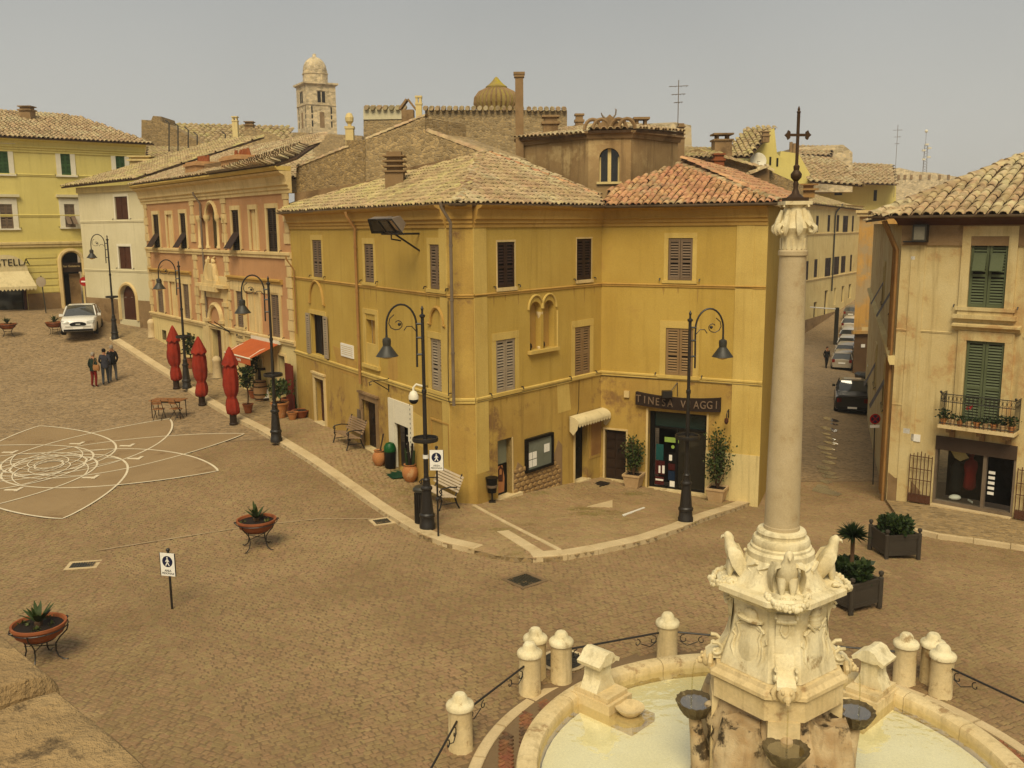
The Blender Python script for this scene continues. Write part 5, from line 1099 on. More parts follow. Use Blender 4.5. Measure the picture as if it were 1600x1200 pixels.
m_ = MB(); FRB.box(m_, a, b, c-.3, c+.03, -.2, .22); obj('doorstep', m_, kerb_m, sh)
coat = [mat('dark_coat', (.03,.028,.025)), mat('red_coat', (.25,.03,.02)), mat('brown_coat', (.07,.045,.03)), sign_w]
for k, (u_, z_, mm) in enumerate(((a+.5, c+.35, coat[0]), (a+.86, c+.45, coat[1]), (a+.72, c+.35, coat[2]))):
    m_ = MB(); q = FRB.pt(u_, z_, -.55-.12*k); m_.lathe([(.1,0),(.2,.1),(.17,.5),(.22,.75),(.19,.9),(.07,.98),(.06,1.05)], 10, q, sy=.7); m_.ball(q+Vector((0,0,1.15)), .09); g_ = obj('mannequin', m_, mm, sh, smooth=50)
m_ = MB(); m_.ball(FRB.pt(a+.55, c+.22, -.35), .16, sc=(1.2,.9,.55)); m_.box(*[v for p_ in zip(FRB.pt(a+.9, 0, -.45)[:2], FRB.pt(a+1.1, 0, -.25)[:2]) for v in sorted(p_)], c+.16, c+.22); obj('display_goods', m_, sign_w, sh, smooth=50)
m_ = MB(); FRB.poly(m_, [(a+.32,e-.5),(a+.7,e-.46),(a+.86,e-.66),(a+.62,e-.8),(a+.46,e-.72)], -.4, -.38); obj('hanging_card', m_, cream, sh)
for k in range(5): m_ = MB(); z_ = c+.55+k*.16; FRB.box(m_, uu+.1, uu+.1+.18, z_, z_+.09, -.16, -.155); obj('shelf_goods', m_, sign_w, sh)
# iron gate leaves folded back against the wall
for k, (ua, ub, lab) in enumerate(((FRB.uz(1418,790,.06)[0], a-.05, 'l'), (b+.08, b+.75, 'r'))):
    m_ = MB(); z0 = base_z(FRB, (ua+ub)/2, KH+.03); hg = 1.55
    for i in range(7): u_ = ua+(ub-ua)*i/6; m_.tube([FRB.pt(u_, z0, .1), FRB.pt(u_, z0+hg+.12*(1-abs(i-3)/3), .1)], .014, 5)
    for z_ in (z0+.28, z0+.75, z0+1.1, z0+1.5): m_.tube([FRB.pt(ua, z_, .1), FRB.pt(ub, z_, .1)], .014, 5)
    FRB.box(m_, ua, ub, z0+.02, z0+.26, .09, .11); obj('gate_leaf', m_, mat('rusty_iron', (.16,.08,.045), rough=.7), RH)
# balcony
u0, u1 = FRB.uz(1470,665,.3)[0], FRB.uz(1590,668,.3)[0]; zb_ = FRB.uz(1530,668,.3)[1]; m_ = MB(); FRB.box(m_, u0, u1, zb_-.1, zb_, -.02, .62); bal = obj('balcony', m_, trav, RH)
m_ = MB(); [FRB.poly(m_, [], 0, 0) if False else m_.par(FRB.pt(u_, zb_-.45, 0), FRB.pt(u_+.14, 0)-FRB.pt(u_, 0), Vector((*FRB.n,0))*.1, Vector((0,0,.35))) for u_ in (u0+.2, (u0+u1)/2, u1-.34)]; [m_.par(FRB.pt(u_, zb_-.25, .1), FRB.pt(u_+.14, 0)-FRB.pt(u_, 0), Vector((*FRB.n,0))*.35, Vector((0,0,.15))) for u_ in (u0+.2, (u0+u1)/2, u1-.34)]; obj('corbel', m_, bare, bal, kind='stuff')
m_ = MB(); H_ = .95
edge = [FRB.pt(u0+.03, zb_, .02), FRB.pt(u0+.03, zb_, .58), FRB.pt(u1-.03, zb_, .58), FRB.pt(u1-.03, zb_, .02)]
for h_ in (.06, .72, H_): m_.tube([p_+Vector((0,0,h_)) for p_ in edge], .014, 5)
for p_, q_ in zip(edge[:-1], edge[1:]):
    n = max(2, int((q_-p_).length/.11))
    for i in range(n+1):
        r_ = p_+(q_-p_)*(i/n); m_.tube([r_, r_+Vector((0,0,H_))], .008, 4)
        if i < n: c_ = p_+(q_-p_)*((i+.5)/n)+Vector((0,0,.83)); d2 = (q_-p_).normalized(); m_.tube([c_+d2*.045*math.cos(k*.785)+Vector((0,0,.08*math.sin(k*.785))) for k in range(8)], .006, 4, closed=True)
for p_ in edge[1:3]: m_.ball(p_+Vector((0,0,H_+.05)), .04)
obj('railing', m_, iron, bal)
flower = mat('pink_flower', (.55,.08,.1), bump=0)
for k in range(9):
    t_ = (k+.5)/9; q_ = FRB.pt(u0+(u1-u0)*t_, zb_, .47); fp = thing('flower_pot', 'pale flower pot with trailing plant on the balcony, %s from the left' % ('first second third fourth fifth sixth seventh eighth ninth'.split()[k]), 'flower pot', q_, 0, 'flower pots along the balcony'); m_ = MB(); m_.lathe([(.06,0),(.1,.16),(.11,.16),(.11,.19),(.09,.19),(.09,.14)], 9, cap1=False); obj('pot', m_, pot_w if k % 2 else terra_p, fp, world=False)
    big = k in (0, 7, 8); m_ = leaves(90 if big else 30, lambda: ((random.gauss(0,.1), random.gauss(0,.07), .2+random.random()*(.25 if big else .1)), (random.gauss(0,1), random.gauss(0,1), .3)), .1); obj('foliage', m_, leaf_d, fp, world=False)
    if k == 3: m_ = leaves(14, lambda: ((random.gauss(0,.05), random.gauss(0,.05), .5+random.random()*.12), (0,0,1)), .09); obj('blossom', m_, flower, fp, world=False); m_ = MB(); m_.tube([(0,0,.15),(0,0,.5)], .008, 4); obj('stem', m_, leaf_d, fp, world=False)
# wall floodlight, plates, cable clips
fl = thing('wall_floodlight', 'square floodlight under the eaves of the peach house', 'floodlight', FRB.pt(*FRB.uz(1437, 365), 0)); rc = FRB.rect(1427,1449,351,377, .2); m_ = MB(); FRB.box(m_, *rc, .06, .28); obj('housing', m_, iron_g, fl); m_ = MB(); FRB.box(m_, rc[0]+.05, rc[1]-.05, rc[2]+.05, rc[3]-.06, .28, .29); obj('lens', m_, mat('lens_grey', (.3,.28,.22), rough=.2), fl); m_ = MB(); FRB.box(m_, rc[0]-.3, rc[1], rc[2]-.03, rc[2]+.01, 0, .2); obj('bracket', m_, iron, fl)
for x_, y_, s_ in ((1427,403,.06), (1417,673,.1), (1431,684,.14)): m_ = MB(); u_, z_ = FRB.uz(x_, y_); FRB.box(m_, u_-s_, u_+s_, z_-s_*.8, z_+s_*.8, -.01, .03); obj('plate', m_, sign_w, RH)
# roof of this house: steep barrel tiles seen close
pe0 = FRB.pt(-.75, ZR+.14, .62); pe1 = FRB.pt(FRB.L+.5, ZR+.14, .62); bk = Vector((-FRB.n[0], -FRB.n[1], 0)); up = (bk*math.cos(R(23))+Vector((0,0,math.sin(R(23)))))
nrm = (pe1-pe0).cross(up).normalized()
def onp(px, py):
    d = Vector(ray(px, py)); o_ = Vector(CAM); return o_+d*((pe0-o_).dot(nrm)/d.dot(nrm))
hip1 = onp(1660, 222)
roof(RH, [pe0, pe1, pe1+up*7, hip1], tile_old, 300, col=.3, row=.42)
ridge(RH, pe0, hip1, tile_old, w_=.36, step=.45)
gutter([pe0+Vector((-.05,.1,0)), pe1], RH, .07)
# flank along the street
FS = Fac(RB0, (23.55, 61.0)); m_ = MB(); FS.wall(m_, 0, FS.L, -5, ZR-.1); obj('flank_wall', m_, peach, RH)
roof(RH, [FS.pt(-.6, ZR+.1, .55), FS.pt(FS.L, ZR+.1, .55), FS.pt(FS.L, ZR+3, -6), FS.pt(4.5, ZR+2.6, -5)], tile_old, 0, col=.3, row=.42)
for u_, z_, h_ in ((3,4.8,1.6),(11,4.6,1.6),(5,1.2,1.7),(15,.4,1.8)):
    wn = window(FS, (u_, u_+1.0, z_, z_+h_), RH, sh_dark, cream_wall, fw=.2, proud=.06, leaves=0); m_ = MB(); m_.quad(FS.pt(u_, z_+h_*.6, .03), FS.pt(u_+1, z_+h_*.6, .03), FS.pt(u_+1, z_, .5), FS.pt(u_, z_, .5)); obj('shutter', m_, sh_dark, wn)
for u_ in (.25, 1.6, 2.4): m_ = MB(); m_.tube([FS.pt(u_, ZR, .5), FS.pt(u_, ZR-.9, .1), FS.pt(u_, -1.2, .1)], .05, 7); obj('downpipe', m_, pipe_m, RH, smooth=40)
m_ = MB(); m_.band if False else FS.band(m_, 0, FS.L, [(-.02,3.6),(.14,3.6),(.2,3.75),(.2,3.85),(-.02,3.9)]); obj('string_course', m_, cream_wall, RH)
# ================================================================== roofs and houses behind
def slab(F, pxs, parent, m, th=3.0, d=0, name='wall'):
    """outline of a wall surveyed on facade plane F, built th metres deep"""
    m_ = MB(); F.poly(m_, [F.uz(x, y, d) for x, y in pxs], d-th, d); return obj(name, m_, m, parent)
def frontal(Y, x0=0, x1=1600): a = at(x0, 400, Y); b = at(x1, 400, Y); return Fac((a.x, Y), (b.x, Y))
def q3(l): return [at(*p_) for p_ in l]
# --- rubble gabled house rising behind the corner house
FG = Fac((-8.95, 38.2), (-.5, 32.6))
SH = thing('rubble_house', 'rubble stone gable walls rising behind the corner house roof', 'house', (-5, 36, 7))
slab(FG, [(463,330),(463,262),(481,250),(541,231),(541,219),(570,219),(570,300)], SH, rub, 2.5)
slab(FG, [(571,300),(571,219),(632,196),(660,183),(664,184),(664,206),(764,243),(764,270)], SH, rub2, 2.5, d=.03)
def on_g(x, y, d=.05): u, z = FG.uz(x, y, d); return FG.pt(u, z, d-.15)
for a, b in (((463,262),(541,231)), ((571,219),(660,183)), ((664,206),(764,243))): ridge(SH, on_g(*a), on_g(*b), tile_old, 'coping_tiles', w_=.3)
m_ = MB(); FG.poly(m_, [FG.uz(x, y) for x, y in ((463,330),(463,302),(540,290),(600,278),(640,262),(764,236),(764,270))], -.01, .1); obj('flashing_band', m_, bare, SH)
q = at(661, 184, 38); 
def chim(px, yb, yt, Y, wpx, m, cap, parent, name='chimney'):
    a = at(px, yb, Y); b = at(px, yt, Y); return chimney(parent, (a.x, a.y, a.z-.3), wpx*Y/FPX, b.z-a.z+.3-{'flat':.32,'louvre':.68,'ball':.66,'gable':.5,'pots':.36,'none':0}[cap], m, cap, name)
chim(547, 216, 176, 40, 12, cream_wall, 'ball', SH); chim(655, 190, 150, 40, 9, cream_wall, 'pots', SH); chim(638, 195, 153, 40.5, 18, bare, 'gable', SH)
# --- long rubble church wall with tiled coping
FLW = frontal(52); CW = thing('church', 'long rubble church wall with mossy onion dome above', 'church', (-4, 54, 4))
slab(FLW, [(568,300),(568,186),(632,184),(664,184),(664,171),(886,172),(886,320)], CW, rub2, 9)
m_ = MB(); FLW.poly(m_, [FLW.uz(x, y) for x, y in ((568,187),(568,170),(634,170),(634,186))], -8, .05); obj('whitewashed_parapet', m_, white_wall, CW)
a = FLW.uz(640,171); b = FLW.uz(886,172)
for (x0, y0), (x1, y1) in (((568,169),(636,169)), ((660,170),(820,170)), ((822,171),(886,171))):
    n = int((x1-x0)/9); m_ = MB()
    for k in range(n): u, z = FLW.uz(x0+(x1-x0)*(k+.5)/n, y0); m_.tube([FLW.pt(u, z, .25), FLW.pt(u, z+.12, -.6)], .13, 7)
    obj('coping_tiles', m_, tile_old, CW, smooth=40, kind='stuff')
dc = at(776, 172, 55); kpx = 54.3/FPX; m_ = MB()
m_.lathe([(30*kpx,-1.0),(30*kpx,2*kpx),(34*kpx,9*kpx),(33*kpx,18*kpx),(27*kpx,26*kpx),(16*kpx,31*kpx),(16.5*kpx,34*kpx),(11*kpx,38*kpx),(6*kpx,43*kpx),(3*kpx,47*kpx),(.02,49*kpx)], 28, dc); obj('onion_dome', m_, mat('mossy_dome', (.36,.29,.12), (.30,.23,.09), c3=(.42,.35,.06), s3=.5, t3=.5, bump=.4), CW, smooth=40)
m_ = MB()
for k in range(28): a = 2*math.pi*k/28; m_.tube([dc+Vector((r_*kpx*math.cos(a), r_*kpx*math.sin(a), h_*kpx)) for r_, h_ in ((30.2,2),(34.2,9),(33.2,18),(27,26),(16.5,31))], .05, 4)
obj('dome_rib', m_, bare, CW, kind='stuff')
TC = thing('chimney_stack', 'tall narrow rendered chimney stack rising before the onion dome', 'chimney', at(812, 240, 36)); a = at(812, 240, 36); b = at(812, 116, 36); m_ = MB(); h_ = b.z-a.z; m_.box(-.15,.15,-.15,.15,-.6,h_-.12); obj('shaft', m_, bare, TC, world=False); m_ = MB(); m_.box(-.19,.19,-.19,.19,h_-.12,h_-.02); m_.box(-.21,.21,-.21,.21,h_-.02,h_+.06); obj('cap', m_, bare, TC, world=False)
# --- plastered turret house with arched window between the two roofs
TH = thing('turret_house', 'bare plastered bay with arched window between the two tiled roofs', 'house', (2.6, 34, 8))
b0, b1, b2, b3 = at(811,300,36.2), at(919,300,33.4), at(985,300,33.2), at(1058,300,35.4)
Fa, Fb, Fc = Fac(b0[:2], b1[:2]), Fac(b1[:2], b2[:2]), Fac(b2[:2], b3[:2])
zt_ = Fb.uz(952, 206)[1]; wb = Fb.rect(936,968,231,284)+(True,)
for F, o_ in ((Fa, []), (Fb, [wb]), (Fc, [])): m_ = MB(); F.wall(m_, 0, F.L, 6.5, zt_, o_, .2); obj('wall', m_, mat('stained_render', (.42,.31,.17), (.33,.23,.12), scale=.8, c3=(.50,.39,.22), s3=.7, t3=.52, streak=.35, bump=.4) if F is Fa else MT['stained_render'], TH)
for F in (Fa, Fb, Fc): m_ = MB(); F.band(m_, -.05, F.L+.05, [(-.02,zt_-.22),(.06,zt_-.22),(.1,zt_-.1),(.2,zt_-.04),(.2,zt_+.03),(-.02,zt_+.03)]); obj('cornice', m_, bare, TH)
u0, u1, z0, z1, _ = wb; m_ = MB(); Fb.box(m_, u0, u1, z0, z1, -.3, -.25); w_ = obj('arched_window', m_, glass, TH); m_ = MB(); um = (u0+u1)/2; Fb.box(m_, um-.06, um+.06, z0, z1, -.24, -.15); Fb.box(m_, u0, u0+.06, z0, z1-.3, -.24, -.16); Fb.box(m_, u1-.06, u1, z0, z1-.3, -.24, -.16); Fb.box(m_, u0-.08, u1+.08, z0-.08, z0, -.2, .08); obj('casement', m_, cream_wall, w_)
crest = at(951, 178, 38.5); crest.z = zt_+.75
for F in (Fa, Fb, Fc): roof(TH, [F.pt(0, zt_+.05, .22), F.pt(F.L, zt_+.05, .22), Vector((crest.x+(F.pt(F.L,0).x-crest.x)*.45, crest.y, crest.z)), Vector((crest.x+(F.pt(0,0).x-crest.x)*.45, crest.y, crest.z))], tile_old, 0)
m_ = MB()
for k in range(5):
    q = Fb.pt(Fb.L*(k+.5)/5-.0, zt_+.08, .1)
    if k == 2: m_.prism([q+Vector((-.55,0,0)), q+Vector((.55,0,0)), q+Vector((0,0,.5))], (0,0,0), (0,.3,0))
    else: m_.tube([q+Vector((.28*math.cos(a), 0, .34*math.sin(a))) for a in [math.pi*i/8 for i in range(9)]], .07, 6)
obj('crest_ornament', m_, bare, TH, smooth=40, kind='stuff')
for px, yt, yb, wp in ((863,184,215,16), (903,183,212,20)): pass
chim(860, 214, 181, 36, 22, bare, 'flat', TH); chim(1001, 212, 184, 36, 21, bare, 'pots', TH); chim(905, 200, 178, 38, 12, bare, 'flat', TH)
wv = thing('weather_vane', 'small crescent-shaped vane on the turret roof crest', 'weather vane', crest); m_ = MB(); m_.tube([(0,0,-.1),(0,0,.28)], .02, 5); m_.tube([(.3*math.cos(a), 0, .55+.3*math.sin(a)) for a in [math.pi*(1.05+.9*k/10) for k in range(11)]], [.02,.03,.04,.05,.06,.065,.06,.05,.04,.03,.02], 6); m_.tube([(.28,0,.42),(.3,0,.62),(.24,0,.66)], [.03,.03,.01], 5); obj('crescent', m_, zinc, wv, world=False)
# --- far bell tower
TY = 165; tc = at(496, 205, TY); BT = thing('bell_tower', 'distant stone bell tower with domed top and twin arched openings', 'bell tower', (tc.x, tc.y, tc.z))
k = TY*.986/FPX; S = 46*k; ang = R(31); Mz = Matrix.Rotation(ang, 4, 'Z'); hgt = (206-141)*k
m_ = MB(); m_.T = Mz; m_.box(-S/2, S/2, -S/2, S/2, -12, hgt); obj('shaft', m_, tower_st, BT, world=False)
m_ = MB(); m_.T = Mz; m_.box(-S*.54, S*.54, -S*.54, S*.54, hgt, hgt+1.5*k); m_.box(-S*.58, S*.58, -S*.58, S*.58, hgt+1.5*k, hgt+4*k); obj('cornice', m_, tower_st, BT, world=False)
m_ = MB(); r_ = 19*k; m_.lathe([(r_,hgt+4*k),(r_,hgt+18*k),(r_*1.05,hgt+18*k),(r_*1.05,hgt+20*k),(r_*.98,hgt+20*k),(r_*.98,hgt+24*k)], 8, (0,0,0)); obj('drum', m_, tower_st, BT, world=False)
m_ = MB(); m_.lathe([(r_*.94*math.cos(a), hgt+24*k+20*k*math.sin(a)) for a in [math.pi/2*i/8 for i in range(8)]]+[(3*k,hgt+44*k),(2.6*k,hgt+48*k),(.3*k,hgt+49*k)], 20); obj('dome', m_, tower_st, BT, world=False, smooth=50)
for fx, ax in ((-1, 0), (1, 1)):          # the two faces turned to the piazza
    def tb(u0, u1, z0, z1, mm, dd=.02, nm='opening'):
        m_ = MB(); m_.T = Mz; y = -S/2-dd
        if ax: m_.box(S*u0, S*u1, y, -S/2+.1, z0*k, z1*k)
        else: m_.box(-S/2-dd, -S/2+.1, S*u0, S*u1, z0*k, z1*k)
        return obj(nm, m_, mm, BT, world=False)
    for s_ in (-.13, .02): tb(s_, s_+.11, 40, 56, dark_in)
    for s_ in (-.36, .3):
        for za, zb in ((10,19), (22,28), (30,40)): tb(s_, s_+.05, za-8 if False else za-6, zb-6, dark_in)
    tb(-.08, .08, 3, 26, bare); tb(-.5, .5, 36, 37, tower_st, .12, 'string_course'); tb(-.17, .16, 57, 59, tower_st, .1, 'hood_moulding')
# --- roofs and old walls behind the palazzo
OH = thing('old_stone_house', 'ruinous stone house with mossy roof behind the palazzo', 'house', (-30, 76, 6)); FO = frontal(76)
slab(FO, [(221,300),(221,187),(236,188),(239,181),(252,182),(254,191),(300,215),(340,240),(340,300)], OH, rub, 3)
roof(OH, q3([(265,262,71),(480,262,71),(452,200,84),(256,190,84)]), tile_lich, 0, col=.5, row=.7)
slab(frontal(73), [(380,300),(380,206),(392,198),(430,212),(470,232),(470,300)], OH, rub2, 3)
chim(370, 235, 182, 69, 8, cream_wall, 'pots', OH); chim(391, 215, 190, 74, 12, bare, 'flat', OH)
for k_, (px, y0, y1) in enumerate(((264,192,255), (278,197,252), (294,203,250), (308,211,246), (352,210,248))): a = at(px, y1, 70); b = at(px, y0, 70); m_ = MB(); m_.tube([a, b, b+Vector((-.25,0,.2))], .05, 5); obj('vent_pipe', m_, iron_g, OH)
roof(OH, q3([(224,262,64),(330,262,64),(318,232,72),(229,232,72)]), tile_lich, 0, col=.35, row=.5)
roof(OH, q3([(362,280,56),(490,268,52),(480,232,62),(372,236,64)]), tile_old, 0, col=.32, row=.45)
FR_ = frontal(110); FH = thing('far_rooftop', 'low far rooftop at the foot of the bell tower', 'building', at(470, 230, 110)); slab(FR_, [(372,260),(372,206),(470,207),(566,212),(566,260)], FH, rub2, 4)
# --- houses along and beyond the street at the right
DH = thing('dish_house', 'pale yellow gabled house with satellite dish behind the red tiled roof', 'house', at(1190, 260, 62)); FD = frontal(62)
slab(FD, [(1165,300),(1168,252),(1189,224),(1210,200),(1214,240),(1240,262),(1240,300)], DH, pale_yel, 5)
roof(DH, q3([(1126,245,58),(1170,254,58),(1212,200,64),(1166,209,64)]), tile_lich, 0, col=.35, row=.5)
for x0, x1, y0, y1 in ((1191,1194,242,256), (1202,1205,245,258), (1213,1216,247,260)): rc = FD.rect(x0, x1, y0, y1); m_ = MB(); FD.box(m_, *rc, -.05, .03); obj('window', m_, dark_in, DH)
chim(1196, 215, 205, 60, 10, bare, 'flat', DH)
sd2 = thing('satellite_dish', 'white satellite dish on the pale yellow gable', 'satellite dish', at(1184, 252, 60)); m_ = MB(); m_.T = Matrix.Rotation(R(80), 4, 'X'); m_.lathe([(.02,0),(.25,.03),(.5,.13),(.52,.13),(.25,.01),(.02,-.03)], 18, (0,0,0), False, False); obj('reflector', m_, white_p, sd2, world=False, smooth=True); m_ = MB(); m_.tube([(0,0,0),(0,-.55,-.05)], .02, 5); m_.tube([(0,0,0),(.1,.5,-.4)], .03, 5); obj('arm', m_, zinc, sd2, world=False)
GH = thing('gable_house', 'yellow gable end with brown roof right of the column cross', 'house', at(1250, 270, 78)); slab(frontal(78), [(1210,310),(1220,236),(1248,240),(1270,280),(1270,310)], GH, pale_yel, 6); roof(GH, q3([(1266,284,76),(1350,284,76),(1312,250,86),(1248,238,86)]), tile_old, 0, col=.5, row=.7)
chim(1235, 250, 222, 82, 4, bare, 'none', GH); chim(1240, 250, 224, 82, 4, bare, 'none', GH)
BK = thing('stone_block', 'large stone block building crowning the roofs beyond the street', 'building', at(1290, 260, 115)); slab(frontal(115), [(1240,300),(1241,231),(1316,226),(1319,227),(1332,238),(1332,300)], BK, tower_st, 8); roof(BK, q3([(1242,243,112),(1300,246,112),(1305,229,118),(1242,231,118)]), tile_old, 0, col=.6, row=.9)
YH = thing('far_yellow_house', 'pale yellow house with broad eaves at the end of the street', 'house', at(1345, 300, 108)); F7 = frontal(118); slab(F7, [(1296,360),(1298,284),(1400,284),(1400,360)], YH, pale_yel, 8)
roof(YH, q3([(1290,285,115),(1402,285,115),(1396,259,126),(1312,252,126)]), tile_old, 0, col=.6, row=.9)
for x0, x1, y0, y1 in ((1304,1316,294,305), (1365,1370,297,314)): rc = F7.rect(x0, x1, y0, y1); m_ = MB(); F7.box(m_, *rc, -.05, .04); obj('window', m_, dark_in, YH)
RW = thing('ruin_wall_house', 'low rubble house with brick chimneys behind the red tiled roof', 'house', at(1130, 260, 46)); F8 = frontal(46)
slab(F8, [(1060,320),(1060,240),(1090,232),(1125,245),(1160,250),(1205,268),(1255,290),(1255,340)], RW, rub, 4); slab(frontal(43), [(1158,330),(1160,278),(1198,262),(1202,266),(1202,330)], RW, bare, 3)
ridge(RW, at(1158,279,42.9), at(1198,262,42.9), tile_old, 'coping_tiles', w_=.4, step=.4); ridge(RW, at(1125,246,45.8), at(1205,268,45.8), tile_lich, 'coping_tiles', w_=.4, step=.4)
roof(RW, q3([(1060,246,44),(1130,246,44),(1130,233,49),(1070,230,49)]), tile_lich, 0)
chim(1127, 245, 209, 47, 26, bare, 'pots', RW); chim(1122, 262, 240, 42, 15, terra, 'flat', RW); chim(1063, 250, 193, 44, 10, bare, 'louvre', RW); slab(frontal(52), [(1010,260),(1012,193),(1056,191),(1080,196),(1082,260)], RW, tower_st, 3)
chim(1249, 300, 288, 48, 36, pipe_m, 'flat', RW)
# the cream house along the left of the street
c0 = at(1236, 400, 90); FCS = Fac(c0[:2], (c0.x+.559*26, c0.y+.829*26)); CH = thing('street_house', 'cream three-storey house along the left side of the street', 'house', (c0.x, c0.y, -3)); zt_ = FCS.uz(1300, 319)[1]
wins = [FCS.rect(*r_) for r_ in ((1258,1262,339,365),(1275,1279,337,363),(1293,1297,336,362),(1307,1311,336,362),(1317,1325,337,363),(1331,1334,337,362),(1258,1263,408,438),(1272,1277,405,433),(1289,1298,403,432),(1303,1311,401,429),(1314,1321,400,426),(1328,1331,398,424))]; drs = [FCS.rect(*r_) for r_ in ((1271,1276,472,508),(1288,1293,454,497),(1303,1306,450,476),(1315,1319,447,472),(1326,1330,444,466))]
m_ = MB(); FCS.wall(m_, 0, FCS.L, -6, zt_, wins+drs, .25); obj('wall', m_, cream_wall, CH)
for rc in wins: window(FCS, rc, CH, sh_dark, None)
for rc in drs: m_ = MB(); FCS.box(m_, *rc, -.3, -.22); obj('door', m_, wood_dk, CH)
for y_ in (365, 432): course(FCS, 0, FCS.L, FCS.uz(1300, y_)[1], CH, cream, .2, .1)
m_ = MB(); FCS.box(m_, 0, FCS.L, -6, -1.6, -.02, .05); obj('plinth', m_, bare, CH); cornice(FCS, 0, FCS.L, zt_, CH, cream)
bk = Vector((-FCS.n[0], -FCS.n[1], 0)); roof(CH, [FCS.pt(-1, zt_, .5), FCS.pt(FCS.L, zt_, .5), FCS.pt(FCS.L, zt_, .5)+bk*6+Vector((-2,0,1.9)), FCS.pt(-1, zt_, .5)+bk*6+Vector((2,0,1.9))], tile_lich, 0, col=.45, row=.6)
m_ = MB(); u, z = FCS.uz(1304, 330); m_.tube([FCS.pt(u+1.2, zt_, .5), FCS.pt(u+.2, zt_-.8, .15), FCS.pt(u, zt_-1.2, .12), FCS.pt(u, .8, .12)], .09, 6); obj('downpipe', m_, iron_g, CH)
# orange block closing the view on the right of the street
OB = thing('orange_block', 'narrow orange and stone building end on the right of the street', 'building', at(1355, 585, 70)); F9 = frontal(70); a = F9.uz(1340, 400)[0]; b = F9.uz(1374, 400)[0]; zt_ = F9.uz(1355, 338)[1]; z5 = F9.uz(1355, 519)[1]
bkv = Vector((.50,.866,0))*14; m_ = MB(); m_.par(F9.pt(a, z5), Vector((b+4-a,0,0)), bkv, Vector((0,0,zt_-z5))); obj('wall', m_, orange_w, OB); m_ = MB(); m_.par(F9.pt(a+.12, -6, -.1), Vector((b+4-a,0,0)), bkv, Vector((0,0,z5+6))); obj('ground_floor', m_, mat('brown_render', (.20,.13,.07), bump=.4), OB); m_ = MB(); F9.box(m_, a-.1, b, z5-.12, z5+.12, -.2, .15); obj('string_course', m_, orange_w, OB)
m_ = MB(); m_.par(F9.pt(a-.3, zt_, .25), Vector((b-a+.3,0,0)), bkv, Vector((0,0,.25))); m_.par(F9.pt(a-.45, zt_+.25, .4), Vector((b-a+.45,0,0)), bkv, Vector((0,0,.2))); obj('cornice', m_, cream, OB); m_ = MB(); rc = F9.rect(1346,1362,511,520); F9.box(m_, *rc, -.02, .04); obj('plaque', m_, cream, OB); m_ = MB(); rc = F9.rect(1346,1352,538,543); F9.box(m_, *rc, -.12, -.05); obj('plate', m_, sign_w, OB)
F10 = frontal(112); EH = thing('street_end_house', 'stone coloured house closing the far end of the street', 'house', at(1345, 460, 112)); slab(F10, [(1336,500),(1336,330),(1400,330),(1400,500)], EH, orange_w, 6)
# antennas
def antenna(px, yb, yt, Y, lab, arms=3):
    a, b = at(px, yb, Y), at(px, yt, Y); h_ = b.z-a.z; t = thing('antenna', lab, 'antenna', a); m_ = MB(); m_.tube([(0,0,-.5),(0,0,h_)], .02, 5); obj('mast', m_, zinc, t, world=False)
    m_ = MB()
    for k in range(arms): z = h_*(.72+.1*k); l = .2+.12*((k*7) % 3); m_.tube([(-l,0,z),(l,0,z+.03)], .014, 4); [m_.tube([(x,-.2,z),(x,.2,z)], .01, 4) for x in (-l*.8, -l*.3, l*.3, l*.8)]
    obj('aerial', m_, zinc, t, world=False)
antenna(1058, 250, 125, 44, 'thin rooftop aerial mast above the turret house'); antenna(1397, 300, 195, 90, 'tall thin aerial mast beyond the end of the street'); antenna(489, 232, 200, 60, 'short rooftop aerial below the bell tower', 1)
tm = thing('telecom_mast', 'faint lattice telecom mast on the far skyline at right', 'mast', at(1443, 275, 300)); h_ = at(1443,205,300).z-at(1443,275,300).z; m_ = MB()
for x, y in ((-.7,-.7),(.7,-.7),(0,.7)): m_.tube([(x,y,-3),(x*.6,y*.6,h_*.7)], .07, 4)
for k in range(12): z0, z1 = h_*.7*k/12, h_*.7*(k+1)/12; m_.tube([(-.7,-.7,z0),(.6,-.6,z1)], .04, 3); m_.tube([(.7,-.7,z0),(0,.6,z1)], .04, 3)
m_.tube([(0,0,h_*.7),(0,0,h_)], .06, 4); obj('lattice', m_, zinc, tm, world=False); m_ = MB(); [m_.lathe([(.6,0),(.6,.5)], 8, (x, -1, h_*z)) for x, z in ((-.9,.55),(.9,.6),(.8,.4),(-.7,.35),(0,.68))]; m_.ball((0,0,h_), .5); obj('dish', m_, white_p, tm, world=False)
FK = thing('far_town', 'hazy far rooftops low on the right skyline', 'building', at(1440, 280, 240)); slab(frontal(240), [(1385,330),(1386,266),(1405,262),(1430,268),(1460,270),(1500,277),(1500,330)], FK, tower_st, 10); m_ = MB(); Fz = frontal(239.9); [Fz.box(m_, *Fz.rect(x, x+4, 273, 280), 0, .1) for x in (1402,1412,1422,1436,1450,1466,1480)]; obj('window', m_, bare, FK, kind='stuff')
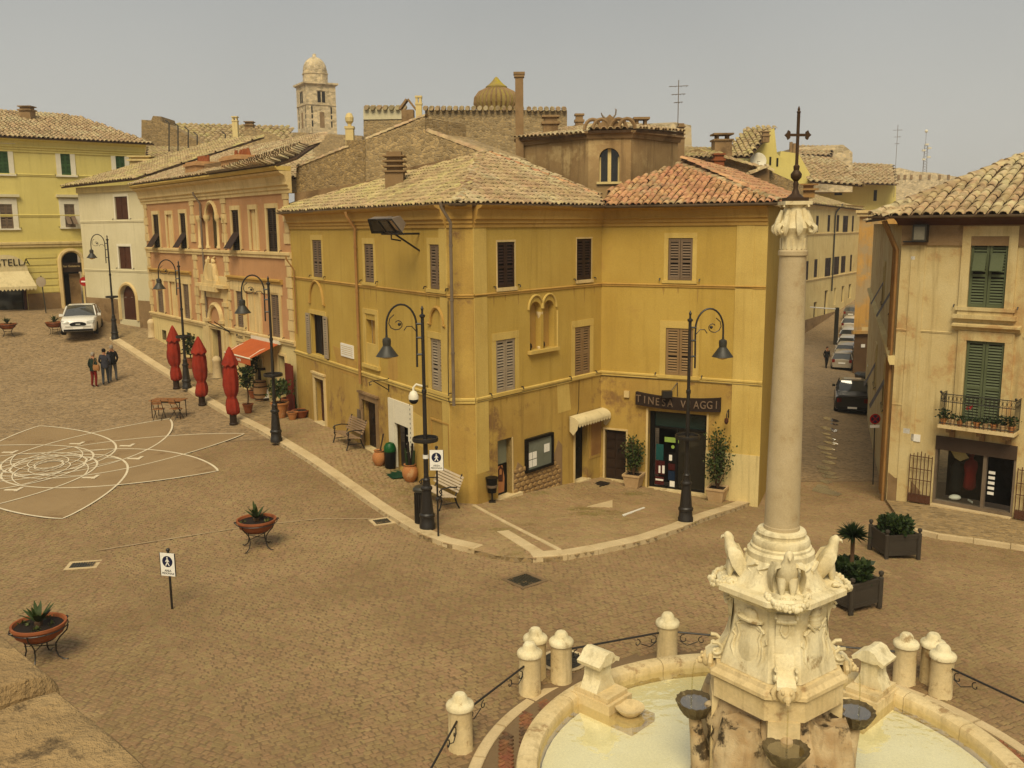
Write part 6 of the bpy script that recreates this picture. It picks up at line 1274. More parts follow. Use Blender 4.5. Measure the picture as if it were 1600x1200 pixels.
# ================================================================== fountain with column
FZ = gz(FC.x, FC.y); FT = thing('fountain_column', 'travertine fountain with eagles, tall granite column and iron cross', 'fountain', (FC.x, FC.y, FZ))
P = math.pi
ZA = ([-1,.6,1.28,1.62,1.84,2.86,3.1,3.5,3.985,20], [-1,.6,1.65,1.93,2.12,3.05,3.28,3.6,3.985,20])
def fo(name, mb, m, par=None, smooth=False, raw=False):
    if not raw and mb.v: zz = np.interp([v[2] for v in mb.v], *ZA); mb.v = [(v[0], v[1], float(z)) for v, z in zip(mb.v, zz)]
    if mb.v and max(v[0]*v[0]+v[1]*v[1] for v in mb.v) < 4.8 and name not in ('basin_floor', 'column_shaft', 'column_base', 'capital', 'abacus', 'volute', 'acanthus', 'base_relief'): mb.v = [(v[0]*.85, v[1]*.85, v[2]) for v in mb.v]
    return obj(name, mb, m, par or FT, world=False, smooth=smooth)
# ring pavement of brick and its stone kerb, basin rim
seg = 28
for k in range(seg):                      # kerb stones of the ring and blocks of the basin rim
    a0, a1 = 2*P*(k+.02)/seg, 2*P*(k+.98)/seg; mid = (a0+a1)/2
    if math.sin(mid) < -.35: continue
    m_ = MB(); rs = []
    for j in range(5): a = a0+(a1-a0)*j/4; rs.append([(r_*math.cos(a), r_*math.sin(a), z) for r_, z in ((4.16,-.1),(4.16,.09),(4.18,.105),(4.33,.105),(4.35,.09),(4.35,-.1))])
    m_.rings(rs); fo('ring_kerb_stone', m_, kerb_m)
seg = 20
for k in range(seg):
    a0, a1 = 2*P*(k+.006)/seg, 2*P*(k+.994)/seg; m_ = MB(); rs = []
    if math.sin((a0+a1)/2) < -.5: continue
    for j in range(7): a = a0+(a1-a0)*j/6; rs.append([(r_*math.cos(a), r_*math.sin(a), z) for r_, z in ((3.25,.0),(3.29,.36),(3.28,.42),(3.3,.47),(3.36,.5),(3.51,.5),(3.58,.47),(3.60,.41),(3.55,.35),(3.55,.0))])
    m_.rings(rs); fo('basin_rim_block', m_, trav, smooth=40)
m_ = MB(); m_.lathe([(3.26,-.2),(3.26,.0),(.01,.0)], 64, (0,0,.2)); fo('basin_floor', m_, mat('algae_basin', (.86,.83,.64), (.82,.78,.56), scale=1.2, c3=(.70,.66,.38), s3=.9, t3=.6, bump=.2))
wm = clear_m('fountain_water', (.97,.96,.86), .3, .05); n_ = wm.node_tree; gl = [q for q in n_.nodes if q.type == 'BSDF_GLOSSY'][0]
nz = n_.nodes.new('ShaderNodeTexNoise'); nz.inputs['Scale'].default_value = 6; bp = n_.nodes.new('ShaderNodeBump'); bp.inputs['Strength'].default_value = .25; bp.inputs['Distance'].default_value = .02; g_ = n_.nodes.new('ShaderNodeNewGeometry'); n_.links.new(g_.outputs['Position'], nz.inputs['Vector']); n_.links.new(nz.outputs[0], bp.inputs['Height']); n_.links.new(bp.outputs[0], gl.inputs['Normal'])
m_ = MB(); m_.add([(3.26*math.cos(2*P*k/64), 3.26*math.sin(2*P*k/64), .36) for k in range(64)], [tuple(range(64))]); fo('water', m_, wm)
# herringbone bricks between rim and kerb
m_ = MB(); m_.rings([[(r_*math.cos(2*P*k/72), r_*math.sin(2*P*k/72), .062) for r_ in (3.54, 4.18)] for k in range(73)], False, False, False); bed = fo('brick_bed', m_, joint_m)
bx = MB(); L_, W_, H_ = .2, .062, .03; bx.box(-L_/2, L_/2, -W_/2, W_/2, 0, H_); bme = bpy.data.meshes.new('brick'); bme.from_pydata(bx.v, [], bx.f); bme.materials.append(brick_m)
cand = []; uu = .075
for i in range(-75, 76):
    for j in range(-75, 76):
        k = (i-j) % 6
        if k == 0: x, y, ro = (i+1)*uu, (j)*uu, 0
        elif k == 3: x, y, ro = i*uu, (j+1)*uu, P/2
        else: continue
        c45 = .7071; X, Y = (x*c45-y*c45), (x*c45+y*c45); r_ = math.hypot(X, Y)
        if 3.64 < r_ < 4.08 and Y > -1.8: cand.append((X, Y, ro+P/4, math.hypot(X+FC.x, Y+FC.y)))
cand.sort(key=lambda c: (0 if -4.4 < c[0] < -.2 else 1, c[3])); rest = MB()
for idx, (X, Y, ro, d_) in enumerate(cand):
    if idx < 300: o = bpy.data.objects.new('brick', bme); COL.objects.link(o); o.parent = bed; o.location = (X, Y, .063+random.uniform(0,.006)); o.rotation_euler = (0,0,ro)
    else: rest.T = Matrix.Translation((X, Y, .063)) @ Matrix.Rotation(ro, 4, 'Z'); rest.box(-L_/2, L_/2, -W_/2, W_/2, 0, H_)
if rest.v: o = fo('brick_field', rest, brick_m, bed); o['kind'] = 'stuff'
# rocky base with four lobes
def rock(c, rx, ry, h, seed, n=22, m=9):
    rnd = random.Random(seed); ph = [rnd.uniform(0, 6.28) for _ in range(8)]; rs = []
    for i in range(m+1):
        t = i/m; z = h*t; r0 = (1-.42*t**1.6)
        rs.append([(c[0]+rx*r0*(1+.12*math.sin(3*a+ph[0]+z*2)+.08*math.sin(5*a+ph[1]-z*4)+.06*math.sin(9*a+ph[2]+z*7))*math.cos(a), c[1]+ry*r0*(1+.12*math.sin(3*a+ph[3]+z*3)+.08*math.sin(7*a+ph[4]))*math.sin(a), c[2]+z+.05*math.sin(4*a+ph[5])) for a in [2*P*k/n for k in range(n)]])
    return rs
m_ = MB(); m_.rings(rock((0,0,0), 1.18, 1.18, 1.8, 3), False, True); fo('rock_base', m_, rock_m, smooth=50, raw=True)
for k in range(4):
    a = P/4+.0+k*P/2; m_ = MB(); m_.rings(rock((.95*math.cos(a), .95*math.sin(a), 0), .5, .46, 1.5, 10+k, 16, 7), False, True); fo('rock_lobe', m_, rock_m, smooth=50, raw=True)
# pedestal: four concave faces between four projecting corner piers (piers face +-x and +-y here turned by PA)
PA = R(-8)
def plan(w_, d_, pier):       # outline of the pedestal: pier half-width 'pier' at distance d_, faces cut between them
    pts = []
    for k in range(4):
        a = PA-P/2+k*P/2; dx, dy = math.cos(a), math.sin(a); tx, ty = -dy, dx
        pts += [(dx*d_-tx*pier, dy*d_-ty*pier), (dx*d_+tx*pier, dy*d_+ty*pier)]
    return pts
def stack(levels, m, name, smooth=False):
    m_ = MB(); m_.rings([[(x, y, z) for x, y in plan(0, d_, p_)] for d_, p_, z in levels]); return fo(name, m_, m, smooth=smooth)
stack([(1.0,.30,1.28),(1.0,.30,1.62)], trav, 'arched_plinth')
stack([(1.0,.29,1.625),(1.06,.31,1.66),(1.06,.31,1.72),(.98,.29,1.78),(.96,.28,1.84)], trav, 'base_moulding')
stack([(.90,.25,1.845),(.84,.245,2.05),(.74,.235,2.35),(.70,.23,2.6),(.72,.23,2.86)], trav_w, 'pedestal')
stack([(.75,.24,2.865),(.80,.25,2.90),(.80,.25,2.93),(.92,.29,2.97),(.94,.31,2.99),(.97,.32,3.0),(.97,.32,3.07),(.93,.3,3.1)], trav_w, 'cornice_slab')
# darker rock arch skirt below the plinth
for k in range(4):
    a = PA-P/2+k*P/2; dx, dy = math.cos(a), math.sin(a); tx, ty = -dy, dx
    m_ = MB(); T = Matrix(((tx, dx, 0, 0), (ty, dy, 0, 0), (0, 0, 1, 0), (0,0,0,1))); m_.T = T     # local x = tangent, y = outward
    m_.box(-.24, .24, .72, 1.02, .3, 1.279); fo('pier_foot', m_, trav)
    # long volute bracket on each pier: S-profile swept across its width
    m_ = MB(); m_.T = T; prof = [(.72,2.84),(.80,2.84),(.83,2.78),(.78,2.7),(.745,2.5),(.78,2.25),(.90,2.05),(1.04,1.96),(1.12,1.9),(1.12,1.85),(.80,1.85)]
    m_.rings([[(-.14,y,z) for y, z in prof], [(.14,y,z) for y, z in prof]]); fo('volute_bracket', m_, trav_w)
    m_ = MB(); m_.T = T
    for s_ in (-.155, .155):
        sp = [(s_, .98+.15*(1-.1*j)*math.cos(j*.62+1.2), 1.99+.13*(1-.1*j)*math.sin(j*.62+1.2)) for j in range(11)]; m_.tube(sp, .028, 6)
        m_.tube([(s_, .80+.06*(1-.14*j)*math.cos(j*.8), 2.80+.06*(1-.14*j)*math.sin(j*.8)) for j in range(7)], .02, 5)
    m_.tube([(-.05,.79,2.72),(-.07,.765,2.6),(-.03,.76,2.52),(0,.76,2.5),(.03,.76,2.52),(.07,.765,2.6),(.05,.79,2.72)], .02, 5); m_.tube([(-.15,.83,2.76),(0,.82,2.74),(.15,.83,2.76)], .03, 6)
    fo('volute_scroll', m_, trav_w, smooth=50)
    # lion mask with spout
    m_ = MB(); m_.T = T; m_.ball((0,1.1,1.78), .13, 12, 8, sc=(1.1,.7,1)); m_.ball((0,1.2,1.75), .065, 8, 6); [m_.ball((s_*.06,1.175,1.84), .03, 6, 5) for s_ in (-1,1)]; [m_.tube([(s_*.12,1.05,1.9),(s_*.19,1.06,1.8),(s_*.16,1.06,1.68)], [.04,.05,.03], 6) for s_ in (-1,1)]; m_.lathe([(.03,0),(.03,.05)], 8, (0,1.26,1.70)); fo('lion_mask', m_, trav, smooth=50)
    # shell bowl on a rocky stem, thin jet of water
    if k != 2:
        m_ = MB(); m_.T = T; cx, cy, cz = 0, 1.27, 1.36; n = 48
        rs = []
        for r_, z in ((.08,-.2),(.2,-.14),(.29,-.03),(.335,.04),(.345,.07),(.31,.062),(.24,.015),(.08,-.05),(.02,-.06)): rs.append([(cx+r_*(1+.045*math.cos(16*2*P*j/n)*(r_ > .15))*math.cos(2*P*j/n), cy+r_*.9*(1+.045*math.cos(16*2*P*j/n)*(r_ > .15))*math.sin(2*P*j/n), cz+z) for j in range(n)])
        m_.rings(rs); sb = fo('shell_bowl', m_, shell_m, smooth=30, raw=True)
        m_ = MB(); m_.T = T; m_.add([(cx+.27*math.cos(-2*P*j/20), cy+.24*math.sin(-2*P*j/20), cz+.035) for j in range(20)], [tuple(range(20))]); fo('bowl_water', m_, wm, sb, raw=True)
        m_ = MB(); m_.T = T; m_.tube([(0,1.05,.1),(0,1.12,.5),(0,1.22,.9),(0,1.27,1.18)], [.28,.2,.12,.1], 9); m_.ball((.05,1.0,1.36), .12, 8, 6, sc=(1,1.2,.8)); fo('bowl_stem', m_, rock_m, sb, smooth=50, raw=True)
        m_ = MB(); m_.T = T; m_.tube([(0,1.27,1.715),(0,1.3,1.66),(0,1.32,1.5),(0,1.33,1.2),(0,1.33,1.08)], [.009,.01,.012,.012,.014], 6); fo('water_jet', m_, wm, smooth=True)
    # face between piers: carved cartouche, plus cut arch panel below
    a2 = a+P/4; dx, dy = math.cos(a2), math.sin(a2); tx, ty = -dy, dx; T2 = Matrix(((tx, dx, 0, 0), (ty, dy, 0, 0), (0, 0, 1, 0), (0,0,0,1)))
    fd = .70; m_ = MB(); m_.T = T2
    def yf(z): return .665+.0*(z-2.3)+(.09*max(0, (2.35-z)/.5)**1.3)
    out = [(0,1.98),(-.1,2.0),(-.19,2.1),(-.21,2.25),(-.17,2.38),(-.22,2.5),(-.12,2.55),(0,2.53),(.12,2.55),(.22,2.5),(.17,2.38),(.21,2.25),(.19,2.1),(.1,2.0)]
    m_.rings([[(x, yf(z)-.05, z) for x, z in out], [(x, yf(z)+.035, z) for x, z in out], [(x*.8, yf(z)+.055, 2.26+(z-2.26)*.82) for x, z in out]]); fo('cartouche', m_, trav_w, smooth=40)
    m_ = MB(); m_.T = T2
    m_.tube([(x*1.08, yf(z)+.03, 2.26+(z-2.26)*1.05) for x, z in out], .03, 6, closed=True)
    for s_ in (-1, 1):
        m_.tube([(s_*(.22+.05*math.cos(j*.8)*(1-.1*j)), yf(2.5)+.03, 2.5+.06*math.sin(j*.8)*(1-.1*j)) for j in range(8)], .022, 5)
        m_.tube([(s_*.27, yf(2.1)+.02, 2.3),(s_*.3, yf(2.1)+.04, 2.15),(s_*.24, yf(2.0)+.03, 2.02),(s_*.16, yf(1.95)+.03, 1.94)], [.02,.035,.03,.015], 6)
        m_.tube([(s_*.3, yf(2.4)+.02, 2.42),(s_*.33, yf(2.3)+.03, 2.36),(s_*.27, yf(2.3)+.02, 2.3)], .02, 5)
    if k % 2: m_.lathe([(.24,0),(.25,.03),(.13,.05),(.12,.12),(.08,.16),(.02,.17)], 14, (0, yf(2.7)+.02, 2.63), sy=.5); [m_.tube([(s_*.08, yf(2.6)+.05, 2.63),(s_*.2, yf(2.6)+.05, 2.58),(s_*.27, yf(2.5)+.04, 2.5)], .018, 5) for s_ in (-1,1)]
    else: m_.lathe([(.1,0),(.13,.05),(.14,.14),(.1,.24),(.03,.3)], 12, (0, yf(2.7)+.02, 2.56), sy=.6); [m_.lathe([(.1+.035-.001*j,.03+.075*j),(.145,.06+.075*j)], 12, (0, yf(2.7)+.02, 2.56), sy=.6) for j in range(3)]; [m_.tube([(s_*.05, yf(2.6)+.06, 2.52),(s_*.22, yf(2.6)+.06, 2.66)], .02, 5) for s_ in (-1,1)]
    fo('carved_emblem', m_, trav_w, smooth=50)
    # eagle on the pier end of the slab
    m_ = MB(); eT = T @ Matrix.Translation((0, .74, 3.1)); m_.T = eT
    secs = [(-.17,-.02,.06,.05),(-.13,.12,.12,.10),(-.07,.28,.165,.14),(-.01,.43,.16,.135),(.035,.55,.115,.10),(.06,.63,.078,.075),(.07,.70,.075,.08),(.085,.755,.06,.062),(.09,.79,.02,.02)]
    m_.rings([[(rx*math.cos(2*P*j/10), y_+ry*math.sin(2*P*j/10), z) for j in range(10)] for y_, z, rx, ry in secs]); eg = fo('eagle', m_, trav_w, smooth=60)
    m_ = MB(); m_.T = eT; m_.tube([(0,.12,.715),(0,.175,.70),(0,.19,.66)], [.035,.026,.008], 6); fo('beak', m_, trav_w, eg, smooth=60)
    for s_ in (-1, 1):
        m_ = MB(); m_.T = eT
        wing = [(s_*.11,.04,.54,.06),(s_*.175,-.01,.47,.11),(s_*.185,-.08,.3,.12),(s_*.15,-.16,.12,.09),(s_*.08,-.22,-.03,.03)]
        if k == 0: wing = [(s_*.12,.03,.53,.06),(s_*.215,-.01,.5,.1),(s_*.25,-.05,.33,.11),(s_*.235,-.09,.14,.09),(s_*.2,-.1,.0,.03)]
        m_.rings([[(x+.03*math.cos(2*P*j/8), y_+w_*math.cos(2*P*j/8+.6)*.9, z+w_*.5*math.sin(2*P*j/8)) for j in range(8)] for x, y_, z, w_ in wing]); fo('wing', m_, trav_w, eg, smooth=60)
        m_ = MB(); m_.T = eT; m_.tube([(s_*.08,.0,.3),(s_*.085,.04,.15),(s_*.08,.05,.03)], [.085,.06,.03], 7); [m_.tube([(s_*.075,.07,.03),(s_*.075+.04*f_,.16,.015)], [.022,.01], 5) for f_ in (-1,0,1)]; fo('leg', m_, trav_w, eg, smooth=60)
    m_ = MB(); m_.T = eT; m_.ball((0,-.02,-.02), .26, 12, 6, sc=(1,.8,.25)); fo('eagle_base', m_, trav_w, smooth=50)
    # garland hanging before each eagle: bead-like leaves
    m_ = MB(); m_.T = eT; rr = random.Random(k)
    for j in range(46):
        t = j/45; an = P*(1.0+t); x = .3*math.cos(an); y_ = .05+.27*(-math.sin(an)); z = .02-.1*(-math.sin(an))
        for _ in range(2): m_.ball((x+rr.uniform(-.03,.03), y_+rr.uniform(-.03,.03), z+rr.uniform(-.02,.04)), rr.uniform(.028,.045), 6, 4)
    fo('garland', m_, trav_w, smooth=50)
# column base, shaft, capital, cross
m_ = MB(); m_.lathe([(.62,3.1),(.56,3.16),(.50,3.34),(.46,3.5),(.44,3.52),(.44,3.62),(.40,3.66),(.40,3.7),(.37,3.72),(.38,3.78),(.36,3.84),(.31,3.86),(.31,3.9),(.325,3.93),(.31,3.97),(.27,3.985)], 32); fo('column_base', m_, trav_w, smooth=35)
m_ = MB(); [m_.tube([(.48*math.cos(a+.18*math.sin(j*1.3)), .48*math.sin(a+.18*math.sin(j*1.3)), 3.2+.05*j) for j in range(7)], .03, 5) for a in [P/4+PA+i*P/2+s_ for i in range(4) for s_ in (-.2,.2)]]; fo('base_relief', m_, trav_w, smooth=50)
m_ = MB(); pr = [(.235,3.985),(.235,4.03)]+[(.228-.062*(j/14)**1.25, 4.04+3.56*j/14) for j in range(15)]+[(.185,7.61),(.185,7.66),(.17,7.68)]; m_.lathe(pr, 36); fo('column_shaft', m_, granite, smooth=30)
m_ = MB(); m_.lathe([(.155,7.68),(.155,7.84),(.17,7.88),(.21,7.95),(.19,8.02),(.15,8.1),(.13,8.2),(.15,8.24)], 24); cap = fo('capital', m_, trav_w, smooth=35)
m_ = MB(); m_.box(-.17,.17,-.17,.17,8.24,8.285); fo('abacus', m_, trav_w, cap)
for i in range(4):
    a = PA+P/4+i*P/2; m_ = MB(); T = Matrix.Rotation(a, 4, 'Z'); m_.T = T
    m_.tube([(.13,0,8.2),(.17,0,8.05),(.26,0,7.97)]+[(.27+.06*(1-.11*j)*math.cos(1.4-j*.75), 0, 7.93+.06*(1-.11*j)*math.sin(1.4-j*.75)) for j in range(8)], [.03,.035,.035]+[.03]*8, 6); m_.tube([(.15,.0,8.22),(.2,0,8.24),(.21,0,8.21)], .018, 5); fo('volute', m_, trav_w, cap, smooth=50)
m_ = MB()
for i in range(16): a = 2*P*i/16; m_.tube([(.157*math.cos(a), .157*math.sin(a), 7.69),(.16*math.cos(a), .16*math.sin(a), 7.83)], .012, 4)
for i in range(8): a = 2*P*i/8; m_.tube([(.15*math.cos(a), .15*math.sin(a), 8.17),(.19*math.cos(a), .19*math.sin(a), 8.05),(.23*math.cos(a), .23*math.sin(a), 7.93),(.21*math.cos(a), .21*math.sin(a), 7.86)], [.03,.045,.045,.015], 6)
fo('acanthus', m_, trav_w, cap, smooth=50)
rust = mat('rusty_bronze', (.085,.055,.032), (.12,.075,.04), rough=.55, bump=.3, metal=.3)
m_ = MB(); m_.box(-.155,.155,-.155,.155,8.287,8.33); m_.lathe([(.13,8.33),(.06,8.38),(.032,8.45),(.042,8.5),(.03,8.53),(.078,8.58),(.082,8.62),(.04,8.67),(.045,8.7),(.045,8.72),(.022,8.74)], 16); cr_ = fo('cross', m_, rust, smooth=40)
m_ = MB(); m_.T = Matrix.Rotation(R(6), 4, 'Z'); m_.box(-.018,.018,-.018,.018,8.72,9.36); m_.box(-.13,-.018,-.016,.016,9.082,9.114); m_.box(.018,.13,-.016,.016,9.082,9.114)
for s_ in (-1, 1): m_.prism([(s_*.12,-.02,9.06),(s_*.15,-.02,9.04),(s_*.165,-.02,9.07),(s_*.2,-.02,9.0975),(s_*.165,-.02,9.125),(s_*.15,-.02,9.155),(s_*.12,-.02,9.135)][::s_], (0,0,0), (0,.04,0))
m_.lathe([(.02,9.36),(.034,9.375),(.016,9.395),(.022,9.41),(.003,9.45)], 8); fo('cross_arms', m_, rust, cr_)
# two spouted plinths standing on the rim
for sx in (-1, 1):
    an = R(90)+sx*R(46)*-1; c = (3.15*math.cos(an), 3.15*math.sin(an)); rz = an-P/2; T = Matrix.Translation((c[0], c[1], 0)) @ Matrix.Rotation(rz, 4, 'Z')      # local -y faces the basin
    m_ = MB(); m_.T = T; m_.box(-.3,.3,-.5,.3,.05,.52); m_.box(-.26,.26,-.44,.26,.52,.6); wp = fo('rim_plinth', m_, trav, raw=True)
    m_ = MB(); m_.T = T; prof = [(-.24,.6),(.24,.6),(.2,.68),(.14,.8),(.13,.95),(.15,1.08),(-.15,1.08),(-.13,.95),(-.14,.8),(-.2,.68)]; m_.prism([(x, -.2, z) for x, z in prof], (0,0,0), (0,.34,0)); fo('plinth_body', m_, trav_w, wp, raw=True)
    m_ = MB(); m_.T = T; top = [(-.27,1.08),(-.25,1.02),(-.17,1.06),(-.1,1.04),(.1,1.04),(.17,1.06),(.25,1.02),(.27,1.08),(.17,1.13),(.1,1.22),(0,1.25),(-.1,1.22),(-.17,1.13)]; m_.prism([(x, -.27, z) for x, z in top], (0,0,0), (0,.46,0)); fo('scrolled_cap', m_, trav_w, wp, raw=True)
    m_ = MB(); m_.T = T; m_.lathe([(.05,.3),(.14,.36),(.22,.44),(.24,.48),(.2,.47),(.1,.41),(.02,.4)], 14, (0,-.68,0)); m_.box(-.3,.3,-.95,-.5,.2,.34); fo('small_shell', m_, trav, wp, smooth=40)
# ------------------------------------------------------------------ bollards and iron rails round the fountain
def bollard(p, lab):
    t = thing('stone_bollard', lab, 'bollard', (p.x, p.y, p.z), random.uniform(0, 6), 'stone bollards round the fountain')
    m_ = MB(); m_.lathe([(.2,-.05),(.2,.0),(.19,.02),(.185,.66),(.19,.68)], 20); obj('shaft', m_, trav, t, world=False, smooth=40)
    m_ = MB(); m_.lathe([(.19,.68),(.215,.69),(.22,.74),(.2,.77),(.15,.79),(.12,.82),(.115,.87),(.08,.915),(.01,.93)], 20); obj('cap', m_, trav_w, t, world=False, smooth=40); return t
BP = [gnd(x, y) for x, y in ((720,1170),(828,1082),(833,1068),(877,1063),(1042,1031),(1412,1066),(1454,1066),(1469,1086))]
BP[2] = BP[1]+(BP[2]-BP[1]).normalized()*.55; BP[6] = BP[5]+(BP[6]-BP[5]).normalized()*.62 if False else BP[6]
BL = ['leftmost stone bollard near the bottom edge of the piazza', 'front bollard of the left pair, rail running to its left', 'rear bollard of the left group, mostly hidden behind another', 'right bollard of the left group beside the manhole', 'lone stone bollard behind the basin, left of the pedestal', 'leftmost bollard of the right group beside the scrolled plinth', 'rear bollard of the right group, standing between two others', 'front bollard of the right group, rail running to its right']
for p_, l_ in zip(BP, BL): bollard(p_, l_)
def rail(a, b, lab, ends=(1, 1)):
    t = thing('iron_rail', lab, 'railing', a, 0, 'iron rails between the bollards'); a, b = a+Vector((0,0,.56)), b+Vector((0,0,.56)); d = (b-a).normalized(); m_ = MB(); m_.tube([a+d*.17, b-d*.17], .018, 6); obj('bar', m_, iron, t)
    for q_, s_, on in ((a, 1, ends[0]), (b, -1, ends[1])):
        if not on: continue
        for c, rr, ph in ((.3, .09, 1.5), (.62, .075, 1.5)):
            o_ = q_+d*(s_*c)+Vector((0,0,-.12)); m_ = MB(); m_.tube([o_+d*(s_*rr*(1-.08*j)*math.cos(ph+j*.6))+Vector((0,0,rr*(1-.08*j)*math.sin(ph+j*.6))) for j in range(10)], .009, 5); obj('scroll', m_, iron, t)
        m_ = MB(); m_.tube([q_+d*(s_*.22)+Vector((0,0,-.16)), q_+d*(s_*.36)+Vector((0,0,-.24)), q_+d*(s_*.55)+Vector((0,0,-.15))], .009, 5); obj('scroll', m_, iron, t)
rail(BP[0], BP[1], 'iron rail from the leftmost bollard to the left group'); rail(BP[3], BP[4], 'iron rail from the left group to the lone rear bollard'); rail(BP[4], BP[5], 'iron rail passing behind the pedestal'); 
q = FC+Vector((5.1*math.cos(R(5)), 5.1*math.sin(R(5)), 0)); rail(BP[7], Vector((q.x, q.y, gz(q.x, q.y))), 'iron rail leaving the right group toward the right edge', (1, 1))
q = FC+Vector((5.1*math.cos(R(192)), 5.1*math.sin(R(192)), 0)); rail(BP[0], Vector((q.x, q.y, gz(q.x, q.y))), 'iron rail dropping from the leftmost bollard to the bottom edge', (1, 0))
# ================================================================== street furniture
def pav(px, py): return gnd(px, py, KH+.01)
# ------------------------------------------------------------------ lamp posts
def lamp_post():
    t = thing('street_lamp', 'x', 'street lamp')
    m_ = MB(); m_.lathe([(.21,0),(.21,.12),(.19,.16),(.18,.32),(.205,.34),(.205,.4),(.17,.44),(.14,.8),(.12,1.05),(.155,1.08),(.155,1.13),(.11,1.17),(.095,1.3),(.105,1.34),(.07,1.38),(.06,1.5)], 18); obj('base', m_, iron, t, world=False, smooth=35)
    m_ = MB(); m_.lathe([(.065,1.5),(.06,2.3),(.075,2.32),(.075,2.4),(.055,2.42),(.05,3.6),(.065,3.62),(.065,3.7),(.045,3.72),(.043,5.55),(.075,5.58),(.075,5.62),(.03,5.65),(.025,5.72),(.04,5.78),(.005,5.86)], 12); obj('post', m_, iron, t, world=False, smooth=35)
    m_ = MB(); m_.lathe([(.07,2.3),(.2,2.36),(.33,2.36),(.34,2.4),(.33,2.46),(.3,2.46),(.29,2.4),(.07,2.41)], 20); obj('collar_ring', m_, iron, t, world=False, smooth=30)
    arm = [(-.16,0,4.3),(-.16,0,4.5),(-.15,0,5.25)]+[(-.53+.38*math.cos(a), 0, 5.35+.55*math.sin(a)) for a in [math.pi*k/14 for k in range(1, 14)]]+[(-.91,0,5.3),(-.91,0,5.12)]
    m_ = MB(); m_.tube(arm, .026, 7); [m_.tube([(-.17,0,z),(0,0,z)], .03, 6) for z in (4.62, 5.05, 5.4)]; obj('arm', m_, iron, t, world=False, smooth=50)
    m_ = MB(); m_.tube([(-.62-.02*j+.26*(1-.075*j)*math.cos(1.9+j*.62)+.03*j*.6, 0, 5.42+.24*(1-.075*j)*math.sin(1.9+j*.62)) for j in range(12)], .013, 5); m_.tube([(-.17,0,5.22),(-.27,0,5.34),(-.4,0,5.34),(-.47,0,5.24)], .013, 5); m_.ball((-.58,0,5.4), .045); obj('scroll', m_, iron, t, world=False, smooth=50)
    m_ = MB(); m_.lathe([(.03,5.14),(.03,5.08),(.1,5.04),(.11,4.98),(.1,4.86),(.13,4.82),(.2,4.72),(.27,4.62),(.29,4.6),(.28,4.595),(.12,4.8),(.02,4.82)], 20, (-.91,0,0)); s_ = obj('lamp_shade', m_, iron_g, t, world=False, smooth=35)
    m_ = MB(); m_.lathe([(.02,4.52),(.12,4.55),(.2,4.6),(.2,4.64),(.02,4.66)], 16, (-.91,0,0)); obj('glass', m_, cream, s_, world=False, smooth=True); return t
LP = lamp_post(); a_l = math.atan2(-FL.n[1], -FL.n[0])
spots = [((668,826), R(8), 'street lamp nearest the camera on the kerb, white camera dome on its post'), ((432,690), R(8), 'street lamp beside the big terracotta jar and right-hand red parasol'), ((292,607), R(6), 'street lamp between the first two closed red parasols'), ((180,530), R(4), 'farthest street lamp, beside the white car and white house'), ((1071,815), R(184), 'street lamp standing before the glazed shopfront, arm to the right')]
lamps = []
for i, (p_, rz, lab) in enumerate(spots):
    q = pav(*p_)
    if i == 0: LP.location = q; LP.rotation_euler = (0,0,rz); tag(LP, lab, group='curled-arm street lamps'); lamps.append(LP)
    else: lamps.append(dup(LP, q, rz, lab, 'curled-arm street lamps'))
q = lamps[0].location; sc_ = thing('security_camera', 'white dome security camera on the nearest street lamp', 'camera', (q.x, q.y, q.z+3.55)); m_ = MB(); m_.tube([(-.04,0,.25),(-.2,-.02,.3),(-.27,-.03,.22),(-.27,-.03,.12)], .03, 7); obj('bracket', m_, white_p, sc_, world=False, smooth=40); m_ = MB(); m_.lathe([(.03,.14),(.09,.1),(.13,.0),(.13,-.08)], 14, (-.27,-.03,0)); obj('housing', m_, white_p, sc_, world=False, smooth=40); m_ = MB(); m_.lathe([(.125,-.08),(.11,-.15),(.06,-.2),(.01,-.21)], 14, (-.27,-.03,0)); obj('dome', m_, black_p, sc_, world=False, smooth=True)
m_ = MB(); m_.lathe([(.078,1.9),(.078,2.0)], 12); obj('sticker', m_, sign_w, lamps[0], world=False)
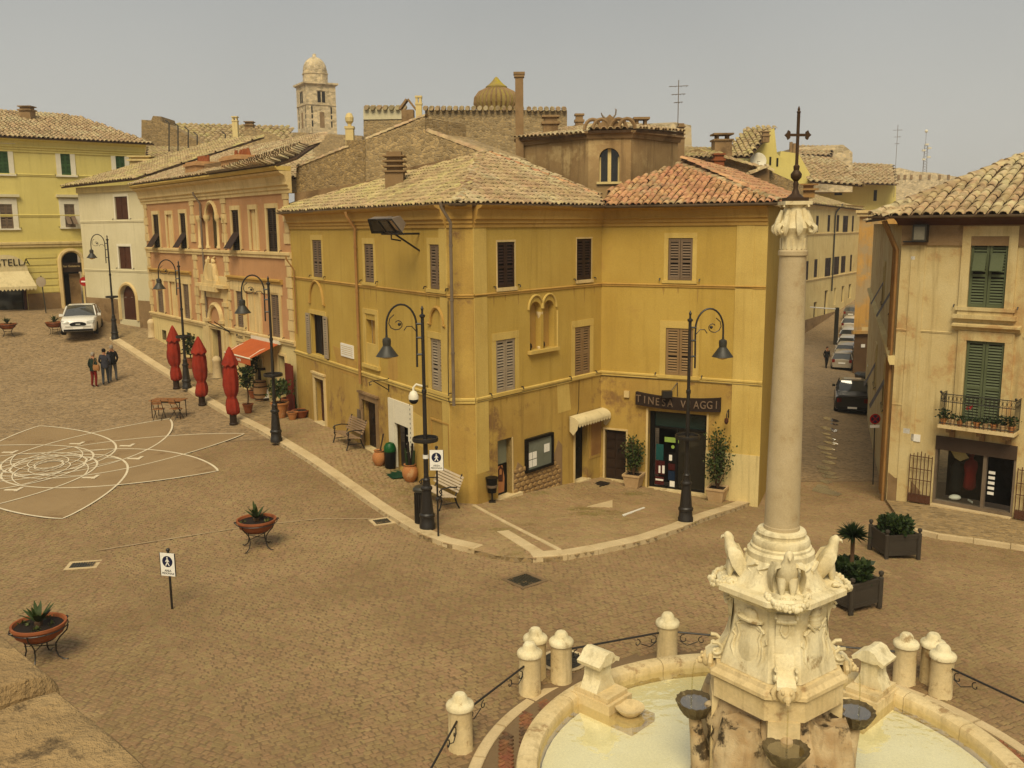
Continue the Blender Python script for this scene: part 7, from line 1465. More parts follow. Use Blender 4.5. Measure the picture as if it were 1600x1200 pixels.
# ------------------------------------------------------------------ closed parasols
def parasol(px, py, lab, h, sd):
    q = gnd(px, py, .02); t = thing('closed_parasol', lab, 'parasol', q, 0, 'closed red parasols along the kerb'); rnd = random.Random(sd)
    m_ = MB(); m_.lathe([(.17,0),(.17,.05),(.14,.08),(.14,.4),(.05,.42),(.04,h-.1)], 12); obj('pole', m_, wood_dk, t, world=False, smooth=35)
    prof = [(.15,.40),(.22,.46),(.245,.6),(.23,.8),(.19,.98),(.16,1.08),(.2,1.16),(.25,1.3),(.275,1.6),(.28,1.85),(.25,2.15),(.21,2.4),(.19,2.46)]
    n = 26; ph = rnd.uniform(0, 6); m_ = MB(); rs = []
    for r_, z in prof: zz = z/2.46*(h-.62); rs.append([(r_*(1+.15*math.sin(8*a+ph+.6*math.sin(z*3))+.08*math.sin(13*a+z*5))*math.cos(a)+.02*math.sin(z*2+ph), r_*(1+.15*math.sin(8*a+ph+.6*math.sin(z*3))+.08*math.sin(13*a+z*5))*math.sin(a), zz+.02*math.sin(5*a)) for a in [2*P*k/n for k in range(n)]])
    m_.rings(rs, False, False); obj('canopy', m_, cloth_r, t, world=False, smooth=True)
    m_ = MB(); rs = []
    for r_, z in ((.31,h-.72),(.27,h-.6),(.2,h-.38),(.1,h-.14),(.03,h)): rs.append([(r_*(1+.09*math.sin(8*a+ph))*math.cos(a), r_*(1+.09*math.sin(8*a+ph))*math.sin(a), z+.06*math.sin(8*a+ph)*(r_ > .25)) for a in [2*P*k/n for k in range(n)]])
    m_.rings(rs, False, True); obj('top_vent', m_, cloth_r, t, world=False, smooth=True)
    m_ = MB(); m_.lathe([(.165,-.02),(.175,.0),(.165,.03)], 14, (0,0,1.08/2.46*(h-.62))); obj('tie_strap', m_, cloth_r, t, world=False); return t
parasol(276, 607, 'closed red parasol farthest from the corner house, left of the lamp', 2.95, 1); parasol(316, 633, 'closed red parasol in the middle of the three', 3.0, 2); parasol(365, 663, 'closed red parasol nearest the corner house, before the cafe', 3.1, 3)
# ------------------------------------------------------------------ table and folding chairs
q = gnd(265, 652, .02); tb = thing('folding_table', 'long wooden folding table standing on the piazza cobbles', 'table', q, R(-6)); m_ = MB()
for k in range(7): m_.box(-.68, .68, -.35+k*.1, -.262+k*.1, .73, .755)
obj('tabletop', m_, wood, tb, world=False, kind='stuff')
for x, y in ((-.6,-.28),(.6,-.28),(-.6,.28),(.6,.28)): m_ = MB(); m_.tube([(x,y,0),(x,y,.72)], .018, 6); obj('leg', m_, wood_dk, tb, world=False)
m_ = MB(); m_.box(-.62,.62,-.28,-.25,.66,.725); m_.box(-.62,.62,.25,.28,.66,.725); obj('apron', m_, wood_dk, tb, world=False, kind='stuff')
def fchair(loc, rz, lab):
    t = thing('folding_chair', lab, 'chair', loc, rz, 'folding chairs at the table'); m_ = MB(); [m_.box(-.19,.19,-.18+k*.075,-.12+k*.075,.44,.46) for k in range(5)]; obj('seat', m_, wood, t, world=False, kind='stuff')
    for s_ in (-.19, .19): m_ = MB(); m_.tube([(s_,-.22,0),(s_,.0,.4),(s_,.22,.86)], .014, 5); obj('frame_leg', m_, iron, t, world=False); m_ = MB(); m_.tube([(s_*.85,.24,0),(s_*.85,-.18,.45)], .014, 5); obj('frame_leg', m_, iron, t, world=False)
    m_ = MB(); [m_.box(-.2,.2,.17+.035*k,.19+.035*k,.66+.09*k,.72+.09*k) for k in range(2)]; obj('backrest', m_, wood, t, world=False, kind='stuff')
q0 = q; c = q0+Vector((-.3,-.32,0)); fchair((c.x, c.y, gz(c.x, c.y)+.02), R(178), 'folding chair under the left half of the wooden table'); c = q0+Vector((.42,-.36,0)); fchair((c.x, c.y, gz(c.x, c.y)+.02), R(150), 'folding chair under the right end of the wooden table')
# ------------------------------------------------------------------ terracotta bowls on wrought iron stands
def bowl(px, py, lab, rz=0, sc=1.0, seed=0):
    rnd = random.Random(seed); t = thing('bowl_planter', lab, 'planter', gnd(px, py, .02), rz, 'terracotta bowl planters on iron stands'); t.scale = (sc,)*3
    m_ = MB(); m_.lathe([(.12,.44),(.3,.47),(.42,.56),(.47,.7),(.49,.71),(.49,.76),(.45,.76),(.43,.7)], 26, cap1=False); b_ = obj('bowl', m_, terra, t, world=False, smooth=35)
    m_ = MB(); m_.lathe([(.435,.70),(.01,.72)], 22, cap0=False); obj('soil', m_, soil, b_, world=False)
    m_ = MB(); m_.tube([(.5*math.cos(2*P*k/28), .5*math.sin(2*P*k/28), .68) for k in range(28)], .012, 5, closed=True); m_.tube([(.28*math.cos(2*P*k/24), .28*math.sin(2*P*k/24), .455) for k in range(24)], .012, 5, closed=True); m_.tube([(.3*math.cos(P/4),.3*math.sin(P/4),.3),(-.3*math.cos(P/4),-.3*math.sin(P/4),.3)], .01, 5); m_.tube([(-.3*math.cos(P/4),.3*math.sin(P/4),.3),(.3*math.cos(P/4),-.3*math.sin(P/4),.3)], .01, 5); obj('stand_ring', m_, iron, t, world=False)
    for k in range(4): a = P/4+k*P/2; m_ = MB(); m_.tube([((r_)*math.cos(a), r_*math.sin(a), z) for r_, z in ((.53,.7),(.5,.6),(.36,.46),(.28,.34),(.27,.2),(.31,.08),(.42,.01),(.48,.02))], .014, 6); obj('leg', m_, iron, t, world=False, smooth=50)
    for k in range(2): m_ = MB(); a = k*P; m_.tube([(.49*math.cos(a)+.05*math.cos(a)*math.sin(j*P/6), .06*math.cos(j*P/6), .7+.02*math.sin(j*P/6)) for j in range(7)], .014, 5); obj('handle', m_, iron, t, world=False)
    for k in range(18):
        a = 2*P*k/18+rnd.uniform(-.2,.2); ti = rnd.uniform(.15,.95); L_ = rnd.uniform(.36,.54); m_ = MB(); d = Vector((math.cos(a)*math.sin(ti), math.sin(a)*math.sin(ti), math.cos(ti))); sdv = Vector((-math.sin(a), math.cos(a), 0)); o_ = Vector((0,0,.76))
        pts = [(0,.03),(.4,.045),(.75,.03),(1,.002)]; ll = [o_+d*L_*t_+sdv*w_+Vector((0,0,-.06*t_*t_)) for t_, w_ in pts]; rr = [o_+d*L_*t_-sdv*w_+Vector((0,0,-.06*t_*t_)) for t_, w_ in pts]; m_.rings([[x, y] for x, y in zip(ll, rr)], False, False, False); obj('leaf', m_, leaf, t, world=False)
    m_ = MB(); m_.lathe([(.07,.7),(.08,.78),(.03,.82)], 8); obj('stem', m_, bark, t, world=False)
    for k in range(6): a = rnd.uniform(0, 6.28); r_ = rnd.uniform(.2,.36); m_ = leaves(9, lambda: ((r_*math.cos(a)+rnd.gauss(0,.03), r_*math.sin(a)+rnd.gauss(0,.03), .73), (0,0,1)), .07, .8); obj('seedling', m_, leaf_o, t, world=False)
bowl(403, 856, 'terracotta bowl planter on iron stand in the middle of the piazza', R(20), 1, 1); bowl(66, 1032, 'terracotta bowl planter nearest the camera by the stone parapet', R(50), 1, 2); bowl(87, 523, 'terracotta bowl planter immediately left of the white car', R(10), 1, 3); bowl(13, 526, 'terracotta bowl planter at the far left edge before the awning shop', R(30), 1, 4)
# ------------------------------------------------------------------ square planters at the right
def box_planter(px, py, lab, rz, seed, palm):
    rnd = random.Random(seed); t = thing('box_planter', lab, 'planter', gnd(px, py, .02), rz, 'square grey planters at the right'); h = .66; w_ = .42; mm = mat('planter_grey_paint', (.10,.085,.065), (.08,.066,.05), rough=.6) if 'planter_grey_paint' not in MT else MT['planter_grey_paint']
    for k in range(4):
        m_ = MB(); m_.T = Matrix.Rotation(k*P/2, 4, 'Z'); m_.box(-w_+.04, w_-.04, -w_+.01, -w_+.04, .12, h-.06); m_.box(-w_+.05, w_-.05, -w_-.005, -w_+.01, .12, .2); m_.box(-w_+.05, w_-.05, -w_-.005, -w_+.01, h-.14, h-.06); m_.box(-w_-.0, w_+.0, -w_-.015, -w_+.045, h-.06, h-.02+.001*k); obj('side_panel', m_, mm, t, world=False)
        m_ = MB(); m_.T = Matrix.Rotation(k*P/2, 4, 'Z'); m_.lathe([(.055,0),(.055,h+.0),(.03,h+.02),(.03,h+.04),(.055,h+.08),(.05,h+.13),(.01,h+.15)], 10, (-w_,-w_,0)); obj('corner_post', m_, mm, t, world=False, smooth=35)
    m_ = MB(); m_.box(-w_+.045, w_-.045, -w_+.045, w_-.045, h-.14, h-.08); obj('soil', m_, soil, t, world=False)
    def tuft(c, n, L_, up):
        m2 = MB()
        for _ in range(n):
            a = rnd.uniform(0, 6.28); ti = rnd.uniform(.1, 1.5 if up else 1.25); d = Vector((math.cos(a)*math.sin(ti), math.sin(a)*math.sin(ti), math.cos(ti))); sv = Vector((-math.sin(a), math.cos(a), 0)); l = L_*rnd.uniform(.6,1.1); o_ = Vector(c); dr = Vector((0,0,-.35*l*rnd.uniform(.3,1)))
            m2.add([o_-sv*.012, o_+sv*.012, o_+d*l*.55+sv*.016+dr*.25, o_+d*l+dr, o_+d*l*.55-sv*.016+dr*.25], [(0,1,2,3,4)])
        return m2
    bfn = lambda: (lambda a, r_, z: ((r_*math.cos(a), r_*math.sin(a), h-.1+z), (math.cos(a), math.sin(a), .8)))(rnd.uniform(0,6.28), .36*rnd.random()**.5, .34*rnd.random()**.7)
    obj('foliage', leaves(900, bfn, .13, .7), leaf_d, t, world=False); obj('foliage', leaves(500, bfn, .13, .7), leaf, t, world=False); obj('foliage', tuft((0,0,h-.05), 70, .5, False), leaf, t, world=False)
    if palm: m_ = MB(); m_.tube([(0,0,h-.1),(.02,.01,h+.45),(.0,0,h+.85)], [.05,.04,.045], 8); obj('trunk', m_, bark, t, world=False); obj('crown', tuft((0,0,h+.85), 300, .4, True), leaf_d, t, world=False)
    return t
box_planter(1327, 944, 'square grey planter with a small palm beside the column pedestal', R(28), 1, True); box_planter(1396, 866, 'square grey planter with bushy grass before the peach house', R(6), 2, False)
# ------------------------------------------------------------------ signs
def ped_sign(q, rz, h, w_, hh, lab, knob):
    t = thing('street_sign', lab, 'sign', q, rz, 'pedestrian area signs'); m_ = MB(); m_.tube([(0,0,0),(0,0,h+.02)], .025, 8); m_.ball((0,0,h+.06), .045); 
    if knob: m_.ball((0,0,knob), .06); m_.tube([(0,0,knob),(.12,0,knob+.12)], .02, 5)
    obj('pole', m_, iron, t, world=False); m_ = MB(); m_.box(-w_/2, w_/2, -.045, -.03, h-hh, h); pn = obj('panel', m_, sign_w, t, world=False); m_ = MB(); m_.box(-w_/2-.012, -w_/2, -.05, -.026, h-hh, h); m_.box(w_/2, w_/2+.012, -.05, -.026, h-hh, h); obj('edge', m_, iron, pn, world=False)
    c = (0, -.046, h-hh*.36); r_ = w_*.36; m_ = MB(); m_.add([(c[0]+r_*math.cos(2*P*k/28), -.0485, c[2]+r_*math.sin(2*P*k/28)) for k in range(28)], [tuple(range(28))]); obj('disc', m_, sign_blue, pn, world=False)
    m_ = MB(); s_ = r_/.2; y = -.051
    def st(a, b, wd): a, b = Vector((a[0]*s_, y, c[2]+a[1]*s_)), Vector((b[0]*s_, y, c[2]+b[1]*s_)); d = (b-a).normalized(); n = Vector((d.z, 0, -d.x))*wd*s_; m_.add([a+n, b+n, b-n, a-n], [(0,1,2,3)])
    st((0,.1),(0,-.03),.028); st((0,-.02),(-.07,-.15),.018); st((0,-.02),(.07,-.15),.018); st((-.01,.08),(-.07,-.01),.014); st((.01,.08),(.07,-.01),.014); m_.add([(.026*s_*math.cos(2*P*k/10), y, c[2]+.135*s_+.026*s_*math.sin(2*P*k/10)) for k in range(10)], [tuple(range(10))]); obj('pictogram', m_, sign_w, pn, world=False, kind='stuff')
    for k, s2 in enumerate(('AREA', 'PEDONALE')): text('lettering', s2, w_*.2 if k == 0 else w_*.17, black_p, pn, Matrix.Translation((0, -.0475, h-hh*(.77+.12*k))) @ Matrix.Rotation(R(90), 4, 'X'), .002)
    for o_ in pn.children:
        if o_.name.startswith('lettering'): pass
    return t
q = gnd(269, 951, .02); ped_sign(q, R(-14), 1.25, .34, .50, 'pedestrian area sign on a low post alone on the cobbles', 0)
q = pav(685, 839); ped_sign(q, R(-2), 2.28, .34, .52, 'pedestrian area sign on a tall post beside the nearest lamp', 1.0)
# no parking sign, leaning
q = gnd(1364, 757, .02); top = at(1367, 650, q.y+.1); t = thing('no_parking_sign', 'red and blue no-parking sign on a leaning post by the street mouth', 'sign', q); d = (top-q); m_ = MB(); m_.tube([(0,0,0), tuple(d)], .022, 7); obj('pole', m_, iron_g, t, world=False); c = d+Vector((0,-.035,-.1))
def disc(r_, off, mm, nm, par): m_ = MB(); m_.lathe([(r_,0),(r_,.006)], 24); m2 = MB(); m2.T = Matrix.Translation(c+Vector((0,off,0))) @ Matrix.Rotation(R(90), 4, 'X'); m2.lathe([(.001,0),(r_,0),(r_,.008),(.001,.008)], 24, cap0=False, cap1=False); return obj(nm, m2, mm, par, world=False)
dd = disc(.19, 0, sign_red, 'disc', t); disc(.145, -.006, sign_blue, 'blue_field', dd)
for s_ in (-1, 1): m_ = MB(); m_.T = Matrix.Translation(c+Vector((0,-.017,0))) @ Matrix.Rotation(s_*P/4, 4, 'Y'); m_.box(-.17,.17,-.004,0,-.017,.017); obj('red_bar', m_, sign_red, dd, world=False)
m_ = MB(); m_.T = Matrix.Translation(c); m_.box(-.17,.17,-.008,0,-.32,-.22); obj('supplement_plate', m_, sign_w, t, world=False)
# no entry sign and pole at the left
q = gnd(136, 486, .02); t = thing('no_entry_sign', 'small red no-entry sign on a post before the arched shop', 'sign', q); d = Vector((0,0,2.3)); m_ = MB(); m_.tube([(0,0,0),(0,0,2.35)], .03, 6); obj('pole', m_, zinc, t, world=False); c = Vector((0,-.05,1.95)); dd = disc(.3, 0, sign_red, 'disc', t); m_ = MB(); m_.T = Matrix.Translation(c); m_.box(-.2,.2,-.02,-.01,-.05,.05); obj('white_bar', m_, sign_w, dd, world=False)
q = gnd(72, 489, .02); t = thing('traffic_sign', 'traffic sign seen from behind on a post by the yellow wall', 'sign', q); m_ = MB(); m_.tube([(0,0,0),(-.12,0,2.4)], .035, 6); obj('pole', m_, iron_g, t, world=False); c = Vector((-.12,-.04,2.0)); m_ = MB(); m_.T = Matrix.Translation(c) @ Matrix.Rotation(R(90), 4, 'X') @ Matrix.Rotation(R(22.5), 4, 'Z'); m_.lathe([(.34,0),(.34,.02)], 8); obj('panel', m_, sh_pale, t, world=False)
# ------------------------------------------------------------------ benches
def bench(q, rz, lab, sm):
    t = thing('park_bench', lab, 'bench', q, rz, 'slatted benches along the ochre wall'); L_ = 1.5
    for k in range(6): m_ = MB(); y = -.22+k*.075; m_.box(-L_/2, L_/2, y, y+.055, .42-.012*k, .445-.012*k); obj('seat_slat', m_, sm, t, world=False)
    for k in range(6): m_ = MB(); y, z = .24+.035*k, .5+.075*k; m_.par((-L_/2,y,z), (L_,0,0), (.0,.028,.055), (0,.025,-.012)); obj('back_slat', m_, sm, t, world=False)
    for x in (-L_/2+.12, L_/2-.12):
        m_ = MB(); m_.tube([(x,-.3,0),(x,-.25,.12),(x,-.2,.3),(x,-.24,.4)], .024, 6); m_.tube([(x,-.24,.4),(x,.22,.36),(x,.36,.6),(x,.46,.98)], .022, 6); m_.tube([(x,.36,0),(x,.28,.14),(x,.22,.34)], .026, 6); m_.tube([(x,.3,.62),(x,.05,.66),(x,-.2,.64),(x,-.27,.58),(x,-.24,.52),(x,-.18,.54)], .02, 6); m_.tube([(x,-.2,.62),(x,-.22,.4)], .018, 5); m_.tube([(x,-.2,.18),(x,.28,.18)], .016, 5); obj('end_frame', m_, iron, t, world=False, smooth=50)
    return t
def wall_spot(F, px, py, off): u, z = F.uz(px, py, off); p_ = F.pt(u, 0, off); return Vector((p_.x, p_.y, gz(p_.x, p_.y)+KH+.01))
rb = math.atan2(-FL.u[1], -FL.u[0])
bench(wall_spot(FL, 543, 690, .55), rb, 'slatted bench with brown slats left of the dark door', slat_m); bench(wall_spot(FL, 684, 770, .5), rb, 'slatted bench with pale slats behind the nearest lamp', slat_p)
# ------------------------------------------------------------------ bins, jars and pots
q = pav(661, 818); t = thing('litter_bin', 'round slatted iron litter bin behind the nearest lamp', 'litter bin', q); m_ = MB(); m_.lathe([(.2,.02),(.2,.86),(.18,.88)], 18); obj('drum', m_, iron, t, world=False)
m_ = MB(); [m_.tube([(.21*math.cos(2*P*k/20), .21*math.sin(2*P*k/20), .03),(.21*math.cos(2*P*k/20), .21*math.sin(2*P*k/20), .85)], .012, 4) for k in range(20)]; obj('ribs', m_, iron, t, world=False, kind='stuff'); m_ = MB(); m_.lathe([(.23,.9),(.25,.92),(.25,.98),(.2,1.03),(.05,1.05)], 18); obj('lid', m_, iron_g, t, world=False, smooth=35)
q = wall_spot(FR1, 769, 785, .2); t = thing('litter_bin', 'black bucket litter bin on the wall beside the poster doorway', 'litter bin', q); m_ = MB(); m_.lathe([(.13,.32),(.18,.75),(.19,.75),(.19,.78),(.16,.78)], 16); obj('bucket', m_, black_p, t, world=False, smooth=35); m_ = MB(); m_.tube([(0,.1,0),(0,.1,.7)], .03, 6); m_.box(-.1,.1,.0,.18,0,.04); obj('stand', m_, iron, t, world=False); m_ = MB(); m_.lathe([(.155,.48),(.165,.48),(.175,.56),(.165,.56)], 16, cap0=False, cap1=False); obj('band', m_, zinc, t, world=False)
q = pav(610, 731); t = thing('dustbin', 'dark dustbin with a bright green domed lid by the shop', 'dustbin', q); m_ = MB(); m_.lathe([(.16,0),(.18,.05),(.19,.5),(.19,.56)], 18); obj('body', m_, black_p, t, world=False, smooth=35); m_ = MB(); m_.lathe([(.2,.56),(.205,.6),(.19,.72),(.13,.82),(.03,.86)], 18); obj('lid', m_, grn_p, t, world=False, smooth=35)
def jar(q, s_, lab, mm, extra=None):
    t = thing('terracotta_jar', lab, 'jar', q, 0, None); m_ = MB(); m_.lathe([(a*s_, b*s_) for a, b in ((.17,0),(.2,.03),(.31,.25),(.32,.42),(.26,.58),(.2,.64),(.24,.68),(.25,.71),(.2,.71),(.16,.66))], 22, cap1=False); obj('body', m_, mm, t, world=False, smooth=40); m_ = MB(); m_.lathe([(.2*s_,.665*s_),(.01,.67*s_)], 16, cap0=False); obj('soil', m_, soil, t, world=False)
    if extra == 'cactus': [obj('stalk', MB().tube([(x,y,.6*s_),(x*1.6,y*1.6,h_)], [.05,.035], 7), mm2, t, world=False, smooth=50) for x, y, h_, mm2 in ((-.08,0,1.05,leaf_d),(.06,.03,1.2,soil),(.0,-.06,.95,soil),(.1,-.05,1.0,leaf_d),(-.03,.06,1.25,soil))]
    if extra == 'plank': obj('broom', MB().par((.0,.0,.6*s_), (.05,0,0), (0,.03,0), (.12,.1,.6)), wood_dk, t, world=False)
    return t
jar(pav(593, 727), .72, 'terracotta jar with a stick left of the green-lidded dustbin', terra_p, 'plank'); jar(pav(641, 752), .78, 'terracotta jar with spiky dark plant beside the white shop doorway', terra_p, 'cactus')
m_ = MB(); q = pav(618, 742); t = thing('door_mat', 'dark green mat on the pavement before the white shop doorway', 'mat', q, rb); m_.box(-.42,.42,-.28,.28,.0,.02); obj('mat', m_, grn_board, t, world=False)
m_ = MB(); q = pav(937, 757); t = thing('door_mat', 'small dark mat before the door under the corner awning', 'mat', q, math.atan2(FR1.u[1], FR1.u[0])); m_.box(-.35,.35,-.2,.2,.0,.02); obj('mat', m_, soil, t, world=False)
def square_pot(q, lab, h, seed, rz):
    rnd = random.Random(seed); t = thing('potted_shrub', lab, 'potted plant', q, rz, None); m_ = MB(); rs = []
    for w_, z in ((.2,0),(.22,.03),(.29,.4),(.31,.4),(.31,.47),(.27,.47),(.26,.42)): rs.append([(w_*sx, w_*sy, z) for sx, sy in ((-1,-1),(1,-1),(1,1),(-1,1))])
    m_.rings(rs, True, False); obj('pot', m_, pot_w, t, world=False); m_ = MB(); m_.box(-.26,.26,-.26,.26,.38,.42); obj('soil', m_, soil, t, world=False)
    m_ = MB(); tips = []
    for k in range(14): a = rnd.uniform(0,6.28); r_ = rnd.uniform(.1,.3*h/1.5); tip = Vector((r_*math.cos(a), r_*math.sin(a), h*rnd.uniform(.55,1))); m_.tube([(0,0,.4), tuple(tip*.5+Vector((rnd.gauss(0,.06), rnd.gauss(0,.06), .22))), tuple(tip)], [.018,.012,.005], 5); tips.append(tip)
    obj('stems', m_, bark, t, world=False, kind='stuff')
    def fn():
        tp = rnd.choice(tips); u = rnd.uniform(.35,1.0); p_ = Vector((tp.x*u, tp.y*u, .42+(tp.z-.42)*u)); return (p_+Vector((rnd.gauss(0,.09), rnd.gauss(0,.09), rnd.gauss(0,.09))), (rnd.gauss(0,1), rnd.gauss(0,1), rnd.gauss(.2,.6)))
    obj('foliage', leaves(900, fn, .1), leaf, t, world=False); obj('foliage', leaves(320, fn, .09), leaf_o, t, world=False); return t
square_pot(wall_spot(FR2, 990, 762, .35), 'leafy shrub in a pale square pot between wooden door and shopfront', 1.75, 4, math.atan2(FR2.u[1], FR2.u[0])); square_pot(wall_spot(FR2, 1120, 782, .4), 'straggly tall shrub in a pale square pot right of the shopfront', 2.5, 5, math.atan2(FR2.u[1], FR2.u[0]))
# ------------------------------------------------------------------ cafe goods before the palazzo
WP = lambda px, py, off=.6: (lambda p_: Vector((p_.x, p_.y, p_.z)))(pav(px, py))
q = WP(408, 625); t = thing('wine_barrel', 'upright wooden wine barrel used as a cafe table', 'barrel', q); m_ = MB(); m_.lathe([(.24,0),(.3,.25),(.31,.45),(.3,.65),(.25,.9)], 18); obj('staves', m_, mat('barrel_oak', (.42,.28,.15), (.34,.21,.11)), t, world=False, smooth=40); 
for z, r_ in ((.08,.265),(.28,.312),(.62,.312),(.82,.272)): m_ = MB(); m_.lathe([(r_-.01,z-.025),(r_+.004,z-.025),(r_+.004,z+.025),(r_-.01,z+.025)], 18, cap0=False, cap1=False); obj('hoop', m_, wood_dk, t, world=False)
def a_board(px, py, rz, lab, mm, sheets, h=1.1):
    q = WP(px, py); t = thing('menu_board', lab, 'menu board', q, rz)
    for s_ in (-1, 1): m_ = MB(); m_.par((-.28, s_*.25, 0), (.56,0,0), (0,-s_*.22,h), (0,-s_*.02,0)); obj('board', m_, mm, t, world=False)
    for z0, z1, x0, x1, m2 in sheets: m_ = MB(); f = lambda z: -.28+.22*z/h; m_.add([(x0,f(z0)-.005,z0),(x1,f(z0)-.005,z0),(x1,f(z1)-.005,z1),(x0,f(z1)-.005,z1)], [(0,1,2,3)]); obj('sheet', m_, m2, t, world=False)
a_board(416, 624, R(30), 'tall menu board with yellow and white sheets beside the barrel', wood_dk, ((.55,1.3,-.2,.2,mat('yellow_sheet', (.62,.55,.26), bump=0)),(.1,.48,-.22,.22,sign_w)), 1.4)
a_board(470, 642, R(-20), 'tall green advertising board in the arched recess of the ochre wall', grn_board, ((1.25,1.4,-.2,.2,sign_w),(.85,1.05,-.1,.1,sign_w),(.6,.75,-.04,.04,sign_w),(.2,.32,-.12,.12,leaf_o)), 1.75)
def round_pot(px, py, lab, r_, h, mm, fol=None, fh=.6, seed=0, trunk=0):
    rnd = random.Random(seed); q = WP(px, py); t = thing('potted_plant', lab, 'potted plant', q); m_ = MB(); m_.lathe([(r_*.6,0),(r_*.95,h*.9),(r_*1.05,h*.9),(r_*1.05,h),(r_*.9,h),(r_*.88,h*.92)], 16, cap1=False); obj('pot', m_, mm, t, world=False, smooth=35); m_ = MB(); m_.lathe([(r_*.88,h*.93),(.01,h*.94)], 14, cap0=False); obj('soil', m_, soil, t, world=False)
    if trunk: m_ = MB(); m_.tube([(0,0,h*.9),(.04,0,h+trunk*.5),(0,.02,h+trunk)], .03, 6); obj('trunk', m_, bark, t, world=False)
    if fol: fn = lambda: ((rnd.gauss(0,r_*.6), rnd.gauss(0,r_*.6), h+trunk+rnd.random()*fh), (rnd.gauss(0,1), rnd.gauss(0,1), rnd.gauss(.3,.6))); obj('foliage', leaves(240, fn, .15), fol, t, world=False); obj('foliage', leaves(90, fn, .15), leaf_o, t, world=False)
    return t
round_pot(388, 645, 'small potted tree right of the nearest red parasol', .22, .38, terra, leaf_d, .8, 1, .7); round_pot(396, 622, 'olive bush in terracotta pot below the red shop awning', .22, .35, terra, leaf, .9, 2, .8); round_pot(438, 652, 'large round terracotta jar with leafy shrub beside the lamp', .36, .62, terra_p, leaf, .6, 3, .25); round_pot(451, 640, 'terracotta pot with dry orange plant by the red shop door', .3, .5, terra, leaf_o, .4, 4, .3); round_pot(470, 652, 'low wide terracotta bowl at the foot of the green board', .34, .3, terra, None); round_pot(457, 655, 'small empty terracotta pot beside the low bowl', .22, .3, terra_p, None); round_pot(298, 575, 'potted oleander against the palazzo beside the portal', .26, .5, terra, leaf_d, .9, 6, .2)
for k, (px, py) in enumerate(((400,612),(424,618),(447,612))): q = WP(px, py); t = thing('crate', 'small wooden crate of goods before the cafe, %s of three' % ('left', 'middle', 'right')[k], 'crate', q, R(20*k)); m_ = MB(); m_.box(-.2,.2,-.15,.15,0,.04); [m_.box(-.2,.2,s_*.15-.01,s_*.15+.01,.05+j*.09,.12+j*.09) for s_ in (-1,1) for j in range(2)]; [m_.box(s_*.2-.01,s_*.2+.01,-.14,.14,.0,.24) for s_ in (-1,1)]; obj('slats', m_, wood, t, world=False, kind='stuff'); m_ = MB(); [m_.ball((-.12+.08*i, -.07+.07*j, .22), .05, 7, 5) for i in range(4) for j in range(3)]; obj('fruit', m_, mat('orange_fruit', (.5,.2,.04)) if k == 0 else MT['orange_fruit'], t, world=False, smooth=True, kind='stuff')
# red retractable awning
ua, ub = sorted((FRED.uz(399, 545, 0)[0], FRED.uz(441, 552, 0)[0])); za = FRED.uz(420, 533)[1]; t = thing('red_awning', 'orange-red retractable shop awning on the palazzo front', 'awning', FRED.pt((ua+ub)/2, za, 0)); m_ = MB(); m_.par(FRED.pt(ua, za, .1), FRED.pt(ub, 0)-FRED.pt(ua, 0), Vector((*FRED.n,0))*1.3+Vector((0,0,-.5)), Vector((0,0,.02))); obj('canopy', m_, cloth_o, t); m_ = MB(); m_.par(FRED.pt(ua, za-.5, 1.4), FRED.pt(ub, 0)-FRED.pt(ua, 0), Vector((0,0,-.28)), Vector((*FRED.n,0))*.01); vv = obj('valance', m_, cloth_o, t); text('lettering', 'Pasticceria', .2, sign_w, vv, facT(FRED, (ua+ub)/2, za-.64, 1.42), .003); m_ = MB(); FRED.box(m_, ua-.05, ub+.05, za-.02, za+.14, 0, .16); obj('cassette', m_, white_p, t)
m_ = MB(); [m_.tube([FRED.pt(u_, za-.05, .1), FRED.pt(u_+.2, za-.25, .8), FRED.pt(u_, za-.5, 1.4)], .025, 5) for u_ in (ua+.2, ub-.3)]; m_.tube([FRED.pt(ua, za-.5, 1.41), FRED.pt(ub, za-.5, 1.41)], .03, 6); obj('folding_arm', m_, white_p, t, kind='stuff')
for k, (px, py) in enumerate(((446,610),(456,606))): u_, z_ = FRED.uz(px, py, .3); u_ = max(.1, u_); m_ = MB(); q = FRED.pt(u_, 0); FRED.box(m_, u_-.25, u_+.25, gz(q.x, q.y)+KH, gz(q.x, q.y)+KH+2.0, .12+.1*k, .17+.1*k); obj('red_door_leaf', m_, mat('red_door_paint', (.22,.05,.025)) if k == 0 else MT['red_door_paint'], PZ)
# flags on poles by the portal
u_, z_ = FRED.uz(362, 520); t = thing('flag_bracket', 'dark crossed flagpole brackets beside the palazzo portal', 'bracket', FRED.pt(u_, z_, 0)); m_ = MB(); m_.tube([FRED.pt(u_, z_, .02), FRED.pt(u_-.3, z_+.6, .9)], .025, 5); m_.tube([FRED.pt(u_, z_, .02), FRED.pt(u_+.5, z_+.5, .9)], .025, 5); obj('poles', m_, iron, t, kind='stuff')
for px, py, lab in ((340,590,'weathered stone bollard beside the palazzo portal'), (238,527,'stone guard post at the far corner of the palazzo')): q = pav(px, py); t = thing('guard_stone', lab, 'bollard', q); m_ = MB(); m_.lathe([(.24,0),(.22,.1),(.2,.75),(.22,.8),(.22,.88),(.15,1.0),(.05,1.05)], 14); obj('post', m_, kerb_m, t, world=False, smooth=40)
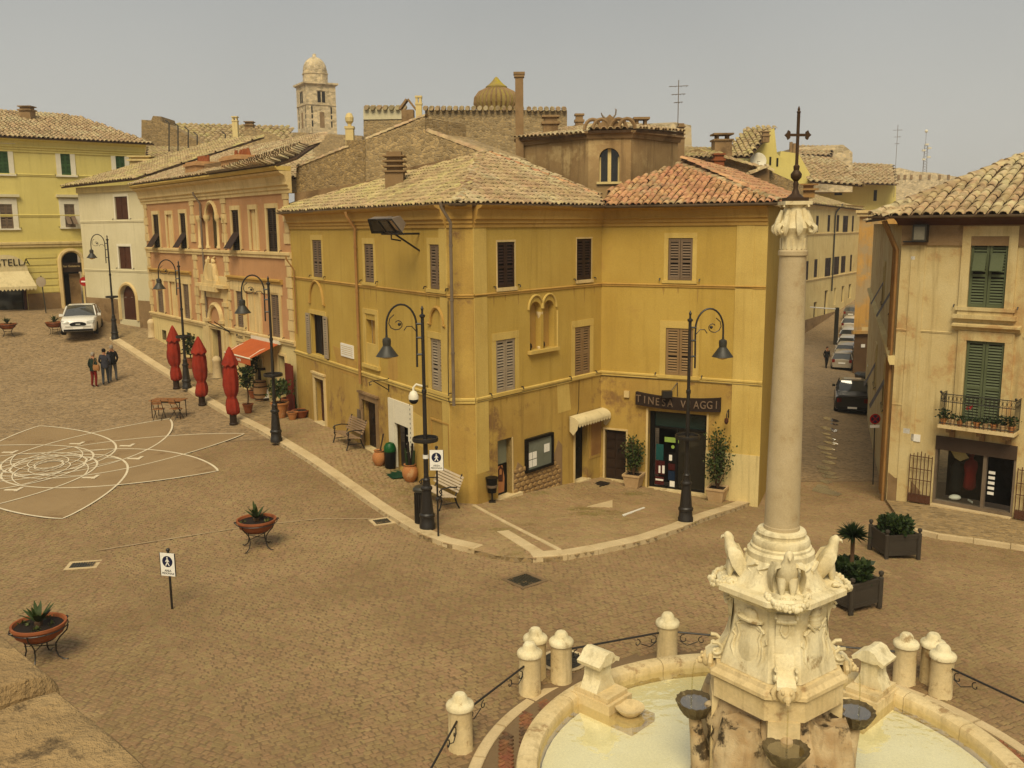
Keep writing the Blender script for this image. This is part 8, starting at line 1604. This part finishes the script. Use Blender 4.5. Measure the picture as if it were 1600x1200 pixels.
# ------------------------------------------------------------------ floodlight cluster on the ochre wall
u_, z_ = FL.uz(655, 365, .0); t = thing('floodlight_cluster', 'three large floodlights on a bracket under the ochre house eaves', 'floodlight', FL.pt(u_, z_, 0)); nv = Vector((*FL.n, 0)); uv = Vector((*FL.u, 0)); m_ = MB(); b0_ = FL.pt(u_, z_, 0); m_.tube([b0_, b0_+nv*.9], .035, 6); m_.tube([b0_+Vector((0,0,-.5)), b0_+nv*.8], .03, 6); m_.tube([b0_+nv*.9+uv*.65, b0_+nv*.9-uv*.85], .035, 6); m_.tube([b0_+nv*.9, b0_+nv*.9-Vector((0,0,.15)), b0_+nv*.6-Vector((0,0,.2))], .025, 5); obj('bracket', m_, iron, t)
for s_, ang in ((-.55, R(-8)), (.0, R(6)), (.6, R(48))):
    c = b0_+nv*1.0-uv*s_*-1*1.0; M = Matrix.Translation(c+Vector((0,0,.26))) @ Matrix((uv, nv, Vector((0,0,1)))).transposed().to_4x4() @ Matrix.Rotation(ang, 4, 'Z') @ Matrix.Rotation(R(-38), 4, 'X')
    m_ = MB(); m_.T = M; m_.rings([[(-.16,-.22,-.12),(.16,-.22,-.12),(.16,-.22,.14),(-.16,-.22,.14)], [(-.27,.05,-.24),(.27,.05,-.24),(.27,.05,.26),(-.27,.05,.26)]]); hs = obj('housing', m_, zinc, t); m_ = MB(); m_.T = M; m_.box(-.28,.28,.052,.085,-.25,-.2); m_.box(-.28,.28,.052,.085,.21,.27); m_.box(-.28,-.23,.052,.085,-.2,.21); m_.box(.23,.28,.052,.085,-.2,.21); obj('rim', m_, iron, hs); m_ = MB(); m_.T = M; m_.box(-.23,.23,.052,.06,-.2,.21); obj('lens', m_, mat('lamp_lens', (.09,.08,.06), rough=.15, bump=0, spec=.6) if s_ < -.5 else MT['lamp_lens'], hs)
# pale wedge and strip on the forecourt
for nm, pts, lab in (('paving_wedge', ((918,792),(957,782),(957,793)), 'pale stone wedge let into the forecourt setts'), ('painted_strip', ((972,805),(1006,793),(1008,794),(974,807)), 'thin white painted strip on the forecourt setts')):
    pp = [pav(*p_) for p_ in pts]; m_ = MB(); m_.prism(pp, (0,0,-.02), (0,0,.02)); o_ = obj(nm, m_, sign_w if nm == 'painted_strip' else kerb_m); tag(o_, lab, 'paving mark')
# puddles shining along the gutter of the street
pud = clear_m('wet_film', (.75,.7,.6), .55, .12)
for k in range(16):
    y_ = 655+k*7.5; x_ = 1297+6*math.sin(k*1.7)-.02*(y_-655)*3; q = gnd(x_, y_, .03); rnd = random.Random(k); r_ = rnd.uniform(.18,.42); n = 9; m_ = MB(); ring = []
    for j in range(n): a = 2*P*j/n; x, y = q.x+r_*rnd.uniform(.6,1.2)*math.cos(a), q.y+2.0*r_*rnd.uniform(.6,1.2)*math.sin(a); ring.append((x, y, gz(x, y)+.03))
    m_.add(ring, [tuple(range(n))]); o_ = obj('puddle', m_, pud); tag(o_, 'shining puddle in the street, %s' % (['nearest the pickup', 'second from the pickup', 'third from the pickup', 'fourth from the pickup', 'fifth from the pickup', 'sixth from the pickup', 'seventh from the pickup', 'eighth from the pickup', 'eighth from the near end', 'seventh from the near end', 'sixth from the near end', 'fifth from the near end', 'fourth from the near end', 'third from the near end', 'second from the near end', 'nearest the camera'][k]), 'puddle', 'puddles in the street')
# ------------------------------------------------------------------ stone parapet in front of the camera
pa = thing('parapet', 'weathered stone parapet coping in the lower left corner', 'wall', (-1.2, 1.6, 6.8))
zp = 7.25
def pline(l): return [onz(x, y, zp) for x, y in l]
cop_m = mat('coping_stone', (.44,.33,.185), (.35,.25,.135), scale=3.5, bump=1.0, bscale=30, c3=(.20,.15,.09), s3=11, t3=.565, rough=.95)
def coping(edge, name):
    e = pline(edge); d = (e[-1]-e[0]).normalized(); s_ = Vector((-d.y, d.x, 0));
    if s_.x > 0: s_ = -s_
    n = 40; m2 = 18; rows = []; rnd = random.Random(len(name)+len(edge))
    L_ = (e[-1]-e[0]).length
    for j in range(m2+1):
        row = []
        for i in range(n+1):
            t_ = i/n; seg_ = t_*(len(e)-1); k = min(int(seg_), len(e)-2); p_ = e[k]+(e[k+1]-e[k])*(seg_-k)
            w_ = -.01+(j-3)*.045 if j > 3 else [-.0,-.004,.0,.012][j] ; z = zp+([-.5,-.07,-.02,-.004][j] if j < 4 else 0)
            nz_ = .003*math.sin(p_.x*37+j*1.3)+.0025*math.sin(p_.y*61+j*.9)+rnd.gauss(0,.0016)
            ed = min(t_, 1-t_)*L_; zed = -.03*max(0, 1-ed/.03)**2 if j >= 2 else 0
            q_ = p_+s_*(w_ if j > 3 else w_+nz_*.8); row.append((q_.x, q_.y, z+nz_*(j > 1)+zed))
        rows.append(row)
    m_ = MB(); m_.rings(rows, False, False, False); endc = [r_[0] for r_ in rows]; endd = [r_[-1] for r_ in rows]
    m_.add(endc+[(q_[0], q_[1], zp-.5) for q_ in endc], [(i, i+1, len(endc)+i+1, len(endc)+i) for i in range(len(endc)-1)]); m_.add(endd+[(q_[0], q_[1], zp-.5) for q_ in endd], [(i, i+1, len(endd)+i+1, len(endd)+i) for i in range(len(endd)-1)])
    return obj(name, m_, cop_m, pa, smooth=45)
coping([(-120,880),(-30,955),(8,985),(50,1020),(89,1052)], 'coping_stone'); coping([(93,1068),(125,1095),(170,1130),(250,1200),(330,1275),(420,1360)], 'coping_stone')
m_ = MB(); a, b = onz(-120,900,zp-.12), onz(420,1372,zp-.12); d = (b-a); s_ = Vector((-d.y, d.x, 0)).normalized(); s_ = -s_ if s_.x > 0 else s_; m_.par(a+s_*.06-Vector((0,0,7)), d, s_*.6, Vector((0,0,7.0))); obj('parapet_wall', m_, rub2, pa)
# ================================================================== vehicles
tyre = mat('tyre_rubber', (.02,.019,.017), rough=.8, bump=.1); rim_m = mat('alloy_rim', (.35,.33,.3), rough=.35, metal=.6, bump=0)
def paint(name, c):
    m = mat(name, c, tuple(x*.96 for x in c), rough=.28, bump=0, spec=.5); b_ = m.node_tree.nodes['Principled BSDF']; b_.inputs['Coat Weight'].default_value = .5; b_.inputs['Coat Roughness'].default_value = .08; return m
head_l = mat('headlamp', (.55,.55,.5), rough=.15, bump=0); tail_l = mat('tail_lamp', (.28,.02,.015), rough=.25, bump=0)
car_glass = mat('car_glass', (.10,.10,.09), (.12,.12,.11), rough=.04, bump=0, spec=1.0)
def car(loc, rz, lab, pm, L_=4.3, W_=1.75, H_=1.48, kind='hatch', group=None, cat='car'):
    """front towards -y"""
    t = thing('pickup_truck' if kind == 'pickup' else 'parked_car', lab, cat, loc, rz, group); hw = W_/2; f, r = -L_/2, L_/2; bz = H_*.62; hood = H_*(.6 if kind != 'hatch' else .56)
    if kind == 'pickup': st = [(f,.36,.7,.86),(f+.12,.3,.9,.95),(f+1.2,.28,1.04,1),(f+1.5,.28,1.1,1),(0,.28,1.1,1),(r-.15,.3,1.1,.99),(r,.36,1.08,.97)]
    else: st = [(f,.3,hood*.78,.8),(f+.1,.22,hood*.88,.92),(f+.45,.2,hood*.97,.98),(f+1.1,.2,hood*1.03,1),(f+1.5,.2,bz,1),(.3,.2,bz,1),(r-.6,.2,bz*1.02,.99),(r-.15,.24,bz*1.0,.93),(r,.32,bz*.9,.84)]
    rs = []
    for y, zl, zb, k in st:
        w_ = hw*k; rs.append([(-w_*.9,y,zl),(w_*.9,y,zl),(w_*.985,y,zl+.12),(w_,y,zl+(zb-zl)*.55),(w_*.97,y,zb-.07),(w_*.9,y,zb),(0,y,zb+.03),(-w_*.9,y,zb),(-w_*.97,y,zb-.07),(-w_,y,zl+(zb-zl)*.55),(-w_*.985,y,zl+.12)])
    m_ = MB(); m_.rings(rs); obj('body', m_, pm, t, world=False, smooth=40)
    if kind == 'pickup': gs = [(f+1.35,1.08,1.1),(f+1.95,1.08,H_-.06),(f+2.3,1.08,H_),(f+3.2,1.08,H_-.02),(f+3.5,1.08,1.12)]
    elif kind == 'suv': gs = [(f+1.1,bz-.02,bz+.02),(f+1.85,bz-.02,H_-.07),(f+2.3,bz-.02,H_),(r-.75,bz-.02,H_-.05),(r-.3,bz-.02,H_-.22),(r-.08,bz-.05,bz+.0)]
    else: gs = [(f+1.0,bz-.02,bz),(f+1.7,bz-.02,H_-.07),(f+2.1,bz-.02,H_),(r-.7,bz-.02,H_-.06),(r-.4,bz-.02,H_-.18),(r-.1,bz-.05,bz-.02)]
    gm = MB(); rs = []
    for y, zb, zt in gs: k = .9-.16*(zt-zb)/(H_-bz); rs.append([(-hw*.92,y,zb),(hw*.92,y,zb),(hw*k,y,zt-.03),(hw*k*.85,y,zt),(-hw*k*.85,y,zt),(-hw*k,y,zt-.03)])
    gm.rings(rs); obj('glasshouse', gm, car_glass, t, world=False, smooth=30)
    m_ = MB(); rs = []
    for y, zb, zt in gs[1:-1]: k = .9-.16*(zt-zb)/(H_-bz); rs.append([(-hw*k-.012,y,zt-.06),(-hw*k*.86,y,zt+.012),(0,y,zt+.025),(hw*k*.86,y,zt+.012),(hw*k+.012,y,zt-.06)])
    if kind != 'pickup' or True: m_.rings(rs, False, False, False); obj('roof', m_, pm, t, world=False, smooth=40)
    for s_ in (-1, 1):
        for (ya, za), (yb, zb) in (((gs[0][0], gs[0][2]), (gs[1][0], gs[1][2])), ((gs[-1][0], gs[-1][2]), (gs[-2][0], gs[-2][2])), (((gs[1][0]+gs[-2][0])/2, bz if kind != 'pickup' else 1.1), ((gs[1][0]+gs[-2][0])/2, H_-.06))):
            m_ = MB(); m_.tube([(s_*hw*.915,ya,za),(s_*hw*.755,yb,zb-.03)], .04, 5); obj('pillar', m_, pm, t, world=False)
        m_ = MB(); m_.box(s_*hw+(-.02 if s_ > 0 else -.16), s_*hw+(.16 if s_ > 0 else .02), gs[0][0]+.32, gs[0][0]+.42, bz-.02 if kind != 'pickup' else 1.1, (bz if kind != 'pickup' else 1.12)+.13); obj('mirror', m_, pm, t, world=False)
        for y in (f+.82, r-.78):
            R_ = .37 if kind in ('suv', 'pickup') else .3; m_ = MB(); m_.T = Matrix.Translation((s_*(hw-.1), y, R_)) @ Matrix.Rotation(R(90), 4, 'Y'); m_.lathe([(R_*.62,-.11),(R_*.95,-.115),(R_,-.08),(R_,.08),(R_*.95,.115),(R_*.62,.11)], 20); wh = obj('wheel', m_, tyre, t, world=False, smooth=40); m_ = MB(); m_.T = Matrix.Translation((s_*(hw-.1), y, R_)) @ Matrix.Rotation(R(90), 4, 'Y'); m_.lathe([(R_*.6,-.1),(R_*.6,.1)], 14); [m_.box(-R_*.55,R_*.55,-.025,.025,sg*.112-.004,sg*.112+.004) for sg in (-1, 1)]; obj('rim', m_, rim_m, wh, world=False)
        m_ = MB(); zc = hood*.72 if kind != 'pickup' else .78; m_.add([(s_*hw*.88,f+.04,zc+.13),(s_*hw*.5,f-.03,zc+.07),(s_*hw*.48,f-.03,zc-.05),(s_*hw*.82,f-.012,zc-.06),(s_*hw*.96,f+.12,zc+.09)], [(0,1,2,3,4)] if s_ < 0 else [(4,3,2,1,0)]); obj('headlight', m_, head_l, t, world=False)
        m_ = MB(); zc = bz*.86 if kind != 'pickup' else .88; x0 = s_*hw*.62; x1 = s_*hw*.86; m_.box(min(x0,x1), max(x0,x1), r-.12, r+.012, zc-.13, zc+.1); obj('tail_light', m_, tail_l, t, world=False)
    m_ = MB(); m_.rings([[(hw*.46*math.cos(a), f-.02, (hood*.62 if kind != 'pickup' else .75)+.14*math.sin(a)) for a in [2*P*k/16 for k in range(16)]], [(hw*.4*math.cos(a), f+.05, (hood*.6 if kind != 'pickup' else .75)+.12*math.sin(a)) for a in [2*P*k/16 for k in range(16)]]]); obj('grille', m_, black_p, t, world=False)
    m_ = MB(); m_.box(-hw*.8,hw*.8,f-.02,f+.1,.24,.36); obj('front_bumper', m_, black_p, t, world=False); m_ = MB(); m_.box(-hw*.8,hw*.8,r-.1,r+.03,.28,.5); obj('rear_bumper', m_, pm if kind != 'pickup' else black_p, t, world=False)
    for y, z in ((f-.03,.42), (r+.032,.44 if kind != 'hatch' else .62)): m_ = MB(); m_.box(-.26,.26,y-.006,y+.006,z-.055,z+.055); obj('number_plate', m_, sign_w, t, world=False)
    if kind == 'suv': m_ = MB(); m_.box(-hw*.7,hw*.7,f-.025,f+.03,.5,.54); m_.box(-.12,.12,f-.035,f-.02,hood*.6,hood*.65); obj('bright_trim', m_, head_l, t, world=False, kind='stuff')
    if kind == 'pickup': m_ = MB(); m_.box(-hw*.8,hw*.8,f+3.55,r-.1,1.105,1.14); obj('bed_cover', m_, black_p, t, world=False); m_ = MB(); m_.box(-hw*.78,hw*.78,r,r+.012,.62,1.02); m_.box(-.14,.14,r+.012,r+.03,.86,.93); obj('tailgate', m_, pm, t, world=False); m_ = MB(); m_.box(-hw*.5,hw*.5,f+2.2,f+2.9,H_+.005,H_+.03); obj('roof_strip', m_, head_l, t, world=False)
    return t
white_car = paint('white_car_paint', (.72,.70,.64)); silver = paint('silver_car_paint', (.42,.37,.29)); black_car = paint('black_car_paint', (.02,.018,.016)); pale_car = paint('cream_car_paint', (.58,.53,.44)); grey_car = paint('grey_car_paint', (.25,.22,.18))
q = gnd(124, 537, .02); dirv = math.atan2(q.x, q.y); car(Vector((q.x-.75, q.y+2.2, gz(q.x-.75, q.y+2.2)+.03)), R(19), 'white SUV parked facing the piazza before the white house', white_car, 4.6, 1.9, 1.7, 'suv', cat='car').rotation_euler = (R(-2), 0, R(19))
q = gnd(1338, 648, .0); car(Vector((q.x+.6, q.y+2.5, gz(q.x+.6, q.y+2.5))), R(180-19), 'black pickup truck driving away down the narrow street', black_car, 5.3, 2.0, 1.74, 'pickup', cat='pickup')
cars = [(1317,579,silver,'silver hatchback nearest in the row parked beyond the pickup',1.0),(1322,560,pale_car,'white hatchback second in the parked row of the street',1.02),(1325,541,white_car,'white car third in the parked row of the street',1.0),(1328,526,white_car,'white car fourth in the parked row of the street',1.0),(1331,513,pale_car,'pale car fifth in the parked row of the street',1.05),(1333,499,grey_car,'dark car last in the parked row of the street',1.0)]
for k, (px, py, pm, lab, s_) in enumerate(cars):
    Y = 71+k*5.6; p_ = at(px, py, Y); car(Vector((p_.x+.8, Y+2.1, gz(p_.x+.8, Y+2.1))), R(180-24-k), lab, pm, 4.0, 1.68*s_, 1.48*s_, 'hatch', 'cars parked along the street')
# ================================================================== people
skin_m = mat('skin', (.45,.26,.16), bump=0); denim = mat('denim', (.10,.115,.13), (.08,.09,.105)); red_tr = mat('red_trousers', (.26,.03,.02)); green_j = mat('green_jacket', (.03,.055,.035)); black_j = mat('black_jacket', (.018,.017,.017)); shoe = mat('shoe_leather', (.05,.035,.025)); hair_d = mat('dark_hair', (.02,.015,.012)); hair_g = mat('grey_hair', (.36,.32,.26)); bag_m = mat('tan_bag', (.42,.24,.11)); cap_red = mat('red_cap', (.3,.06,.03))
def person(loc, rz, lab, jacket, trousers, hair, stride=.12, armL=None, armR=None, lean=.05, hgt=1.72):
    t = thing('person', lab, 'person', loc, rz); t.scale = (hgt/1.76,)*3
    J = {}; E_ = []; G = {}
    def j(n, p_, r_, g, par=None): J[n] = (Vector(p_), r_, g); (E_.append((par, n)) if par else None)
    s_ = stride; ly = lambda z: -lean*(z-.95)
    j('pel', (0,0,.96), (.155,.12), 'tr'); j('sp', (0,ly(1.12),1.12), (.15,.115), 'ja', 'pel'); j('ch', (0,ly(1.32),1.32), (.175,.125), 'ja', 'sp'); j('nk', (0,ly(1.47),1.475), (.07,.07), 'sk', 'ch'); j('h0', (0,ly(1.56)-.01,1.56), (.075,.085), 'sk', 'nk'); j('h1', (0,ly(1.65)-.01,1.655), (.082,.098), 'sk', 'h0'); j('h2', (0,ly(1.73),1.73), (.06,.07), 'sk', 'h1')
    for sd, n, fy in ((-1,'l',s_), (1,'r',-s_)):
        j('hip'+n, (sd*.09,0,.88), (.095,.1), 'tr', 'pel'); j('kn'+n, (sd*.1,-fy*.6-.03,.5), (.065,.07), 'tr', 'hip'+n); j('an'+n, (sd*.1,-fy+.03,.1), (.048,.05), 'tr', 'kn'+n); j('ft'+n, (sd*.11,-fy-.13,.04), (.042,.035), 'sh', 'an'+n)
        arm = (armL if sd < 0 else armR) or [(sd*.25,.03,1.14),(sd*.25,-.08,.92)]
        j('shd'+n, (sd*.17,ly(1.41),1.41), (.075,.075), 'ja', 'ch'); j('el'+n, arm[0], (.055,.055), 'ja', 'shd'+n); j('wr'+n, arm[1], (.042,.042), 'ja', 'el'+n); d = (Vector(arm[1])-Vector(arm[0])).normalized(); j('hd'+n, tuple(Vector(arm[1])+d*.07), (.038,.022), 'sk', 'wr'+n)
    names = list(J); me = bpy.data.meshes.new('tmp'); me.from_pydata([J[n][0] for n in names], [(names.index(a), names.index(b)) for a, b in E_], [])
    tmp = bpy.data.objects.new('tmp', me); COL.objects.link(tmp); md = tmp.modifiers.new('Skin', 'SKIN'); md.use_smooth_shade = True
    for i, n in enumerate(names): me.skin_vertices[0].data[i].radius = J[n][1]; me.skin_vertices[0].data[i].use_root = (n == 'pel')
    ss = tmp.modifiers.new('Sub', 'SUBSURF'); ss.levels = 1; ss.render_levels = 1
    dg = bpy.context.evaluated_depsgraph_get(); dg.update(); bm2 = bpy.data.meshes.new_from_object(tmp.evaluated_get(dg)); bpy.data.objects.remove(tmp)
    m_ = MB(); m_.v = [tuple(v.co) for v in bm2.vertices]; m_.f = [tuple(p_.vertices) for p_ in bm2.polygons]; order = ['ja', 'tr', 'sk', 'sh']
    segs = [(J[a][0], J[b][0], J[b][2], J[a][2]) for a, b in E_]
    for p_ in bm2.polygons:
        c = p_.center; best = (9, 'ja')
        for a, b, gb, ga in segs:
            d = b-a; u = max(0, min(1, (c-a).dot(d)/d.dot(d))); dist = (a+d*u-c).length
            if dist < best[0]: best = (dist, gb if u > .45 else ga)
        g = best[1]
        if g == 'ja' and c.z < .9 and abs(c.x) < .2: g = 'tr'
        if g == 'tr' and c.z > .9: g = 'ja'
        m_.m.append(order.index(g))
    for sd, n in ((-1,'l'), (1,'r')):           # four fingers and a thumb on each hand
        o_, w_ = J['hd'+n][0], J['wr'+n][0]; d = (o_-w_).normalized(); x = d.cross(Vector((1,0,0))).normalized()
        for k in range(4): b0 = o_+x*(k-1.5)*.017; L2 = (.06,.07,.066,.052)[k]; m_.tube([b0-d*.01, b0+d*L2*.55+Vector((-sd*.004,0,0)), b0+d*L2+Vector((-sd*.018,0,0))], [.009,.0085,.006], 5, mi=2)
        b0 = o_-d*.02-x*.03; m_.tube([b0, b0-x*.025+d*.03, b0-x*.03+d*.055], [.01,.009,.006], 5, mi=2)
    hy = J['h1'][0].y; m_.ball((0,hy-.1,1.635), .018, 6, 5, mi=2); [m_.ball((sx*.085,hy+.005,1.64), .022, 6, 5, mi=2, sc=(.5,.8,1.2)) for sx in (-1, 1)]
    obj('body', m_, [jacket, trousers, skin_m, shoe], t, world=False, smooth=60)
    m_ = MB(); [m_.ball((sx*.032,hy-.09,1.665), .011, 6, 4) for sx in (-1, 1)]; obj('eyes', m_, hair_d, t, world=False, kind='stuff'); m_ = MB(); m_.box(-.025,.025,hy-.098,hy-.09,1.597,1.604); obj('mouth', m_, cap_red, t, world=False)
    m_ = MB(); rs = []
    for z, rx, ry, oy in ((1.60,.075,.06,.045),(1.66,.092,.085,.03),(1.70,.09,.098,.012),(1.745,.07,.08,.005),(1.77,.02,.03,.0)): rs.append([(rx*math.cos(2*P*k/14), hy+oy+ry*math.sin(2*P*k/14), z) for k in range(14)])
    m_.rings(rs, False, True); obj('hair', m_, hair, t, world=False, smooth=True)
    m_ = MB(); rs = []                                                     # hem and collar of the jacket
    for z, k in ((.84,1.12),(.95,1.12),(1.06,1.04)): rs.append([(.165*k*math.cos(2*P*i/16), ly(z)+.13*k*math.sin(2*P*i/16), z) for i in range(16)])
    m_.rings(rs, False, False); obj('jacket_hem', m_, jacket, t, world=False, smooth=True); m_ = MB(); m_.tube([(.085*math.cos(2*P*k/12), ly(1.46)+.08*math.sin(2*P*k/12), 1.455) for k in range(12)], .022, 6, closed=True); obj('collar', m_, jacket, t, world=False, smooth=True)
    return t
pp = [gnd(148, 605, .02), gnd(166, 601, .02), gnd(178, 596, .02)]
person(pp[0], R(160), 'person in green jacket and red trousers carrying a tan bag', green_j, red_tr, hair_g, .03, hgt=1.68); person(pp[1], R(200), 'person in black jacket and jeans in the middle of the three walkers', mat('navy_jacket', (.07,.07,.085)), denim, hair_d, .2, armL=[(-.27,.1,1.16),(-.2,-.06,.98)], armR=[(.24,-.08,1.15),(.16,-.24,1.02)], lean=.12, hgt=1.74); person(pp[2], R(190), 'person in dark jacket and pale jeans on the right of the walkers', black_j, mat('pale_denim', (.2,.21,.22)), hair_g, .14, armL=[(-.26,.06,1.15),(-.17,-.1,.97)], armR=[(.27,.08,1.14),(.26,-.06,.92)], lean=.02, hgt=1.78)
q = pp[0]; t = thing('shoulder_bag', 'tan shoulder bag held at the side of the person in red trousers', 'bag', q+Vector((.2,-.1,.82))); m_ = MB(); m_.rings([[(x*.12,y*.05,z) for x, y in ((-1,-.8),(1,-.8),(1,.8),(-1,.8))] for z in (0,)]+[[(x*.14,y*.06,z) for x, y in ((-1,-1),(1,-1),(1,1),(-1,1))] for z in (.06,.2)]+[[(x*.12,y*.04,.28) for x, y in ((-1,-1),(1,-1),(1,1),(-1,1))]]); obj('pouch', m_, bag_m, t, world=False, smooth=50); m_ = MB(); m_.tube([(-.15,0,.27),(-.08,0,.45),(-.1,.02,.6),(.0,.02,.5),(.12,0,.27)], .012, 5); obj('strap', m_, bag_m, t, world=False)
q = gnd(1291, 571, .0); q = at(1291, 571, 72); person(Vector((q.x, 72, gz(q.x, 72))), R(10), 'person in dark clothes walking in the street left of the parked cars', black_j, black_j, hair_d, .15, hgt=1.7)
# bins and post by the orange block
q = at(1352, 583, 62); t = thing('waste_container', 'dark waste container with lid beside the orange building end', 'waste container', Vector((q.x, 62, gz(q.x, 62)))); m_ = MB(); m_.rings([[(x*w_,y*w_*.8,z) for x, y in ((-1,-1),(1,-1),(1,1),(-1,1))] for w_, z in ((.45,.08),(.55,1.1))]); obj('body', m_, iron, t, world=False); m_ = MB(); m_.rings([[(x*w_,y*w_*.8,z) for x, y in ((-1,-1),(1,-1),(1,1),(-1,1))] for w_, z in ((.58,1.1),(.58,1.16),(.4,1.3))]); obj('lid', m_, iron_g, t, world=False)
q = at(1357, 600, 57); t = thing('street_post', 'thin dark post with pale round head at the right of the street', 'post', Vector((q.x, 57, gz(q.x, 57)))); m_ = MB(); m_.tube([(0,0,0),(0,0,2.4)], .05, 6); obj('pole', m_, iron, t, world=False); m_ = MB(); m_.ball((0,0,2.5), .14); obj('head', m_, sign_w, t, world=False, smooth=True)
# barrier arm across the far street
a, b = at(1266, 480, 88), at(1308, 483, 88); t = thing('barrier_arm', 'pale barrier arm across the far street', 'barrier', (b.x, b.y, gz(b.x, b.y))); m_ = MB(); m_.tube([a, b], .07, 6); obj('arm', m_, sign_w, t); m_ = MB(); z_ = gz(b.x, b.y); m_.box(b.x-.15, b.x+.15, b.y-.15, b.y+.15, z_, b.z+.15); obj('housing', m_, iron_g, t)
# ------------------------------------------------------------------ haze: the damp air between the camera and the far roofs
hm = bpy.data.materials.new('haze'); hm.use_nodes = True; hn = hm.node_tree; hn.nodes.clear(); ho = hn.nodes.new('ShaderNodeOutputMaterial'); hv = hn.nodes.new('ShaderNodeVolumePrincipled')
hv.inputs['Color'].default_value = (.95,.93,.86,1); hv.inputs['Density'].default_value = .0006; hv.inputs['Anisotropy'].default_value = .2; hn.links.new(hv.outputs[0], ho.inputs['Volume'])
m_ = MB(); m_.box(-3400, 3400, -3400, 3400, -12, 48); hz = obj('haze', m_, hm); hz['kind'] = 'stuff'
SC.cycles.volume_bounces = 0
